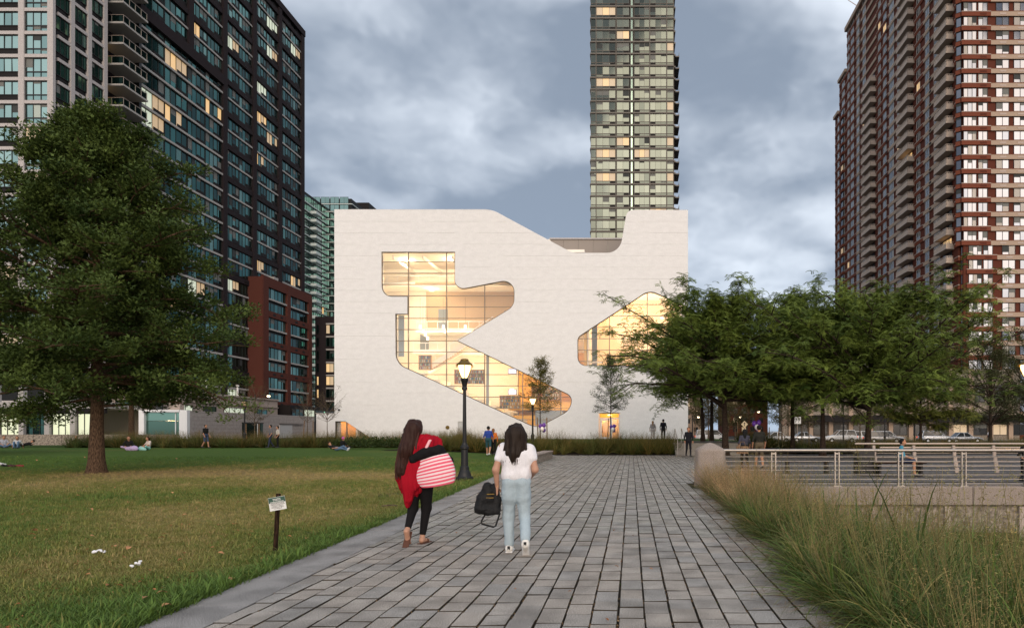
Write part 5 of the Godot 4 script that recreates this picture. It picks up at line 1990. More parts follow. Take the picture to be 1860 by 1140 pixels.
func tree(called: String, label: String, at: Vector3, sp: Dictionary) -> Node3D:
	var t := thing(called, label, "tree", at, 0.0, sp.get("group", ""))
	var r := RandomNumberGenerator.new()
	r.seed = sp.seed
	var h: float = sp.height
	var tr: float = sp.trunk
	var shape: Array = sp.shape
	var low: float = shape[0][0]
	var off: Vector3 = sp.get("lean", Vector3.ZERO)
	# trunk
	var pts := []
	var rad := []
	for i in 11:
		var f := i / 10.0
		pts.append(Vector3(r.randfn(0, 0.05) * f * h * 0.08, f * h * 0.97 - (0.15 if i == 0 else 0.0), r.randfn(0, 0.05) * f * h * 0.08) + off * f * f)
		rad.append(tr * (1.0 - 0.88 * pow(f, 0.8)) * (1.0 if i else 1.0))
	pts.insert(1, Vector3(0, 0.10, 0))
	rad.insert(1, tr * 1.25)
	pts.insert(2, Vector3(0, 0.45, 0))
	rad.insert(2, tr * 1.02)
	rad[0] = tr * 1.65
	var mb := MB.new()
	mb.tube(pts, rad, 10)
	var bark: Material = M[sp.bark]
	obj("trunk", mb, bark, t)
	# limbs
	var lm := MB.new()
	var xfs := []
	var ks := []
	var n: int = sp.limbs
	var up0: float = sp.up[0]
	var up1: float = sp.up[1]
	var droop: float = sp.get("droop", 0.2)
	var ca: Color = sp.colors[0]
	var cb: Color = sp.colors[1]
	var ssc: float = sp.spray_scale
	var root_low: float = sp.get("fork", low)
	for i in n:
		var f := (i + 0.5) / n
		var y := lerpf(low, h * 0.97, pow(f, 0.9))
		var reach := look_up(shape, y) * lerpf(sp.get("inner", 0.72), 1.12, sqrt(r.randf()))
		reach *= 1.0 + sp.get("lobes", 0.0) * noise.get_noise_3d(cos(i * 2.399) * 90.0 + sp.seed, y * 22.0, sin(i * 2.399) * 90.0) * 2.0
		var az := i * 2.399 + r.randfn(0, 0.25)
		var el := lerpf(up0, up1, f) + r.randfn(0, 0.08)
		var out := Vector3(cos(az), 0, sin(az))
		# the limb leaves the trunk lower down the steeper it climbs
		var sy := maxf(root_low, y - reach * sin(el) * 0.75)
		var s := off * pow(sy / h, 2.0) + Vector3(0, sy, 0)
		var lp := [s]
		var dir := (out * cos(el) + Vector3.UP * sin(el)).normalized()
		var cur := s
		var st := reach / 6.0 / maxf(cos(el), 0.35)
		for q in 6:
			dir = (dir + Vector3(r.randfn(0, 0.09), -droop * 0.16 * (q - 1) + r.randfn(0, 0.06), r.randfn(0, 0.09))).normalized()
			cur += dir * st
			lp.append(cur)
		var br := clampf(tr * 0.12 + reach * 0.011, 0.012, tr * 0.5)
		var brs := []
		for q in 7:
			brs.append(br * (1.0 - 0.85 * q / 6.0))
		lm.tube(lp, brs, 5, false)
		var subs: int = sp.subs
		for q in subs:
			var u := lerpf(sp.get("from", 0.28), 1.0, (q + r.randf()) / subs)
			var fi := clampf(u * 6.0, 0.0, 5.99)
			var p: Vector3 = lp[int(fi)].lerp(lp[int(fi) + 1], fi - int(fi))
			var ld: Vector3 = (lp[int(fi) + 1] - lp[int(fi)]).normalized()
			var turn := r.randf_range(0.5, 1.1) * (1 if q % 2 else -1)
			var d2 := ld.rotated(Vector3.UP, turn)
			d2 = (d2 + Vector3(0, r.randf_range(-0.25, 0.55), 0)).normalized()
			var sl := reach * r.randf_range(0.16, 0.34) * (1.15 - 0.4 * u) + 0.25
			var ends := [p]
			for e in 3:
				d2 = (d2 + Vector3(r.randfn(0, 0.15), r.randfn(0, 0.1) - droop * 0.18, r.randfn(0, 0.15))).normalized()
				ends.append(ends[-1] + d2 * sl / 3.0)
			lm.tube(ends, [br * 0.35 + 0.004, br * 0.25 + 0.003, br * 0.15 + 0.003, 0.003], 4, false)
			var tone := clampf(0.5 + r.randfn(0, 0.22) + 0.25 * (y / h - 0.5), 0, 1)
			var count: int = sp.per
			for e in count:
				var w := pow(r.randf(), 0.7) * 3.0
				var pp: Vector3 = ends[mini(int(w), 2)].lerp(ends[mini(int(w), 2) + 1], w - int(w))
				pp += Vector3(r.randfn(0, 1), r.randfn(0, 0.7), r.randfn(0, 1)) * sp.get("spread", 0.16)
				var yaw := Basis(Vector3.UP, r.randf() * TAU)
				var lean := Basis(Vector3(r.randfn(0, 1), 0, r.randfn(0, 1)).normalized(), r.randfn(0, 0.45))
				xfs.append(Transform3D((lean * yaw).scaled(Vector3.ONE * ssc * r.randf_range(0.7, 1.25)), pp))
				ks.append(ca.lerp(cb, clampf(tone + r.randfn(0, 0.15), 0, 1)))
	var limbs := obj("limbs", lm, bark, t)
	limbs.set_meta("kind", "stuff")
	if not xfs.is_empty():
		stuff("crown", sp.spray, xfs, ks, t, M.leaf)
	return t


func build_trees() -> void:
	make_sprays()
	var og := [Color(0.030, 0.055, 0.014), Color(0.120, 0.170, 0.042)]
	var oak_shape := [[2.2, 2.7], [3.2, 3.5], [4.8, 4.0], [6.6, 4.1], [8.0, 3.8], [9.4, 3.1], [10.4, 2.4], [11.3, 1.6], [12.9, 0.45]]
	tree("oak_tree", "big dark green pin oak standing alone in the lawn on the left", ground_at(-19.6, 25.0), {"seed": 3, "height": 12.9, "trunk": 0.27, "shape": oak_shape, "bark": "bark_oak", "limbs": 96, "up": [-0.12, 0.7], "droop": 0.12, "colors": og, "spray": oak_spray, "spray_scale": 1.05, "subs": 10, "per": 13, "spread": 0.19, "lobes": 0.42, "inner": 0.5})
	var back := [[3.6, 3.0], [5.0, 4.2], [8.0, 3.6], [11.0, 1.6], [12.5, 0.4]]
	tree("oak_tree", "second oak far behind, its trunk showing just right of the big trunk", ground_at(-42.5, 58.0), {"seed": 5, "height": 12.6, "trunk": 0.27, "shape": back, "bark": "bark_oak", "limbs": 42, "up": [0.0, 0.8], "droop": 0.12, "colors": og, "spray": oak_spray, "spray_scale": 1.5, "subs": 7, "per": 7, "spread": 0.2})
	tree("oak_tree", "dark oak at the left edge of the photo with low hanging branches", ground_at(-37.5, 39.0), {"seed": 6, "height": 10.5, "trunk": 0.25, "shape": [[1.6, 3.0], [3.0, 4.2], [6.0, 3.8], [9.0, 1.8], [10.4, 0.4]], "bark": "bark_oak", "limbs": 36, "up": [-0.1, 0.8], "droop": 0.15, "colors": og, "spray": oak_spray, "spray_scale": 1.6, "subs": 7, "per": 7, "spread": 0.2})
	# the grove on the right
	var ag := [Color(0.040, 0.072, 0.014), Color(0.185, 0.245, 0.046)]
	var yg := [Color(0.055, 0.085, 0.014), Color(0.16, 0.16, 0.032)]
	var list := [
		[1318, 44.0, 9.6, 0.24, [[3.7, 4.0], [4.5, 6.0], [6.0, 6.2], [7.5, 4.8], [8.8, 3.0], [9.8, 0.8]], 44, Vector3(-0.6, 0, 0), ag, "broad leafy tree with the thickest brown trunk, just right of the library"],
		[1277, 51.0, 8.6, 0.17, [[3.8, 3.0], [5.0, 4.2], [6.8, 3.8], [8.6, 0.9]], 26, Vector3(-0.8, 0, 0), ag, "leafy tree with the leftmost slim dark trunk of the grove"],
		[1293, 55.0, 9.6, 0.18, [[4.2, 2.6], [6.0, 3.8], [8.0, 3.0], [9.6, 0.8]], 24, Vector3.ZERO, ag, "leafy tree whose dark trunk stands second from the left in the grove"],
		[1440, 48.0, 10.6, 0.17, [[4.0, 2.6], [5.4, 3.8], [7.8, 3.6], [9.4, 1.9], [10.7, 0.5]], 30, Vector3(0.2, 0, 0), ag, "tall leafy tree in the middle of the grove with a slim dark trunk"],
		[1495, 42.0, 8.4, 0.19, [[3.6, 2.6], [4.6, 3.8], [6.2, 3.8], [7.6, 2.4], [8.6, 0.6]], 32, Vector3.ZERO, ag, "leafy tree with a straight dark trunk above the left end of the white limousine"],
		[1577, 41.0, 8.9, 0.22, [[3.5, 4.0], [4.3, 5.8], [5.8, 6.6], [7.4, 4.8], [8.5, 2.5], [9.3, 0.6]], 46, Vector3(0.7, 0, 0), ag, "wide leafy tree with a knobbly trunk in front of the white limousine"]]
	for q in list:
		tree("ash_tree", q[8], ground_at((q[0] - 1147.0) * q[1] / FOCAL, q[1]), {"seed": int(q[0]), "height": q[2], "trunk": q[3], "shape": q[4], "bark": "bark_dark", "limbs": int(q[5] * 1.7), "up": [0.02, 0.95], "droop": 0.16, "colors": q[7], "spray": ash_spray, "spray_scale": 0.92, "subs": 9, "per": 10, "lean": q[6], "fork": 2.4, "spread": 0.24, "inner": 0.35, "from": 0.25, "lobes": 0.45, "group": "leafy trees of the grove by the railing"})
	tree("ash_tree", "yellowish green small tree behind the silver cars on the right", ground_at(24.6, 58.0), {"seed": 31, "height": 7.6, "trunk": 0.15, "shape": [[2.0, 2.4], [3.6, 4.0], [5.6, 3.6], [7.6, 0.8]], "bark": "bark_dark", "limbs": 30, "up": [0.1, 0.9], "droop": 0.2, "colors": yg, "spray": ash_spray, "spray_scale": 1.3, "subs": 8, "per": 6, "spread": 0.22})
	var wg := [Color(0.045, 0.055, 0.020), Color(0.10, 0.11, 0.045)]
	for w in [[1800, 78.0, 11.0, 41, "fine leaved weeping tree in front of the red tower"], [1870, 84.0, 11.5, 42, "fine leaved weeping tree at the photo's right edge"]]:
		tree("weeping_tree", w[4], ground_at((w[0] - 1147.0) * w[1] / FOCAL, w[1]), {"seed": w[3], "height": w[2], "trunk": 0.24, "shape": [[2.2, 3.4], [4.5, 5.0], [8.0, 4.6], [10.0, 2.8], [11.2, 0.8]], "bark": "bark_dark", "limbs": 34, "up": [0.3, 1.1], "droop": 0.55, "colors": wg, "spray": fine_spray, "spray_scale": 2.3, "subs": 9, "per": 9, "spread": 0.28})
	# street trees far behind the grove
	for i in 7:
		var x := [9.5, 14.0, 19.0, 12.0, 24.0, 29.5, 17.0]
		var d := [84.0, 92.0, 86.0, 112.0, 96.0, 88.0, 120.0]
		tree("street_tree", "young street tree far off between the trunks, %s" % ["nearest the library corner", "beside the diamond sign", "left of the white limousine", "in the dim gap behind the thick trunk", "over the roof of the limousine", "behind the silver car", "farthest down the street"][i], ground_at(x[i], d[i]), {"seed": 50 + i, "height": 6.2 + i % 3, "trunk": 0.10, "shape": [[1.9, 1.6], [3.4, 2.6], [5.4, 2.1], [7.0, 0.5]], "bark": "bark_young", "limbs": 20, "up": [0.3, 1.0], "droop": 0.1, "colors": [Color(0.05, 0.055, 0.02), Color(0.13, 0.11, 0.045)], "spray": fine_spray, "spray_scale": 2.4, "subs": 6, "per": 5, "spread": 0.25, "group": "young street trees beyond the grove"})
	# saplings in front of the library
	tree("sapling", "slim conical young tree in front of the library's lit entrance", ground_at(-1.75, 58.0), {"seed": 61, "height": 7.0, "trunk": 0.065, "shape": [[2.3, 1.2], [3.2, 1.45], [4.6, 1.05], [6.0, 0.5], [7.0, 0.15]], "bark": "bark_dark", "limbs": 44, "up": [0.25, 1.1], "droop": 0.05, "colors": [Color(0.035, 0.055, 0.022), Color(0.09, 0.115, 0.042)], "spray": fine_spray, "spray_scale": 1.35, "subs": 5, "per": 4, "spread": 0.1})
	tree("sapling", "young yellowing tree behind the lit lamp post in front of the big window", ground_at(-6.75, 50.5), {"seed": 62, "height": 6.0, "trunk": 0.055, "shape": [[2.2, 1.0], [3.2, 1.25], [4.4, 0.8], [5.4, 0.35], [6.0, 0.12]], "bark": "bark_dark", "limbs": 40, "up": [0.25, 1.1], "droop": 0.05, "colors": [Color(0.065, 0.08, 0.020), Color(0.22, 0.19, 0.045)], "spray": fine_spray, "spray_scale": 1.3, "subs": 5, "per": 4, "spread": 0.1})
	for b in [[462, 57.0, 4.9, 63, "thin sapling with upswept twigs behind the unlit lamp post"], [558, 64.0, 4.8, 64, "bare staked sapling in front of the grey garage wall"], [594, 66.0, 4.0, 65, "bare small sapling against the white wall by the library corner"]]:
		tree("sapling", b[4], ground_at((b[0] - 1147.0) * b[1] / FOCAL, b[1]), {"seed": b[3], "height": b[2], "trunk": 0.05, "shape": [[1.7, 0.9], [2.8, 1.4], [3.8, 1.2], [4.9, 0.5]], "bark": "bark_young", "limbs": 26, "up": [0.5, 1.1], "droop": -0.1, "colors": [Color(0.06, 0.05, 0.015), Color(0.12, 0.09, 0.03)], "spray": fine_spray, "spray_scale": 0.8, "subs": 5, "per": 1 if b[3] > 63 else 2, "spread": 0.1})


func grass_clump(sd: int, blades: int, segs: int, lo: float, hi: float, width: float, arch: float, seeds: int, green: Color, straw: Color) -> ArrayMesh:
	var r := RandomNumberGenerator.new()
	r.seed = sd
	var mb := MB.new()
	for i in blades:
		var a := r.randf() * TAU
		var out := Vector3(cos(a), 0, sin(a))
		var p := out * r.randf_range(0.0, 0.12)
		var l := r.randf_range(lo, hi)
		var el := r.randf_range(0.45, 1.5)
		var dir := (out * cos(el) + Vector3.UP * sin(el)).normalized()
		var side := dir.cross(Vector3.UP).normalized().rotated(dir, r.randf_range(-0.9, 0.9))
		var bend := arch * r.randf_range(0.2, 2.0)
		mb.k = green.lerp(straw, pow(r.randf(), 2.2)) * r.randf_range(0.7, 1.3)
		var w := width * r.randf_range(0.6, 1.3)
		var pl := p - side * w
		var pr := p + side * w
		for s in segs:
			var u := (s + 1.0) / segs
			dir = (dir + Vector3(0, -bend * u, 0) + out * bend * 0.25).normalized()
			p += dir * l / segs
			var ww := w * (1.0 - pow(u, 1.6))
			if s == segs - 1:
				mb.tri(pl, pr, p)
			else:
				mb.quad(pl, pr, p + side * ww, p - side * ww)
				pl = p - side * ww
				pr = p + side * ww
	for i in seeds:
		# airy seed heads
		var a := r.randf() * TAU
		var out := Vector3(cos(a), 0, sin(a)) * r.randf_range(0.05, 0.45)
		var top := out * 1.4 + Vector3.UP * hi * r.randf_range(0.75, 1.08)
		mb.k = straw * r.randf_range(0.8, 1.3)
		mb.bar(out * 0.15, top, 0.0022, 0.0022)
		for q in 16:
			var c := top + Vector3(r.randfn(0, 0.05), r.randfn(-0.08, 0.10), r.randfn(0, 0.05))
			var e := Vector3(r.randfn(0, 1), r.randf_range(-0.2, 1), r.randfn(0, 1)).normalized() * 0.028
			var s2 := e.cross(Vector3(0.3, 0.5, 0.8)).normalized() * 0.0035
			mb.tri(c - s2, c + s2, c + e)
	return mb.put(M.blade)


func build_grasses() -> void:
	var green := Color(0.070, 0.130, 0.028)
	var straw := Color(0.24, 0.20, 0.085)
	var near := []
	for i in 3:
		near.append(grass_clump(100 + i, 110, 7, 0.8, 1.5, 0.0085, 0.42, 2, green, straw))
	var tan_c := []
	for i in 2:
		tan_c.append(grass_clump(120 + i, 100, 5, 0.6, 1.1, 0.0040, 0.28, 22, Color(0.11, 0.11, 0.04), Color(0.36, 0.24, 0.13)))
	var xs := [[], [], [], [], []]
	var ks := [[], [], [], [], []]
	for i in 2300:
		var d := 3.0 + pow(rng.randf(), 1.25) * 15.2
		var x := 2.0 + pow(rng.randf(), 1.15) * 8.5 + 0.18 * noise.get_noise_2d(d * 40.0, 3.0)
		if d < 8.0:
			x -= 0.22
		if (x > 1.0 + 0.62 * d) or x < 1.6:
			continue
		var s := lerpf(0.60, 1.0, sm(1.9, 3.4, x)) * rng.randf_range(0.8, 1.2) * lerpf(1.0, 0.78, sm(9.0, 13.0, d) * sm(3.0, 5.0, x))
		if (d > 12.0 and x < 3.2) or (d < 9.5 and x > 2.2):
			s *= 1.14
		var m: int = i % 3
		if d > 12.5 and x < 3.6 and rng.randf() < 0.7:
			m = 3 + i % 2
		elif rng.randf() < 0.03:
			m = 3 + i % 2
		var lean := Basis(Vector3(rng.randfn(0, 1), 0, rng.randfn(0, 1)).normalized(), rng.randfn(0, 0.10))
		if x < 2.5:
			lean = Basis(Vector3(0, 0, 1), rng.randf_range(0.05, 0.35)) * lean
		xs[m].append(Transform3D((lean * Basis(Vector3.UP, rng.randf() * TAU)).scaled(Vector3.ONE * s), ground_at(x, d) - Vector3(0, 0.11 if x > 2.0 else 0.05, 0)))
		var g := rng.randf_range(0.55, 1.25)
		ks[m].append(Color(g * rng.randf_range(0.85, 1.12), g, g * rng.randf_range(0.85, 1.05)))
	for m in 5:
		var o := stuff("tall_grass", near[m] if m < 3 else tan_c[m - 3], xs[m], ks[m])
		tag(o, "unkempt tall green and straw grasses spilling over the right side of the path" if m < 3 else "fine tan seed grasses in front of the granite pillar and railing", "tall grass", "", "stuff")
	# dry thatch lying on the edge of the path
	var th := MB.new()
	var r := RandomNumberGenerator.new()
	r.seed = 9
	for i in 26:
		var a := r.randf() * TAU
		var p := Vector3(r.randfn(0, 0.13), r.randf_range(0.004, 0.03), r.randfn(0, 0.13))
		var dir := Vector3(cos(a), r.randf_range(-0.05, 0.12), sin(a)).normalized()
		th.k = Color(0.30, 0.19, 0.10).lerp(Color(0.12, 0.07, 0.04), r.randf()) * r.randf_range(0.8, 1.3)
		var sd := dir.cross(Vector3.UP).normalized() * 0.0035
		var l := r.randf_range(0.12, 0.4)
		th.tri(p - sd, p + sd, p + dir * l)
	var tm := th.put(M.blade)
	var tx := []
	for i in 330:
		var d := 4.4 + rng.randf() * 12.0
		var x := 1.72 + absf(rng.randfn(0, 0.25)) - (0.35 if rng.randf() < 0.2 else 0.0)
		tx.append(Transform3D(Basis(Vector3.UP, rng.randf() * TAU).scaled(Vector3.ONE * rng.randf_range(0.5, 1.1)), Vector3(x, gh(x, d) + 0.004, -d)))
	tag(stuff("dry_thatch", tm, tx, []), "flattened dry grass stalks along the right edge of the path", "dry grass", "", "stuff")
	# broad reeds
	var rb := MB.new()
	for i in 5:
		var p := Vector3.ZERO
		var a := i * 1.3
		var dir := Vector3(cos(a) * 0.18, 1, sin(a) * 0.18).normalized()
		var side := Vector3(sin(a), 0, -cos(a))
		rb.k = Color(0.055, 0.085, 0.026) * (0.8 + 0.12 * i)
		var l := 1.0 + 0.17 * i
		for s in 7:
			var q := p + dir * l / 7.0
			var w0 := 0.017 * (1.0 - pow(s / 7.0, 2.5))
			var w1 := 0.017 * (1.0 - pow((s + 1) / 7.0, 2.5))
			rb.quad(p - side * w0, p + side * w0, q + side * w1, q - side * w1)
			p = q
			dir = (dir + Vector3(cos(a), -0.55, sin(a)) * (0.035 * s)).normalized()
	var reed := rb.put(M.blade)
	var rx := []
	for s in [[1735, 10.5], [1690, 11.0], [1750, 8.0], [1620, 12.5], [1575, 9.0], [1820, 7.0], [1450, 13.5], [1790, 9.5], [1840, 11.5], [1560, 7.5], [1660, 7.0], [1500, 11.0]]:
		var d: float = s[1]
		var x: float = (s[0] - 1147.0) * d / FOCAL
		rx.append(Transform3D(Basis(Vector3.UP, rng.randf() * TAU).scaled(Vector3.ONE * rng.randf_range(0.9, 1.25)), ground_at(x, d) - Vector3(0, 0.1, 0)))
	tag(stuff("broad_reeds", reed, rx, []), "broad green reed leaves standing out of the tall grass on the right", "reeds", "", "stuff")
	# planted beds further off
	var far := []
	for i in 3:
		far.append(grass_clump(140 + i, 60, 3, 0.7, 1.15, 0.013, 0.14, 10, Color(0.055, 0.085, 0.022), Color(0.15, 0.14, 0.05)))
	var beds := [["planted_grass_bed", "row of upright green ornamental grasses in dark mulch before the library", -14.5, 3.0, 44.6, 48.2, 330, 1.0], ["planted_grass_bed", "long bed of grasses and low shrubs at the back of the lawn", -43.0, -13.0, 51.0, 56.0, 560, 0.95], ["planted_grass_bed", "bed of grasses behind the railing, below the parked cars", 9.0, 38.0, 47.0, 58.0, 640, 0.85]]
	for b in beds:
		var fx := [[], [], []]
		var fk := [[], [], []]
		for i in int(b[6]):
			var x: float = lerpf(b[2], b[3], rng.randf())
			var d: float = lerpf(b[4], b[5], rng.randf())
			var m := i % 3
			fx[m].append(Transform3D(Basis(Vector3.UP, rng.randf() * TAU).scaled(Vector3(1.1, 1, 1.1) * b[7] * rng.randf_range(0.75, 1.2)), ground_at(x, d)))
			var g := rng.randf_range(0.55, 1.1)
			fk[m].append(Color(g * rng.randf_range(0.85, 1.5), g, g * 0.9))
		var holder := Node3D.new()
		holder.name = numbered(b[0], self)
		add_child(holder)
		tag(holder, b[1], "plant bed", "", "stuff")
		for m in 3:
			stuff("grasses", far[m], fx[m], fk[m], holder)
	# low shrubs
	var sh := MB.new()
	var sr := RandomNumberGenerator.new()
	sr.seed = 77
	for i in 200:
		var dir := Vector3(sr.randfn(0, 1), absf(sr.randfn(0, 0.9)), sr.randfn(0, 1)).normalized()
		var g := sr.randf_range(0.7, 1.3)
		sh.k = Color(0.040, 0.060, 0.018) * g
		leaf_blade(sh, dir * sr.randf_range(0.3, 0.55) + Vector3(0, 0.1, 0), (dir + Vector3(sr.randfn(0, 0.5), 0.3, sr.randfn(0, 0.5))).normalized(), dir.cross(Vector3(0.2, 1, 0.3)).normalized(), 0.13, 0.04)
	var sm_ := sh.put(M.leaf)
	var shrub_where := ["right under the orange corner opening of the library", "just right of the orange corner opening of the library", "between the orange corner opening and the woman in red", "a step left of the woman in red's hair", "touching the outline of the woman in red's hair", "hidden behind the woman in red's head", "in front of the bare staked sapling", "below the white garden wall", "behind the person with pink hair", "right of the person walking in shorts", "left of the unlit lamp post", "at the foot of the unlit lamp post", "left of the person in the blue shirt", "right of the sapling by the entrance", "below the person in the dark suit", "beside the white framed glass pavilion"]
	for i in 16:
		var px: float = [640, 655, 672, 690, 706, 722, 560, 585, 610, 395, 415, 430, 860, 1160, 1200, 350][i]
		var d: float = [47, 49, 46, 48, 50, 47, 52, 53, 51, 54, 55, 54, 47.5, 47.5, 47, 53][i]
		var x := (px - 1147.0) * d / FOCAL
		var o := inst("shrub", sm_, null, Transform3D(Basis(Vector3.UP, i * 1.7).scaled(Vector3(1.3, 1.35 if i < 6 else 1.05, 1.3)), ground_at(x, d)))
		tag(o, "low dark leafy shrub %s" % shrub_where[i], "shrub", "low shrubs in the planted beds")


# ---------------------------------------------------------------- street furniture
func lamp_post(label: String, at: Vector3, lit: bool, power: float) -> void:
	var t := thing("lamp_post", label, "street lamp", at, 0.0, "black park lamp posts")
	var mb := MB.new()
	mb.lathe([Vector2(0.24, 0.0), Vector2(0.24, 0.09), Vector2(0.21, 0.13), Vector2(0.18, 0.24), Vector2(0.14, 0.33), Vector2(0.135, 0.42), Vector2(0.112, 0.45), Vector2(0.105, 0.95), Vector2(0.13, 0.98), Vector2(0.13, 1.04), Vector2(0.09, 1.10), Vector2(0.075, 1.16), Vector2(0.0, 1.16)], 16)
	for i in 8:
		var a := TAU * i / 8.0
		mb.bev(Vector3(cos(a) * 0.205, 0.06, sin(a) * 0.205), Vector3(0.11, 0.12, 0.09), 0.02, Basis(Vector3.UP, -a))
	obj("base", mb, M.iron, t)
	mb = MB.new()
	mb.lathe([Vector2(0.058, 1.15), Vector2(0.050, 2.2), Vector2(0.044, 2.78), Vector2(0.085, 2.80), Vector2(0.085, 2.86), Vector2(0.065, 2.90), Vector2(0.09, 3.02), Vector2(0.12, 3.10), Vector2(0.12, 3.16), Vector2(0.0, 3.16)], 14)
	for i in 10:
		var a := TAU * i / 10.0
		mb.tube([Vector3(cos(a) * 0.056, 1.2, sin(a) * 0.056), Vector3(cos(a) * 0.043, 2.75, sin(a) * 0.043)], [0.008, 0.006], 4)
	obj("shaft", mb, M.iron, t)
	mb = MB.new()
	mb.lathe([Vector2(0.075, 3.165), Vector2(0.13, 3.26), Vector2(0.195, 3.42), Vector2(0.215, 3.50), Vector2(0.19, 3.56), Vector2(0.0, 3.565)], 12)
	obj("lantern_bulb", mb, M.lantern_glow if lit else M.lantern_glass, t)
	mb = MB.new()
	for i in 6:
		var a := TAU * i / 6.0 + 0.3
		var u := Vector3(cos(a), 0, sin(a))
		mb.tube([u * 0.09 + Vector3.UP * 3.16, u * 0.145 + Vector3.UP * 3.26, u * 0.21 + Vector3.UP * 3.42, u * 0.23 + Vector3.UP * 3.51, u * 0.26 + Vector3.UP * 3.58, u * 0.29 + Vector3.UP * 3.54, u * 0.275 + Vector3.UP * 3.50], [0.010, 0.010, 0.010, 0.011, 0.014, 0.012, 0.008], 5)
	obj("lantern_cage", mb, M.lantern_bronze if lit else M.iron, t)
	mb = MB.new()
	mb.lathe([Vector2(0.235, 3.545), Vector2(0.245, 3.575), Vector2(0.20, 3.63), Vector2(0.13, 3.69), Vector2(0.12, 3.74), Vector2(0.05, 3.76), Vector2(0.0, 3.77)], 12)
	obj("lantern_cap", mb, M.lantern_bronze if lit else M.iron, t)
	if lit:
		lamp_light(at + Vector3(0, 3.40, 0), power, 0.10, Color(1.0, 0.76, 0.42))


func street_light(label: String, at: Vector3, height: float, reach: float) -> void:
	var t := thing("street_light", label, "street light", at)
	var mb := MB.new()
	var top := Vector3(0, height + 0.4, 0)
	mb.tube([Vector3.ZERO, top], [0.11, 0.07], 8)
	obj("pole", mb, M.iron, t)
	mb = MB.new()
	mb.tube([Vector3(0, height - 0.2, 0), Vector3(reach * 0.5, height + 0.3, 0), Vector3(reach, height + 0.35, 0)], [0.05, 0.04, 0.035], 6)
	obj("arm", mb, M.iron, t)
	mb = MB.new()
	mb.bev(Vector3(reach, height + 0.32, 0), Vector3(0.75, 0.14, 0.34), 0.04)
	obj("head", mb, M.iron, t)
	mb = MB.new()
	mb.ball(Vector3(reach, height + 0.16, 0), Vector3(0.21, 0.16, 0.21))
	obj("bulb", mb, M.street_glow, t)
	lamp_light(at + Vector3(reach, height + 0.16, 0), 2.0, 0.12)


func street_sign(called: String, label: String, at: Vector3, h: float, sides: int, size: float, rot: float, m: Material) -> Node3D:
	var t := thing(called, label, "road sign", at)
	var mb := MB.new()
	mb.tube([Vector3(0, 0, -0.05), Vector3(0, h, -0.05)], [0.035, 0.035], 6)
	obj("post", mb, M.steel_dull, t)
	var poly := PackedVector2Array()
	for i in sides:
		var a := TAU * (i + 0.5) / sides + rot
		poly.append(Vector2(cos(a), sin(a)) * size)
	mb = MB.new()
	mb.prism(poly, 0.0, 0.03, Transform3D(Basis.IDENTITY, Vector3(0, h - size * 0.7, 0)))
	obj("plate", mb, m, t)
	return t


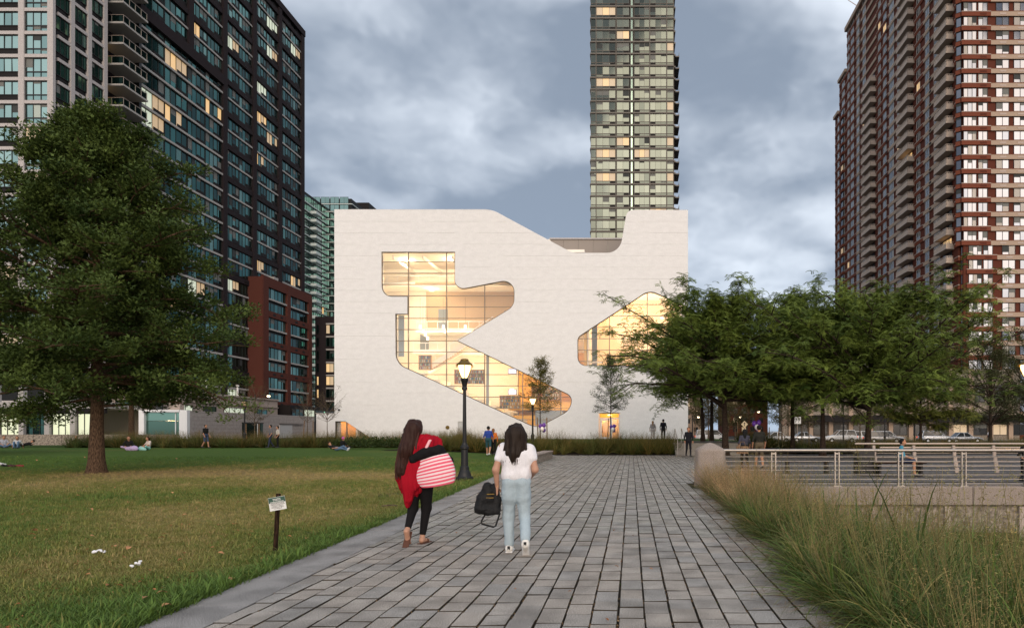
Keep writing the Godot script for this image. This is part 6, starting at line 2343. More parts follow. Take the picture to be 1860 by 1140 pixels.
func build_furniture() -> void:
	lamp_post("tall black lamp post lit nearest the path, beside the woman in red", ground_at(-5.16, 21.1), true, 2.4)
	lamp_post("lit black lamp post behind the low seat wall, in front of the yellowing young tree", ground_at(-6.80, 47.0), true, 2.4)
	lamp_post("unlit black lamp post in front of the grey garage wall", ground_at(-30.0, 52.9), false, 0.0)
	lamp_post("lit lamp post cut by the photo's right edge", ground_at(12.16, 20.9), true, 2.4)
	lamp_post("small unlit black lamp post behind the white limousine's front", ground_at(26.2, 70.5), false, 0.0)
	street_light("street light with a long arm in front of the red brick wing", Vector3(-53.5, 0, -97.0), 6.4, 1.9)
	street_light("street light glowing among the yellowish leaves on the right", Vector3(38.2, 0, -92.0), 8.0, 1.6)
	street_light("street light glowing between the two right-hand trunks", Vector3(28.6, 0, -92.0), 7.0, 1.6)
	street_light("street light glowing beyond the diamond sign, the higher of two", Vector3(19.0, 0, -112.0), 4.6, 1.9)
	street_light("street light glowing beyond the diamond sign, the lower of two", Vector3(18.0, 0, -118.0), 3.9, 0.8)
	street_light("street light low beside the library's right corner", Vector3(9.4, 0, -105.0), 3.6, 0.9)
	var t := street_sign("road_sign", "yellow diamond road sign seen from afar between the trunks", Vector3(13.6, 0, -82.0), 2.7, 4, 0.42, PI / 4, mat("sign_diamond", 0.62, 0.50, 0.32, 0.6))
	var mb := MB.new()
	mb.bar(Vector3(0.0, 2.2, 0.04), Vector3(0.0, 2.62, 0.04), 0.07, 0.02)
	mb.bar(Vector3(-0.12, 2.5, 0.042), Vector3(0.0, 2.63, 0.042), 0.06, 0.02)
	mb.bar(Vector3(0.12, 2.5, 0.044), Vector3(0.0, 2.63, 0.044), 0.06, 0.02)
	obj("arrow_mark", mb, M.sign_ink, t)
	t = street_sign("road_sign", "pale octagonal road sign seen from behind, right of the diamond sign", Vector3(19.3, 0, -86.0), 3.0, 8, 0.44, 0, mat("sign_back", 0.50, 0.36, 0.28, 0.6))
	mb = MB.new()
	mb.box(Vector3(0, 2.7, 0.05), Vector3(0.06, 0.5, 0.04))
	obj("bracket", mb, M.steel_dull, t)
	t = street_sign("road_sign", "white square road sign with a black seventy-seven beside the slim trunk", Vector3(20.7, 0, -85.0), 3.35, 4, 0.60, 0, M.sign_white)
	var tm := TextMesh.new()
	tm.text = "77"
	tm.font_size = 64
	tm.pixel_size = 0.011
	tm.depth = 0.02
	var sf := SystemFont.new()
	sf.font_names = PackedStringArray(["Droid Sans"])
	tm.font = sf
	inst("number", tm, t, Transform3D(Basis.IDENTITY, Vector3(0, 2.93, 0.045)), M.sign_ink)

	# low seat wall left of the path
	t = thing("seat_wall", "low granite seat wall along the left side of the path", "wall")
	for i in 8:
		var z := -27.8 - 1.46 * i
		for c in 3:
			mb = MB.new()
			mb.bev(Vector3(-4.72, 0.055 + c * 0.118, z + (0.35 if c == 1 else 0.0)), Vector3(0.5, 0.110, 1.44), 0.008)
			obj("wall_stone", mb, M.concrete_dark, t)
		mb = MB.new()
		mb.bev(Vector3(-4.72, 0.40, z), Vector3(0.58, 0.075, 1.452), 0.012)
		obj("coping_stone", mb, M.granite_pink, t)

	# steps up to the library
	t = thing("stone_steps", "flight of pale stone steps right of the planting, leading up to the library", "steps")
	for i in 5:
		mb = MB.new()
		mb.bev(Vector3(5.2, 0.075 + 0.15 * i - 0.2, -43.9 - 0.38 * i - 1.5), Vector3(4.7, 0.15 + 0.4, 3.0), 0.01)
		obj("step", mb, M.step_stone, t)
	t = thing("step_handrail", "slim steel handrail on the left of the stone steps", "handrail")
	for k in 2:
		mb = MB.new()
		var x := 2.95 + 0.45 * k
		mb.tube([Vector3(x, 0.0, -43.4), Vector3(x, 0.95, -43.4), Vector3(x, 1.0, -43.6), Vector3(x, 1.70, -46.2), Vector3(x, 1.68, -46.4), Vector3(x, 0.7, -46.4)], [0.024, 0.024, 0.024, 0.024, 0.024, 0.024], 6)
		obj("rail_tube", mb, M.steel, t)
	# landing paved up to the entrance side
	mb = MB.new()
	mb.quad(Vector3(2.9, 0.79, -46.9), Vector3(7.5, 0.79, -46.9), Vector3(7.5, 0.79, -52.0), Vector3(2.9, 0.79, -52.0))
	struct("landing", mb, M.step_stone)

	# ---- the water-side railing on its granite kerb
	t = thing("granite_pillar", "rough pink granite pillar with a pointed top at the end of the railing", "pillar")
	mb = MB.new()
	var rs := []
	for q in [[-0.6, 0.41], [0.0, 0.41], [0.2, 0.40], [0.45, 0.405], [0.7, 0.40], [0.95, 0.395], [1.0, 0.385], [1.05, 0.34], [1.12, 0.22], [1.18, 0.10], [1.205, 0.02]]:
		var ring := []
		for i in 28:
			var a := TAU * i / 28.0
			var e := pow(pow(absf(cos(a)), 5.0) + pow(absf(sin(a)), 5.0), -1.0 / 5.0)
			var r: float = q[1] * e * (1.0 + 0.13 * noise.get_noise_3d(cos(a) * 300.0, q[0] * 900.0, sin(a) * 300.0))
			ring.append(Vector3(cos(a) * r, q[0], -sin(a) * r))
		rs.append(ring)
	mb.rings(rs)
	obj("block", mb, M.granite_pink, t)
	t.position = Vector3(2.16, 0, -18.75)
	t = thing("retaining_wall", "pink granite kerb over a stained concrete wall under the railing", "wall")
	for i in 11:
		mb = MB.new()
		mb.bev(Vector3(3.35 + 1.72 * i, -0.26, -19.0), Vector3(1.705, 0.50, 0.62), 0.02)
		obj("granite_block", mb, M.granite_pink, t)
	boxpart("concrete_wall", Vector3(12.0, -1.35, -19.05), Vector3(19.0, 1.66, 0.46), M.concrete_dark, t)
	for i in 9:
		boxpart("wall_buttress", Vector3(4.6 + 2.05 * i, -1.3, -18.80), Vector3(0.16, 1.5, 0.12), M.podium_beige, t)
	t = thing("steel_railing", "stainless steel railing with seven thin bars on the granite kerb", "railing")
	mb = MB.new()
	mb.tube([Vector3(2.5, 0.985, -18.95), Vector3(20.5, 0.985, -18.95)], [0.045, 0.045], 10)
	obj("top_rail", mb, M.steel, t)
	for i in 7:
		mb = MB.new()
		mb.tube([Vector3(2.5, 0.06 + 0.125 * i, -18.95), Vector3(20.5, 0.06 + 0.125 * i, -18.95)], [0.0125, 0.0125], 6)
		obj("bar", mb, M.steel, t)
	for i in 10:
		var x := 3.95 + 1.76 * i
		mb = MB.new()
		for s in [-1, 1]:
			mb.box(Vector3(x + s * 0.055, 0.47, -18.95), Vector3(0.028, 0.94, 0.075))
		mb.box(Vector3(x, 0.9, -18.95), Vector3(0.138, 0.04, 0.05))
		mb.box(Vector3(x, 0.0, -18.95), Vector3(0.22, 0.03, 0.14))
		obj("post", mb, M.steel, t)
	# plaza behind it and the second railing on leaning posts
	mb = MB.new()
	mb.quad(Vector3(2.6, -0.01, -19.3), Vector3(40, -0.01, -19.3), Vector3(40, -0.01, -46.0), Vector3(2.6, -0.01, -46.0))
	struct("plaza", mb, M.plaza)
	for k in 12:
		mb = MB.new()
		mb.box(Vector3(21.0, 0.002, -20.4 - 2.0 * k), Vector3(36.0, 0.012, 0.05))
		tag(obj("plaza_joint", mb, M.path_bed), "", "", "", "structure")
	t = thing("second_railing", "second steel railing further back, on pale posts that lean", "railing")
	for y in [1.07, 0.93]:
		mb = MB.new()
		mb.tube([Vector3(8.1 if y > 1.0 else 9.0, y, -24.7), Vector3(24.0, y, -24.7)], [0.034, 0.034], 8)
		obj("top_rail", mb, M.steel_dull, t)
	for i in 4:
		mb = MB.new()
		mb.tube([Vector3(8.6, 0.25 + 0.16 * i, -24.7), Vector3(24.0, 0.25 + 0.16 * i, -24.7)], [0.010, 0.010], 5)
		obj("bar", mb, M.steel_dull, t)
	for i in 16:
		var x := 8.75 + 0.72 * i * (1.0 if i < 9 else 1.0)
		mb = MB.new()
		for s in 5:
			mb.bev(Vector3(x + 0.012 * s, 0.92 - 0.2 * s, -24.62 + 0.035 * s), Vector3(0.10 + 0.012 * s, 0.185, 0.08), 0.012)
		obj("post", mb, M.podium_beige if i % 2 == 0 else M.steel_dull, t) if i % 2 == 0 else null
	# benches
	for k in 2:
		t = thing("bench", ["dark slatted bench behind the railing with the seated person", "dark bench at the far left behind the railing"][k], "bench", Vector3([9.1, 6.3][k], 0, [-23.2, -24.5][k]))
		for i in 5:
			boxpart("slat", Vector3(0, 0.44, -0.2 + 0.1 * i), Vector3(1.7, 0.035, 0.08), M.wood_post, t)
		for s in [-1, 1]:
			boxpart("leg", Vector3(s * 0.7, 0.21, 0), Vector3(0.07, 0.42, 0.42), M.iron, t)
	t = thing("litter_bin", "dark square litter bin behind the railing", "litter bin", Vector3(8.05, 0, -23.6))
	boxpart("body", Vector3(0, 0.42, 0), Vector3(0.55, 0.84, 0.55), M.iron, t)
	boxpart("lid", Vector3(0, 0.88, 0), Vector3(0.6, 0.07, 0.6), M.iron, t)

	# small notice on a post in the lawn
	t = thing("lawn_sign", "small green and white notice on a dark post at the lawn's edge", "sign", ground_at(-4.40, 8.42))
	mb = MB.new()
	mb.box(Vector3(0.022, 0.36, 0), Vector3(0.042, 0.76, 0.035), Basis(Vector3.BACK, -0.055))
	obj("post", mb, M.wood_post, t)
	var face := Node3D.new()
	face.name = "notice_board"
	t.add_child(face)
	face.transform = Transform3D(Basis(Vector3.UP, 0.52) * Basis(Vector3.BACK, 0.15).scaled(Vector3.ONE * 0.88), Vector3(0.045, 0.62, 0.03))
	boxpart("panel", Vector3(0, 0, 0), Vector3(0.21, 0.185, 0.008), M.sign_white, face)
	boxpart("header", Vector3(0, 0.052, 0.0055), Vector3(0.206, 0.075, 0.003), M.sign_green, face)
	for r in [[0.066, 0.10, 0.010, 0], [0.048, 0.09, 0.008, 0], [0.026, 0.17, 0.010, 0], [0.004, 0.16, 0.006, 1], [-0.012, 0.17, 0.006, 1], [-0.030, 0.15, 0.006, 1], [-0.048, 0.16, 0.006, 1], [-0.066, 0.10, 0.006, 1]]:
		mb = MB.new()
		var x: float = -r[1] / 2.0
		while x < r[1] / 2.0 - 0.004:
			var w := rng.randf_range(0.006, 0.02)
			mb.box(Vector3(x + w / 2, r[0] + rng.randfn(0, 0.0006), 0.0085), Vector3(w, r[2], 0.001))
			x += w + 0.004
		obj("text_line", mb, M.sign_ink if r[3] else M.sign_white, face).set_meta("kind", "stuff")

	# balloons and stakes
	for k in 3:
		var at: Vector3 = [spot_on(985, 776, 50.2), spot_on(1113, 777, 57.6), spot_on(1374, 772, 43.0)][k]
		var names := ["tied to the yellowing young tree", "tied to the conical sapling by the entrance", "above the couple behind the pillar"]
		for i in 4:
			mb = MB.new()
			mb.ball(Vector3.ZERO, Vector3(0.15, 0.18, 0.15), 12, 8)
			mb.tube([Vector3(0, -0.175, 0), Vector3(0, -0.21, 0)], [0.012, 0.025], 6)
			var o := obj("balloon", mb, M.balloon_white if i == 2 else M.balloon_purple)
			o.position = at + Vector3([-0.12, 0.14, 0.02, 0.1][i], [0.1, 0.16, -0.12, -0.2][i], [0.0, 0.1, 0.15, -0.1][i])
			tag(o, "%s balloon %s, %s of its cluster" % ["white" if i == 2 else "purple", names[k], ["left one", "topmost", "lone white one", "lowest"][i]], "balloon", "purple and white balloons")
	for s in [[447, 57.5, "left of the thin sapling by the unlit lamp"], [470, 56.6, "right of the unlit lamp post"], [550, 63.8, "left of the bare staked sapling"], [568, 63.6, "right of the bare staked sapling"], [978, 50.6, "left of the yellowing young tree"], [994, 50.4, "right of the yellowing young tree"], [1104, 58.0, "beside the sapling at the entrance"], [1398, 62.0, "left of the octagonal sign"], [1415, 66.0, "right of the octagonal sign"], [1470, 60.0, "between the two slim grove trunks"], [1262, 70.0, "nearest the library's right corner"], [1340, 66.0, "beside the diamond sign"]]:
		var d: float = s[1]
		mb = MB.new()
		mb.tube([Vector3.ZERO, Vector3(rng.randfn(0, 0.05), 1.9, 0)], [0.045, 0.04], 7)
		var o := obj("tree_stake", mb, M.wood_stake)
		o.position = ground_at((s[0] - 1147.0) * d / FOCAL, d)
		tag(o, "pale wooden stake %s" % s[2], "stake", "wooden stakes beside the young trees")


# ---------------------------------------------------------------- vehicles
func car(label: String, called: String, at: Vector3, yaw: float, length: float, height: float, paint: Material, kind: String) -> void:
	var t := thing(called, label, "car", at, yaw, "vehicles parked along the street")
	var w := 0.92
	var belt := height * 0.60
	var L := length / 2.0
	var mb := MB.new()
	# lower body, front towards +x
	var st := []
	var van := kind == "van"
	for q in [[-L, 0.72, 0.80], [-L + 0.12, 0.92, 0.96], [-L * 0.72, 1.0, 1.0], [-L * 0.2, 1.0, 1.0], [L * 0.35, 1.0, 1.0], [L * 0.62, 0.93 if not van else 0.98, 0.99], [L - 0.25, 0.80, 0.95], [L, 0.62, 0.78]]:
		var yb: float = belt * q[1] * (1.0 if q[0] < L * 0.5 else 1.0)
		var ww: float = w * q[2]
		st.append([Vector3(q[0], 0.30, -ww * 0.92), Vector3(q[0], 0.30, ww * 0.92), Vector3(q[0], 0.55, ww), Vector3(q[0], yb - 0.08, ww * 0.98), Vector3(q[0], yb, ww * 0.9), Vector3(q[0], yb + 0.02, 0), Vector3(q[0], yb, -ww * 0.9), Vector3(q[0], yb - 0.08, -ww * 0.98), Vector3(q[0], 0.55, -ww)])
	for r in st:
		r.reverse()
	mb.rings(st)
	obj("body", mb, paint, t)
	# glasshouse and roof
	var back := -L * (0.93 if kind != "sedan" else 0.62)
	var front := L * (0.42 if not van else 0.72)
	var rb := back + (0.22 if kind != "sedan" else 0.6)
	var rf := front - 0.75
	mb = MB.new()
	var gh_ := []
	for q in [[back, belt - 0.02, 0.86], [rb, height - 0.07, 0.70], [rf, height - 0.07, 0.70], [front, belt - 0.02, 0.84]]:
		gh_.append(q)
	var prof := PackedVector2Array([Vector2(back, belt - 0.03), Vector2(front, belt - 0.03), Vector2(rf, height - 0.06), Vector2(rb, height - 0.06)])
	var low := [Vector3(back, belt - 0.03, 0.84), Vector3(front, belt - 0.03, 0.84), Vector3(front, belt - 0.03, -0.84), Vector3(back, belt - 0.03, -0.84)]
	var up := [Vector3(rb, height - 0.06, 0.68), Vector3(rf, height - 0.06, 0.68), Vector3(rf, height - 0.06, -0.68), Vector3(rb, height - 0.06, -0.68)]
	var mid := Vector3((back + front) / 2, (belt + height) / 2, 0)
	for i in 4:
		mb.out_quad(low[i], low[(i + 1) % 4], up[(i + 1) % 4], up[i], mid)
	obj("windows", mb, M.car_glass, t)
	mb = MB.new()
	mb.bev(Vector3((rb + rf) / 2, height - 0.035, 0), Vector3(rf - rb + 0.1, 0.07, 1.40), 0.03)
	obj("roof", mb, paint, t)
	mb = MB.new()
	for s in [-1, 1]:
		mb.bar(Vector3(back, belt - 0.05, s * 0.845), Vector3(rb, height - 0.05, s * 0.685), 0.12, 0.05)
		mb.bar(Vector3(front, belt - 0.05, s * 0.845), Vector3(rf, height - 0.05, s * 0.685), 0.08, 0.05)
		var n := maxi(2, int((front - back) / 1.15))
		for i in range(1, n):
			var u := float(i) / n
			mb.bar(Vector3(lerpf(back, front, u), belt - 0.05, s * 0.845), Vector3(lerpf(rb, rf, u), height - 0.05, s * 0.685), 0.09, 0.05)
	obj("pillars", mb, paint, t)
	for wx in [-L * 0.62, L * 0.62]:
		for s in [-1, 1]:
			mb = MB.new()
			mb.lathe([Vector2(0.18, -0.11), Vector2(0.31, -0.11), Vector2(0.345, -0.07), Vector2(0.345, 0.07), Vector2(0.31, 0.11), Vector2(0.18, 0.11)], 18)
			var wh := obj("wheel", mb, M.rubber, t)
			wh.transform = Transform3D(Basis(Vector3.RIGHT, PI / 2 * s), Vector3(wx, 0.345, s * 0.83))
			mb = MB.new()
			mb.lathe([Vector2(0.20, 0.05), Vector2(0.17, 0.10), Vector2(0.05, 0.085), Vector2(0.0, 0.09)], 14)
			obj("rim", mb, M.paint_silver, wh)
	for s in [-1, 1]:
		boxpart("tail_light", Vector3(-L + 0.03, belt - 0.22, s * 0.66), Vector3(0.10, 0.2, 0.24), M.tail_glow, t)
		boxpart("head_light", Vector3(L - 0.06, belt * 0.64, s * 0.62), Vector3(0.14, 0.13, 0.32), M.paint_white, t)
		boxpart("mirror", Vector3(front - 0.5, belt + 0.06, s * 0.98), Vector3(0.12, 0.12, 0.16), paint, t)
	boxpart("bumper", Vector3(-L + 0.02, 0.42, 0), Vector3(0.14, 0.2, 1.6), M.rubber, t)


func build_vehicles() -> void:
	var mb := MB.new()
	mb.quad(Vector3(6, 0.004, -82), Vector3(160, 0.004, -82), Vector3(160, 0.004, -122), Vector3(6, 0.004, -122))
	struct("street", mb, M.asphalt)
	mb = MB.new()
	mb.box(Vector3(90, 0.06, -123.2), Vector3(150, 0.13, 2.6))
	struct("pavement", mb, M.step_stone)
	car("long white stretched limousine parked on the street", "limousine", Vector3(34.2, 0, -97.0), 0.0, 8.8, 1.60, M.paint_white, "van")
	car("white sport utility vehicle at the left end of the limousine", "parked_car", Vector3(28.9, 0, -94.5), PI, 4.4, 1.75, M.paint_white, "suv")
	car("dark grey wagon in front of the white limousine", "parked_car", Vector3(32.8, 0, -89.0), 0.0, 4.7, 1.55, M.paint_grey, "suv")
	car("silver sport utility vehicle with a red tail light, right of the limousine", "parked_car", Vector3(41.5, 0, -93.0), 0.0, 4.6, 1.65, M.paint_silver, "suv")
	car("low silver sedan behind the silver sport utility vehicle", "parked_car", Vector3(45.8, 0, -94.0), 0.0, 4.7, 1.42, M.paint_silver, "sedan")
	car("white car seen between the trunks left of the slim tree", "parked_car", Vector3(19.5, 0, -93.0), PI, 4.6, 1.5, M.paint_white, "sedan")
	car("silver blue car glimpsed left of the straight dark trunk", "parked_car", Vector3(25.2, 0, -99.0), 0.0, 4.5, 1.5, M.paint_silver, "sedan")
	car("white van close to the library's right corner", "parked_car", Vector3(11.5, 0, -99.0), 0.0, 4.6, 1.8, M.paint_white, "van")
	# motorbike
	var t := thing("parked_motorcycle", "dark motorcycle parked right of the silver cars", "motorcycle", Vector3(54.0, 0, -93.0))
	for x in [-0.7, 0.7]:
		mb = MB.new()
		mb.lathe([Vector2(0.2, -0.06), Vector2(0.30, -0.05), Vector2(0.32, 0.0), Vector2(0.30, 0.05), Vector2(0.2, 0.06)], 16)
		obj("wheel", mb, M.rubber, t).transform = Transform3D(Basis(Vector3.RIGHT, PI / 2), Vector3(x, 0.32, 0))
	mb = MB.new()
	flesh(mb, [[Vector3(-0.5, 0.72, 0), Vector3(0.05, 0.74, 0), 0.13, 0.15], [Vector3(0.1, 0.82, 0), Vector3(0.38, 0.86, 0), 0.15, 0.13], [Vector3(-0.2, 0.45, 0), Vector3(0.25, 0.45, 0), 0.18, 0.18], [Vector3(0.38, 0.85, 0), Vector3(0.7, 0.34, 0), 0.05, 0.05], [Vector3(-0.2, 0.4, 0), Vector3(-0.7, 0.33, 0), 0.06, 0.05]], 0.03, 0.04)
	obj("body", mb, M.iron, t)
	mb = MB.new()
	mb.tube([Vector3(0.3, 1.0, -0.36), Vector3(0.42, 1.02, 0), Vector3(0.3, 1.0, 0.36)], [0.02, 0.025, 0.02], 6)
	obj("handlebar", mb, M.steel, t)


# ---------------------------------------------------------------- people
const SKIN := Color(0.42, 0.22, 0.14)


func figure(label: String, at: Vector3, yaw: float, pose: String, h: float, top: Color, legs: Color, hair: Color, opt := {}) -> Node3D:
	var s := h / 1.7
	var sk: Color = opt.get("skin", SKIN)
	var bare: Color = opt.get("lower", legs)
	var shoe: Color = opt.get("shoe", Color(0.05, 0.05, 0.05))
	var sleeve: Color = opt.get("sleeve", sk)
	var hip := 0.90
	var ch := Vector3(0, 1.26, 0)
	var pv := Vector3(0, 0.95, 0)
	var hd := Vector3(0, 1.585, 0.02)
	var k := [Vector3(0.10, 0.49, 0.10), Vector3(-0.10, 0.49, 0.02)]
	var a := [Vector3(0.10, 0.09, 0.16), Vector3(-0.10, 0.13, -0.24)]
	var e := [Vector3(0.25, 1.10, -0.06), Vector3(-0.25, 1.10, 0.04)]
	var w := [Vector3(0.24, 0.88, 0.10), Vector3(-0.24, 0.90, 0.14)]
	var toe := Vector3(0, -0.05, 0.17)
	if pose == "stand":
		k = [Vector3(0.10, 0.49, 0.02), Vector3(-0.10, 0.49, 0.01)]
		a = [Vector3(0.11, 0.08, -0.01), Vector3(-0.11, 0.08, 0.0)]
	elif pose == "sit":
		pv = Vector3(0, 0.13, 0); ch = Vector3(0, 0.44, -0.04); hd = Vector3(0, 0.78, 0.03)
		k = [Vector3(0.34, 0.24, 0.30), Vector3(-0.34, 0.22, 0.28)]
		a = [Vector3(-0.06, 0.07, 0.42), Vector3(0.08, 0.07, 0.36)]
		e = [Vector3(0.28, 0.36, 0.06), Vector3(-0.28, 0.36, 0.06)]
		w = [Vector3(0.16, 0.26, 0.28), Vector3(-0.14, 0.24, 0.28)]
		toe = Vector3(0.1, -0.02, 0.05)
	elif pose == "knees_up":
		pv = Vector3(0, 0.13, 0); ch = Vector3(0, 0.42, -0.10); hd = Vector3(0, 0.76, -0.04)
		k = [Vector3(0.12, 0.46, 0.36), Vector3(-0.12, 0.44, 0.38)]
		a = [Vector3(0.10, 0.08, 0.62), Vector3(-0.10, 0.08, 0.66)]
		e = [Vector3(0.28, 0.26, -0.22), Vector3(-0.28, 0.26, -0.22)]
		w = [Vector3(0.30, 0.05, -0.36), Vector3(-0.30, 0.05, -0.36)]
		toe = Vector3(0, -0.05, 0.15)
	elif pose == "bench":
		pv = Vector3(0, 0.55, 0); ch = Vector3(0, 0.86, 0.02); hd = Vector3(0, 1.18, 0.08)
		k = [Vector3(0.13, 0.55, 0.42), Vector3(-0.13, 0.55, 0.42)]
		a = [Vector3(0.13, 0.10, 0.46), Vector3(-0.13, 0.10, 0.44)]
		e = [Vector3(0.27, 0.72, 0.12), Vector3(-0.27, 0.72, 0.12)]
		w = [Vector3(0.14, 0.64, 0.34), Vector3(-0.14, 0.64, 0.34)]
	elif pose == "recline":
		pv = Vector3(0, 0.14, 0); ch = Vector3(0.02, 0.24, -0.34); hd = Vector3(0.05, 0.44, -0.60)
		k = [Vector3(0.11, 0.30, 0.38), Vector3(-0.09, 0.16, 0.42)]
		a = [Vector3(0.12, 0.08, 0.74), Vector3(-0.08, 0.07, 0.82)]
		e = [Vector3(0.30, 0.10, -0.42), Vector3(-0.26, 0.16, -0.20)]
		w = [Vector3(0.14, 0.18, -0.58), Vector3(-0.18, 0.20, 0.06)]
		toe = Vector3(0, 0.12, 0.08)
	var up := (ch - pv).normalized()
	var sh := ch + up * 0.12
	var bones := []
	var add := func(p: Vector3, q: Vector3, r0: float, r1: float, c: Color) -> void: bones.append([p * s, q * s, r0 * s, r1 * s, c])
	add.call(pv + Vector3(-0.06, 0, 0), pv + Vector3(0.06, 0, 0), 0.125, 0.125, legs)
	for q in [-1, 1]:
		add.call(pv + Vector3(q * 0.045, 0, 0) + up * 0.08, ch + Vector3(q * 0.06, 0, 0), 0.105, 0.125, top)
	add.call(sh + Vector3(-0.15, 0, 0), sh + Vector3(0.15, 0, 0), 0.07, 0.07, top)
	add.call(sh, hd - up * 0.06, 0.052, 0.05, sk)
	add.call(hd + Vector3(0, -0.035, 0.02), hd + Vector3(0, 0.03, 0), 0.075, 0.088, sk)
	var fwd := Vector3(0, 0, 1)
	add.call(hd + Vector3(0, -0.01, 0.095), hd + Vector3(0, -0.025, 0.105), 0.014, 0.016, sk)
	for q in [-1, 1]:
		add.call(hd + Vector3(q * 0.09, 0.0, 0), hd + Vector3(q * 0.09, -0.02, 0), 0.018, 0.014, sk)
	for i in 2:
		var q := 1 if i == 0 else -1
		var hp := pv + Vector3(q * 0.09, -0.03, 0)
		add.call(hp, k[i], 0.092, 0.062, legs)
		add.call(k[i], a[i], 0.060, 0.042, bare)
		add.call(a[i] + Vector3(0, -0.02, -0.02), a[i] + toe, 0.046, 0.038, shoe)
		var so := sh + Vector3(q * 0.17, -0.01, 0)
		add.call(so, e[i], 0.052, 0.042, top)
		add.call(e[i], w[i], 0.040, 0.030, sleeve)
		var hdv: Vector3 = (w[i] - e[i]).normalized()
		add.call(w[i], w[i] + hdv * 0.09, 0.034, 0.026, sk)
		add.call(w[i] + hdv * 0.09, w[i] + hdv * 0.16, 0.024, 0.014, sk)
	var t := thing("person", label, "person", at, yaw, opt.get("group", ""))
	var mb := MB.new()
	flesh(mb, bones, 0.026, 0.03)
	obj("body", mb, M.figure, t)
	var hb := [[(hd + Vector3(0, 0.035, -0.025)) * s, (hd + Vector3(0, 0.02, -0.04)) * s, 0.098 * s, 0.09 * s]]
	if opt.get("long", false):
		hb.append([(hd + Vector3(0, 0.0, -0.06)) * s, (hd + Vector3(0, -0.26, -0.09)) * s, 0.09 * s, 0.05 * s])
	mb = MB.new()
	mb.k = hair
	flesh(mb, hb, 0.022, 0.03)
	obj("hair", mb, M.figure, t)
	return t


func hand(bones: Array, wrist: Vector3, dir: Vector3, palm_n: Vector3, curl: float, thumb_side: float) -> void:
	# palm, four unequal bent fingers and a thumb leaving the side of the palm
	var d := dir.normalized()
	var n := (palm_n - d * palm_n.dot(d)).normalized()
	var x := d.cross(n).normalized()
	for i in 4:
		var o := (i - 1.5) * 0.019
		bones.append([wrist + x * o * 0.6 + d * 0.012, wrist + x * o + d * 0.082, 0.015, 0.0125])
		var l: float = [0.068, 0.078, 0.073, 0.056][i if thumb_side < 0 else 3 - i]
		var p := wrist + x * o + d * 0.085
		var fd := d
		for j in 3:
			fd = fd.rotated(x, -curl * (0.5 if j == 0 else 1.0))
			var q: Vector3 = p + fd * l * [0.45, 0.32, 0.23][j]
			bones.append([p, q, 0.0090 - j * 0.0008, 0.0084 - j * 0.0008])
			p = q
	var b := wrist + x * 0.030 * thumb_side + d * 0.025
	var m := b + (x * thumb_side * 0.7 + d * 0.75 + n * 0.35).normalized() * 0.040
	bones.append([wrist + d * 0.02, b, 0.014, 0.0125])
	bones.append([b, m, 0.0125, 0.010])
	bones.append([m, m + (x * thumb_side * 0.25 + d + n * 0.6).normalized() * 0.030, 0.0098, 0.0085])


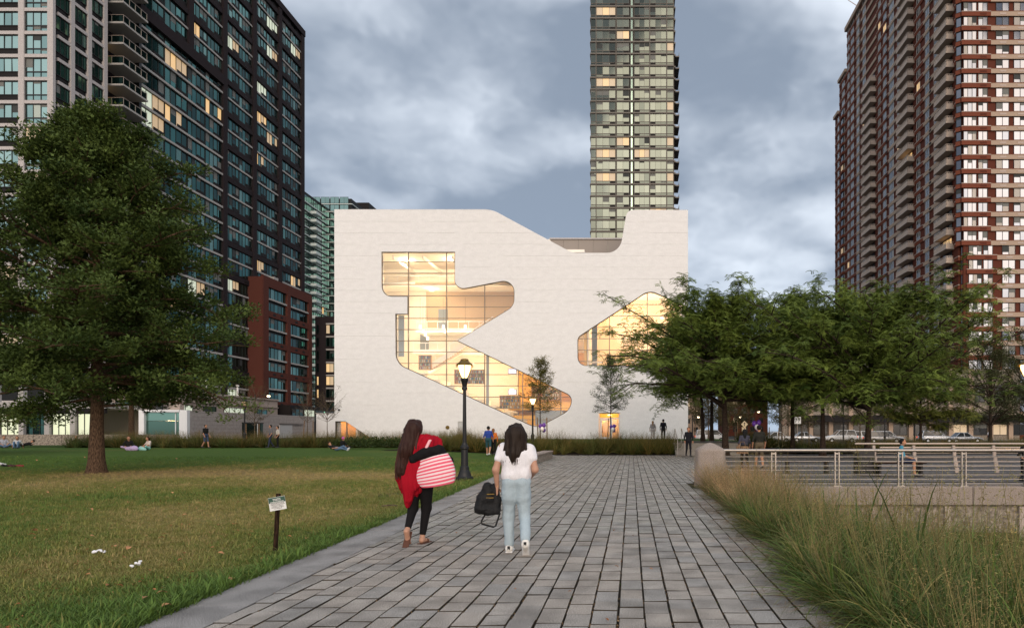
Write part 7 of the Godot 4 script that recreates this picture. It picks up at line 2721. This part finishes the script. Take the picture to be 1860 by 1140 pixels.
func build_woman_white() -> void:
	var at := Vector3(-1.42, 0.004, -8.42)
	var t := thing("person", "woman with dark hair in white shirt and pale jeans, walking away", "person", at, 0.06)
	var V := func(x: float, y: float, z: float) -> Vector3: return Vector3(x, y, z)
	var shL: Vector3 = V.call(-0.175, 1.295, 0.0)
	var shR: Vector3 = V.call(0.175, 1.285, 0.0)
	var elL: Vector3 = V.call(-0.245, 1.03, 0.05)
	var elR: Vector3 = V.call(0.235, 1.03, 0.05)
	var wrL: Vector3 = V.call(-0.235, 0.82, -0.02)
	var wrR: Vector3 = V.call(0.17, 0.94, -0.17)
	var hipL: Vector3 = V.call(-0.088, 0.80, 0.0)
	var hipR: Vector3 = V.call(0.088, 0.80, 0.0)
	var knL: Vector3 = V.call(-0.098, 0.45, -0.06)
	var anL: Vector3 = V.call(-0.092, 0.085, -0.05)
	var knR: Vector3 = V.call(0.10, 0.45, -0.01)
	var anR: Vector3 = V.call(0.135, 0.18, 0.24)
	# skin
	var b := []
	b.append([V.call(-0.05, 1.0, 0.0), V.call(0.05, 1.0, 0.0), 0.10, 0.10])
	b.append([V.call(0, 0.98, 0), V.call(0, 1.24, 0.0), 0.10, 0.11])
	b.append([shL, shR, 0.052, 0.052])
	b.append([V.call(0, 1.28, 0.0), V.call(0, 1.40, -0.02), 0.052, 0.048])
	b.append([V.call(0, 1.455, -0.035), V.call(0, 1.50, -0.02), 0.078, 0.088])
	b.append([V.call(0, 1.415, -0.075), V.call(0, 1.43, -0.08), 0.035, 0.045])
	b.append([V.call(0, 1.475, -0.108), V.call(0, 1.455, -0.122), 0.010, 0.014])
	for s in [-1, 1]:
		b.append([V.call(s * 0.086, 1.475, -0.02), V.call(s * 0.088, 1.45, -0.025), 0.018, 0.014])
	b.append([shL, elL, 0.047, 0.040])
	b.append([elL, wrL, 0.039, 0.027])
	b.append([shR, elR, 0.047, 0.040])
	b.append([elR, wrR, 0.039, 0.027])
	b.append([hipL, knL, 0.07, 0.05]); b.append([knL, anL, 0.05, 0.034])
	b.append([hipR, knR, 0.07, 0.05]); b.append([knR, anR, 0.05, 0.034])
	b.append([V.call(-0.06, 0.88, 0.0), V.call(0.06, 0.88, 0.0), 0.09, 0.09])
	var mb := MB.new()
	flesh(mb, b, 0.012, 0.03)
	var hb := []
	hb.append([elL.lerp(wrL, 0.75), wrL, 0.029, 0.026])
	hand(hb, wrL, V.call(0.02, -1, -0.12), V.call(1, 0, 0.1), 0.75, -1.0)
	flesh(mb, hb, 0.0035, 0.008)
	hb = []
	hb.append([elR.lerp(wrR, 0.75), wrR, 0.029, 0.026])
	hand(hb, wrR, V.call(-0.25, 0.05, -1), V.call(-1, 0.1, 0), 0.45, 1.0)
	flesh(mb, hb, 0.0035, 0.008)
	obj("body", mb, M.skin, t)
	# white shirt
	b = [[V.call(-0.070, 1.0, 0.0), V.call(-0.085, 1.20, 0.0), 0.108, 0.112], [V.call(0.070, 1.0, 0.0), V.call(0.085, 1.20, 0.0), 0.108, 0.112], [V.call(0, 1.0, 0.01), V.call(0, 1.22, 0.02), 0.11, 0.11], [V.call(-0.155, 1.285, 0), V.call(0.155, 1.28, 0), 0.062, 0.062], [shL, shL.lerp(elL, 0.46), 0.057, 0.060], [shR, shR.lerp(elR, 0.46), 0.057, 0.060], [V.call(0, 1.29, 0), V.call(0, 1.325, -0.005), 0.075, 0.06]]
	b.append([V.call(-0.075, 0.965, 0.005), V.call(0.075, 0.965, 0.005), 0.112, 0.112])
	mb = MB.new()
	flesh(mb, b, 0.011, 0.05, 0.009, 10.0, Vector3(1, 0.5, 1))
	obj("shirt", mb, M.cloth_white, t)
	# pale jeans
	b = [[V.call(-0.062, 0.90, 0.0), V.call(0.062, 0.90, 0.0), 0.108, 0.108], [V.call(-0.074, 0.86, 0.022), V.call(-0.082, 0.70, 0.012), 0.104, 0.090], [V.call(0.074, 0.86, 0.022), V.call(0.082, 0.70, 0.010), 0.104, 0.090], [V.call(-0.085, 0.76, 0.0), knL, 0.098, 0.068], [knL, anL + V.call(0, 0.03, 0), 0.067, 0.058], [V.call(0.085, 0.76, -0.01), knR, 0.098, 0.068], [knR, anR + V.call(0, 0.03, -0.01), 0.067, 0.058]]
	mb = MB.new()
	flesh(mb, b, 0.011, 0.03, 0.007, 9.0, Vector3(1, 0.7, 1))
	var jeans := obj("jeans", mb, M.denim_pale, t)
	mb = MB.new()
	var belt := []
	for i in 17:
		var a := TAU * i / 16.0
		belt.append(V.call(cos(a) * 0.172, 0.972, sin(a) * 0.112))
	mb.tube(belt, [0.013, 0.013, 0.013, 0.013, 0.013, 0.013, 0.013, 0.013, 0.013, 0.013, 0.013, 0.013, 0.013, 0.013, 0.013, 0.013, 0.013], 6, false)
	obj("waistband", mb, M.denim_pale, jeans)
	# shoes
	for q in [[anL, V.call(-0.09, 0.045, -0.21), 0.0], [anR, V.call(0.13, 0.045, 0.13), 1.0]]:
		b = [[q[0] + V.call(0, -0.035, 0.022), q[1], 0.047, 0.036], [q[0] + V.call(0, 0.0, 0.01), q[0] + V.call(0, -0.03, 0.0), 0.043, 0.046]]
		mb = MB.new()
		flesh(mb, b, 0.009, 0.02)
		var shoe := obj("shoe", mb, M.shoe_white, t)
		mb = MB.new()
		mb.bev(((q[0] + V.call(0, -0.074, 0.03)) + (q[1] + V.call(0, -0.034, -0.02))) / 2.0, Vector3(0.088, 0.022, 0.25), 0.008, Basis.looking_at((q[1] - q[0] + V.call(0, 0.04, 0)).normalized(), Vector3.UP))
		obj("sole", mb, M.paint_white, shoe)
		mb = MB.new()
		mb.bev(q[0] + V.call(0, -0.02, 0.062), Vector3(0.034, 0.05, 0.012), 0.004)
		obj("heel_tab", mb, M.sign_ink, shoe)
	# hair: a mass with strands over it
	b = [[V.call(0, 1.505, -0.005), V.call(0, 1.46, 0.025), 0.102, 0.105], [V.call(0, 1.46, 0.04), V.call(-0.02, 1.22, 0.075), 0.105, 0.078], [V.call(-0.07, 1.44, 0.03), V.call(-0.105, 1.24, 0.06), 0.07, 0.045], [V.call(0.07, 1.44, 0.03), V.call(0.085, 1.24, 0.06), 0.07, 0.04], [V.call(-0.02, 1.22, 0.085), V.call(-0.05, 1.13, 0.105), 0.07, 0.02]]
	mb = MB.new()
	var tint := Color(0.020, 0.012, 0.010)
	mb.k = tint
	flesh(mb, b, 0.009, 0.045, 0.012, 14.0, Vector3(1.8, 0.2, 1))
	for i in 150:
		mb.k = tint * rng.randf_range(0.6, 2.6)
		var a := rng.randf_range(-1.0, 1.0)
		var p0: Vector3 = V.call(sin(a * 1.4) * 0.095, 1.54 - absf(a) * 0.06, 0.06 + 0.05 * cos(a))
		var p1: Vector3 = V.call(sin(a * 1.3) * 0.135, 1.36, 0.125 - 0.05 * absf(a))
		var p2: Vector3 = V.call(a * 0.15 + rng.randfn(-0.01, 0.015), rng.randf_range(1.08, 1.22), 0.14 - 0.06 * absf(a))
		mb.tube([p0, p1, p2], [0.004, 0.006, 0.0015], 4, false)
	obj("hair", mb, M.hair_strands, t)

	# the black folding bag she carries
	t = thing("folding_bag", "black soft bag with a wire frame loop carried by the woman in white", "bag", at + Vector3(-0.35, 0.10, 0.0), 0.25)
	t.scale = Vector3.ONE * 0.9
	b = [[V.call(-0.07, 0.62, 0.0), V.call(0.10, 0.60, 0.0), 0.09, 0.085], [V.call(-0.09, 0.52, 0.02), V.call(0.09, 0.49, 0.02), 0.10, 0.09], [V.call(-0.01, 0.80, 0.0), V.call(0.0, 0.64, 0.0), 0.06, 0.10], [V.call(0.10, 0.78, -0.02), V.call(0.09, 0.55, -0.02), 0.05, 0.08]]
	mb = MB.new()
	flesh(mb, b, 0.011, 0.05, 0.014, 9.0)
	obj("bag_body", mb, M.bag_black, t)
	mb = MB.new()
	mb.tube([V.call(-0.02, 0.46, 0.03), V.call(-0.09, 0.34, 0.07), V.call(-0.085, 0.305, 0.08), V.call(0.07, 0.255, 0.08), V.call(0.10, 0.27, 0.08), V.call(0.16, 0.44, 0.03)], [0.012, 0.012, 0.013, 0.013, 0.012, 0.012], 7)
	obj("frame_loop", mb, M.bag_black, t)
	mb = MB.new()
	mb.tube([V.call(0.02, 0.80, 0.0), V.call(0.10, 0.80, -0.02), V.call(0.15, 0.765, -0.03), V.call(0.10, 0.70, -0.03)], [0.014, 0.013, 0.013, 0.014], 6)
	obj("handle", mb, M.bag_black, t)
	for y in [[0.705, 0.03, 0.04], [0.655, 0.02, 0.03]]:
		boxpart("buckle_strap", V.call(y[1], y[0], 0.092), Vector3(0.10, 0.012, 0.012), M.lantern_bronze, t)


func build_woman_red() -> void:
	var at := Vector3(-2.84, 0.004, -9.15)
	var t := thing("person", "woman with very long brown hair, red shawl, black leggings and sandals, walking away", "person", at, 0.0)
	var V := func(x: float, y: float, z: float) -> Vector3: return Vector3(x, y, z)
	var shL: Vector3 = V.call(-0.18, 1.34, 0.0)
	var shR: Vector3 = V.call(0.17, 1.36, 0.0)
	var elR: Vector3 = V.call(0.30, 1.13, 0.02)
	var wrR: Vector3 = V.call(0.27, 0.98, -0.20)
	var elL: Vector3 = V.call(-0.20, 1.08, -0.08)
	var wrL: Vector3 = V.call(-0.02, 1.08, -0.22)
	var knL: Vector3 = V.call(-0.095, 0.47, -0.02)
	var anL: Vector3 = V.call(-0.10, 0.20, 0.21)
	var knR: Vector3 = V.call(0.075, 0.47, -0.05)
	var anR: Vector3 = V.call(0.035, 0.085, 0.0)
	var b := []
	b.append([V.call(-0.05, 0.95, 0.0), V.call(0.05, 0.95, 0.0), 0.11, 0.11])
	b.append([V.call(0, 0.98, 0), V.call(0, 1.27, 0.0), 0.11, 0.12])
	b.append([shL, shR, 0.055, 0.055])
	b.append([V.call(-0.01, 1.33, 0.0), V.call(-0.05, 1.46, -0.02), 0.053, 0.05])
	b.append([V.call(-0.065, 1.51, -0.035), V.call(-0.07, 1.56, -0.02), 0.08, 0.09])
	b.append([V.call(-0.06, 1.465, -0.08), V.call(-0.06, 1.48, -0.085), 0.035, 0.045])
	b.append([V.call(-0.06, 1.525, -0.112), V.call(-0.06, 1.505, -0.124), 0.010, 0.014])
	for q in [[shL, elL, wrL], [shR, elR, wrR]]:
		b.append([q[0], q[1], 0.049, 0.041])
		b.append([q[1], q[2], 0.040, 0.028])
	b.append([V.call(-0.088, 0.82, 0), knL, 0.08, 0.055]); b.append([knL, anL, 0.053, 0.035])
	b.append([V.call(0.088, 0.82, 0), knR, 0.08, 0.055]); b.append([knR, anR, 0.053, 0.035])
	# feet
	b.append([anL + V.call(0, -0.005, 0.03), V.call(-0.10, 0.075, 0.18), 0.034, 0.033])
	b.append([V.call(-0.10, 0.075, 0.18), V.call(-0.095, 0.026, 0.11), 0.031, 0.020])
	b.append([anR + V.call(0, -0.04, 0.03), V.call(0.075, 0.03, -0.13), 0.036, 0.022])
	var mb := MB.new()
	flesh(mb, b, 0.012, 0.03)
	var hb := []
	hb.append([elR.lerp(wrR, 0.75), wrR, 0.029, 0.027])
	hand(hb, wrR, V.call(-0.2, 0.1, -1), V.call(0, 1, 0.1), 0.6, 1.0)
	flesh(mb, hb, 0.0035, 0.008)
	hb = []
	hb.append([elL.lerp(wrL, 0.75), wrL, 0.029, 0.027])
	hand(hb, wrL, V.call(1, 0.1, -0.2), V.call(0, 0, 1), 0.6, -1.0)
	flesh(mb, hb, 0.0035, 0.008)
	obj("body", mb, M.skin, t)
	# leggings
	b = [[V.call(-0.062, 0.93, 0.0), V.call(0.062, 0.93, 0.0), 0.125, 0.125], [V.call(-0.08, 0.83, 0.03), V.call(0.08, 0.83, 0.03), 0.115, 0.115], [V.call(-0.086, 0.80, 0.0), knL, 0.098, 0.066], [knL, anL.lerp(knL, 0.16), 0.065, 0.043], [V.call(0.086, 0.80, 0.0), knR, 0.098, 0.066], [knR, anR.lerp(knR, 0.14), 0.065, 0.043]]
	mb = MB.new()
	flesh(mb, b, 0.012, 0.03)
	obj("leggings", mb, M.cloth_black, t)
	# red shawl hanging low on the left
	b = [[V.call(-0.17, 1.34, 0.0), V.call(0.19, 1.37, 0.0), 0.075, 0.075], [V.call(-0.05, 1.28, 0.02), V.call(-0.09, 0.80, 0.04), 0.145, 0.155], [V.call(0.09, 1.30, 0.01), V.call(0.06, 0.98, 0.03), 0.135, 0.14], [V.call(-0.17, 1.30, 0.02), V.call(-0.19, 0.92, 0.04), 0.085, 0.10], [V.call(-0.19, 0.92, 0.04), V.call(-0.155, 0.58, 0.07), 0.095, 0.04], [V.call(-0.08, 0.82, 0.05), V.call(-0.09, 0.62, 0.07), 0.13, 0.05], [V.call(-0.14, 0.66, 0.07), V.call(-0.165, 0.51, 0.08), 0.05, 0.018], [V.call(0.05, 1.0, 0.04), V.call(-0.04, 0.78, 0.06), 0.14, 0.09], [shR, elR, 0.078, 0.068]]
	mb = MB.new()
	flesh(mb, b, 0.011, 0.06, 0.030, 6.5, Vector3(1.8, 0.20, 1.5))
	obj("shawl", mb, M.cloth_red, t)
	# hair to the waist
	b = [[V.call(-0.07, 1.565, -0.01), V.call(-0.075, 1.52, 0.025), 0.104, 0.108], [V.call(-0.08, 1.52, 0.04), V.call(-0.13, 1.24, 0.12), 0.108, 0.10], [V.call(-0.13, 1.26, 0.12), V.call(-0.185, 0.97, 0.15), 0.10, 0.065], [V.call(-0.18, 1.02, 0.14), V.call(-0.20, 0.90, 0.15), 0.065, 0.02]]
	mb = MB.new()
	var tint := Color(0.032, 0.012, 0.009)
	mb.k = tint
	flesh(mb, b, 0.009, 0.05, 0.012, 14.0, Vector3(1.8, 0.2, 1))
	for i in 170:
		mb.k = tint * rng.randf_range(0.6, 2.4)
		var a := rng.randf_range(-1.0, 1.0)
		var p0: Vector3 = V.call(-0.07 + sin(a * 1.4) * 0.10, 1.60 - absf(a) * 0.06, 0.055 + 0.05 * cos(a))
		var p1: Vector3 = V.call(-0.115 + a * 0.12, 1.28, 0.20 - 0.05 * absf(a))
		var p2: Vector3 = V.call(-0.165 + a * 0.11, 1.07, 0.215 - 0.06 * absf(a))
		var p3: Vector3 = V.call(-0.195 + a * 0.08, rng.randf_range(0.86, 1.0), 0.18)
		mb.tube([p0, p1, p2, p3], [0.004, 0.006, 0.005, 0.0015], 4, false)
	obj("hair", mb, M.hair_strands, t)
	# sandals
	for q in [[V.call(-0.098, 0.085, 0.205), Basis(Vector3.RIGHT, 0.85)], [V.call(0.055, 0.006, -0.035), Basis(Vector3.UP, -0.25)]]:
		mb = MB.new()
		mb.bev(q[0], Vector3(0.085, 0.014, 0.25), 0.006, q[1])
		var sd := obj("sandal", mb, M.sandal, t)
		mb = MB.new()
		var bs: Basis = q[1]
		mb.tube([q[0] + bs * Vector3(-0.042, 0.005, -0.04), q[0] + bs * Vector3(-0.02, 0.045, -0.05), q[0] + bs * Vector3(0.02, 0.045, -0.05), q[0] + bs * Vector3(0.042, 0.005, -0.04)], [0.008, 0.009, 0.009, 0.008], 5)
		obj("strap", mb, M.sandal, sd)

	# striped tote held under her right arm
	t = thing("striped_tote_bag", "pink and white striped tote bag hanging from the woman in red's right arm", "bag", at + Vector3(0.24, 0.985, 0.12), 0.0)
	mb = MB.new()
	var rs := []
	var cs := []
	var rows := 60
	for i in rows + 1:
		var u := float(i) / rows
		var ring := []
		var a := 0.245 * (0.86 + 0.20 * sin(PI * pow(u, 0.85)))
		var c := 0.105 * (0.70 + 0.5 * sin(PI * pow(u, 0.8)))
		if i == 0:
			a *= 0.9; c *= 0.75
		for j in 36:
			var g := TAU * j / 36.0
			var e := pow(pow(absf(cos(g)), 3.0) + pow(absf(sin(g)), 3.0), -1.0 / 3.0)
			var x := cos(g) * e * a
			var y := -0.215 + u * 0.40 + 0.03 * (x / 0.22) * (u - 0.3) - 0.03 * pow(x / 0.22, 2.0) * (u - 0.5)
			var zz := -sin(g) * e * c + 0.010 * noise.get_noise_3d(x * 500.0, y * 400.0, 3.0)
			ring.append(Basis(Vector3.BACK, 0.20) * Vector3(x, y, zz))
		rs.append(ring)
	for i in rows:
		mb.k = Color(0.78, 0.12, 0.19) if int(i / 3.4) % 2 == 0 else Color(0.84, 0.66, 0.68)
		mb.rings([rs[i], rs[i + 1]], true, i == 0)
	# smooth the shading across the strips
	for i in mb.n.size():
		var p := Basis(Vector3.BACK, -0.20) * mb.v[i]
		if mb.n[i].dot(Vector3.UP) > -0.9:
			mb.n[i] = (Basis(Vector3.BACK, 0.20) * Vector3(p.x / 0.05, (p.y + 0.02) / 0.12, p.z / 0.012)).normalized()
	obj("bag_body", mb, M.tote, t)
	mb = MB.new()
	mb.tube([Vector3(-0.10, 0.18, 0.08), Vector3(-0.10, 0.30, 0.05), Vector3(-0.07, 0.39, 0.0), Vector3(-0.05, 0.42, -0.06)], [0.022, 0.020, 0.020, 0.02], 6)
	obj("handle", mb, M.strap_pink, t)
	# black jacket bundled over the bag
	t = thing("black_jacket", "black jacket folded over the woman in red's arm above the striped bag", "jacket", at, 0.0)
	b = [[V.call(-0.04, 1.14, 0.17), V.call(0.12, 1.21, 0.16), 0.055, 0.065], [V.call(0.12, 1.21, 0.15), V.call(0.27, 1.25, 0.08), 0.065, 0.07], [V.call(0.27, 1.22, 0.08), V.call(0.40, 1.12, 0.02), 0.07, 0.06]]
	mb = MB.new()
	flesh(mb, b, 0.011, 0.05, 0.016, 8.0)
	obj("cloth", mb, M.cloth_black, t)


func build_people() -> void:
	var K := Color(0.012, 0.012, 0.014)
	var br := Color(0.03, 0.015, 0.01)
	var jean := Color(0.10, 0.16, 0.24)
	var g := func(px: float, d: float) -> Vector3: return ground_at((px - 1147.0) * d / FOCAL, d)
	figure("person in a dark jacket sitting on the lawn, left of the seated pair", g.call(233, 45), 0.5, "sit", 1.7, K, Color(0.40, 0.30, 0.45), br, {"sleeve": K, "long": true})
	figure("person in a cream top sitting on the lawn, right of the seated pair", g.call(268, 45), -0.5, "sit", 1.65, Color(0.62, 0.52, 0.46), Color(0.20, 0.50, 0.45), br, {"long": true, "lower": SKIN})
	var mb := MB.new()
	for p in [[0.0, 0.0, 0.0], [0.8, 0.0, 0.3]]:
		pass
	mb.k = Color(0.45, 0.35, 0.55)
	flesh(mb, [[Vector3(-0.3, 0.08, 0), Vector3(0.3, 0.1, 0.1), 0.13, 0.15], [Vector3(0.0, 0.14, 0.1), Vector3(0.25, 0.2, 0.1), 0.12, 0.1]], 0.03, 0.08, 0.03, 4.0)
	var o := obj("blanket", mb, M.figure)
	o.position = g.call(240, 44.2)
	tag(o, "lilac blanket bundled in front of the person in the dark jacket", "blanket")
	mb = MB.new()
	mb.k = Color(0.30, 0.55, 0.50)
	flesh(mb, [[Vector3(-0.25, 0.06, 0), Vector3(0.3, 0.06, 0.1), 0.11, 0.09], [Vector3(-0.1, 0.10, 0.0), Vector3(0.05, 0.14, 0.0), 0.10, 0.09]], 0.03, 0.06, 0.03, 4.0)
	o = obj("beach_towel", mb, M.figure)
	o.position = g.call(257, 44.4)
	tag(o, "turquoise towel on the grass between the seated pair", "towel")
	figure("person in pale shirt and jeans leaning back on the grass, leftmost but one", g.call(30, 50), 0.6, "knees_up", 1.7, Color(0.5, 0.5, 0.5), jean, br, {"long": true})
	figure("person in jeans sitting at the photo's very left edge", g.call(6, 51), 0.9, "sit", 1.7, Color(0.35, 0.36, 0.4), jean, K)
	figure("dark clothed person sitting low by the garden wall at the left", g.call(41, 55), -0.8, "recline", 1.7, K, K, K, {"sleeve": K})
	figure("dark clothed person sitting left of the big oak trunk", g.call(138, 53), 0.4, "sit", 1.7, K, K, K, {"sleeve": K})
	figure("dark clothed person sitting against the big oak trunk's left side", g.call(164, 53), -0.3, "sit", 1.7, K, K, br, {"sleeve": K})
	figure("person in black lying propped on an elbow on the lawn", g.call(612, 43), PI / 2 - 0.25, "recline", 1.7, K, jean, br, {"shoe": Color(0.6, 0.6, 0.6)})
	figure("person with bright pink hair sitting behind the one lying on the lawn", g.call(623, 45), 2.6, "sit", 1.65, K, K, Color(0.55, 0.12, 0.35))
	figure("person walking in a dark top and shorts in front of the grey garage wall", g.call(373, 50), 1.3, "walk", 1.72, K, Color(0.05, 0.07, 0.12), K, {"lower": SKIN})
	figure("person in a striped grey top walking by the garage door", g.call(491, 51), -0.9, "walk", 1.72, Color(0.16, 0.15, 0.16), Color(0.04, 0.05, 0.08), K)
	figure("person in a white top and black skirt by the garage door", g.call(504, 51), -0.9, "stand", 1.62, Color(0.55, 0.5, 0.45), K, K)
	figure("person in a blue shirt and shorts walking past the seat wall", g.call(887, 40.5), PI, "walk", 1.75, Color(0.03, 0.06, 0.28), Color(0.03, 0.08, 0.10), K, {"lower": SKIN, "shoe": Color(0.6, 0.6, 0.6)})
	figure("person wrapped in orange walking beside the one in the blue shirt", g.call(896, 41), PI, "walk", 1.62, Color(0.62, 0.17, 0.03), K, Color(0.20, 0.10, 0.05), {"sleeve": Color(0.62, 0.17, 0.03), "long": true})
	figure("fair haired person in grey standing by the library wall", g.call(1186, 57), PI, "stand", 1.65, Color(0.30, 0.28, 0.28), Color(0.45, 0.42, 0.42), Color(0.3, 0.18, 0.09), {"long": true})
	figure("person in a dark suit standing by the library wall", g.call(1205, 57), PI, "stand", 1.80, Color(0.012, 0.013, 0.02), Color(0.012, 0.013, 0.02), K, {"sleeve": Color(0.012, 0.013, 0.02)})
	figure("man in dark shirt and trousers walking towards us by the stone steps", Vector3(3.45, 0, -41.2), 0.1, "walk", 1.76, Color(0.012, 0.013, 0.018), Color(0.012, 0.013, 0.018), Color(0.10, 0.06, 0.05), {"sleeve": Color(0.012, 0.013, 0.018)})
	figure("person with a tan carrier bag walking away behind the granite pillar", Vector3(4.55, 0, -27.4), PI, "walk", 1.6, Color(0.05, 0.05, 0.07), K, K, {"long": true})
	figure("person in a camouflage shirt walking away behind the granite pillar", Vector3(5.1, 0, -27.2), PI, "walk", 1.76, Color(0.022, 0.020, 0.016), Color(0.10, 0.075, 0.05), K, {"lower": SKIN})
	var t := thing("carrier_bag", "tan carrier bag hanging beside the person behind the granite pillar", "bag", Vector3(4.42, 0.62, -27.15))
	boxpart("bag_body", Vector3(0, 0.16, 0), Vector3(0.46, 0.30, 0.16), M.wood_stake, t)
	mb = MB.new()
	mb.tube([Vector3(-0.12, 0.3, 0), Vector3(-0.08, 0.48, 0), Vector3(0.08, 0.48, 0), Vector3(0.12, 0.3, 0)], [0.012, 0.012, 0.012, 0.012], 5)
	obj("handle", mb, M.wood_stake, t)
	figure("person in a blue patterned top sitting on the bench behind the railing", Vector3(9.15, -0.03, -23.2), 1.2, "bench", 1.7, Color(0.05, 0.22, 0.32), Color(0.03, 0.04, 0.08), K, {"lower": SKIN, "sleeve": SKIN})
	figure("dark clothed person sitting behind the railing at the photo's right edge", Vector3(13.6, -0.03, -23.4), -0.6, "bench", 1.7, K, K, K, {"sleeve": K})
	figure("person in a white shirt standing by the parked cars on the right", Vector3(47.5, 0, -90.5), PI, "walk", 1.7, Color(0.7, 0.7, 0.75), Color(0.05, 0.06, 0.1), K)
	# shoes and a red cloth left in the grass
	for i in 2:
		mb = MB.new()
		mb.k = Color(0.55, 0.55, 0.56) if i == 0 else Color(0.03, 0.03, 0.035)
		flesh(mb, [[Vector3(-0.10, 0.05, 0), Vector3(0.10, 0.035, 0), 0.05, 0.038], [Vector3(-0.10, 0.09, 0), Vector3(-0.06, 0.06, 0), 0.042, 0.045]], 0.012, 0.02)
		o = obj("shoe", mb, M.figure)
		o.position = g.call([4, 9][i], 29.5 - i)
		o.rotation.y = 0.3 + i
		tag(o, ["pale shoe", "black shoe"][i] + " lying in the grass at the photo's left edge", "shoe")
	for i in 2:
		mb = MB.new()
		mb.k = Color(0.22, 0.03, 0.04) if i else Color(0.06, 0.02, 0.03)
		flesh(mb, [[Vector3(-0.14, 0.03, 0), Vector3(0.14, 0.04, 0.05), 0.05, 0.04]], 0.015, 0.02, 0.02, 8.0)
		o = obj("cloth_bundle", mb, M.figure)
		o.position = g.call([22, 37][i], 28.5)
		tag(o, ["dark cloth bundle beside the shoes on the grass", "red cloth bundle right of the shoes on the grass"][i], "cloth")


# ---------------------------------------------------------------- all of it
func _ready() -> void:
	rng.seed = 20
	noise.seed = 8
	noise.frequency = 0.01
	noise.fractal_octaves = 3
	set_stage()
	make_materials()
	build_ground()
	build_path()
	build_library()
	build_white_block()
	build_dark_tower()
	build_red_building()
	build_podium()
	build_garage()
	build_lobby()
	build_glass_tower()
	build_middle_tower()
	build_right_tower()
	build_trees()
	build_grasses()
	build_furniture()
	build_vehicles()
	build_woman_white()
	build_woman_red()
	build_people()
	build_litter()
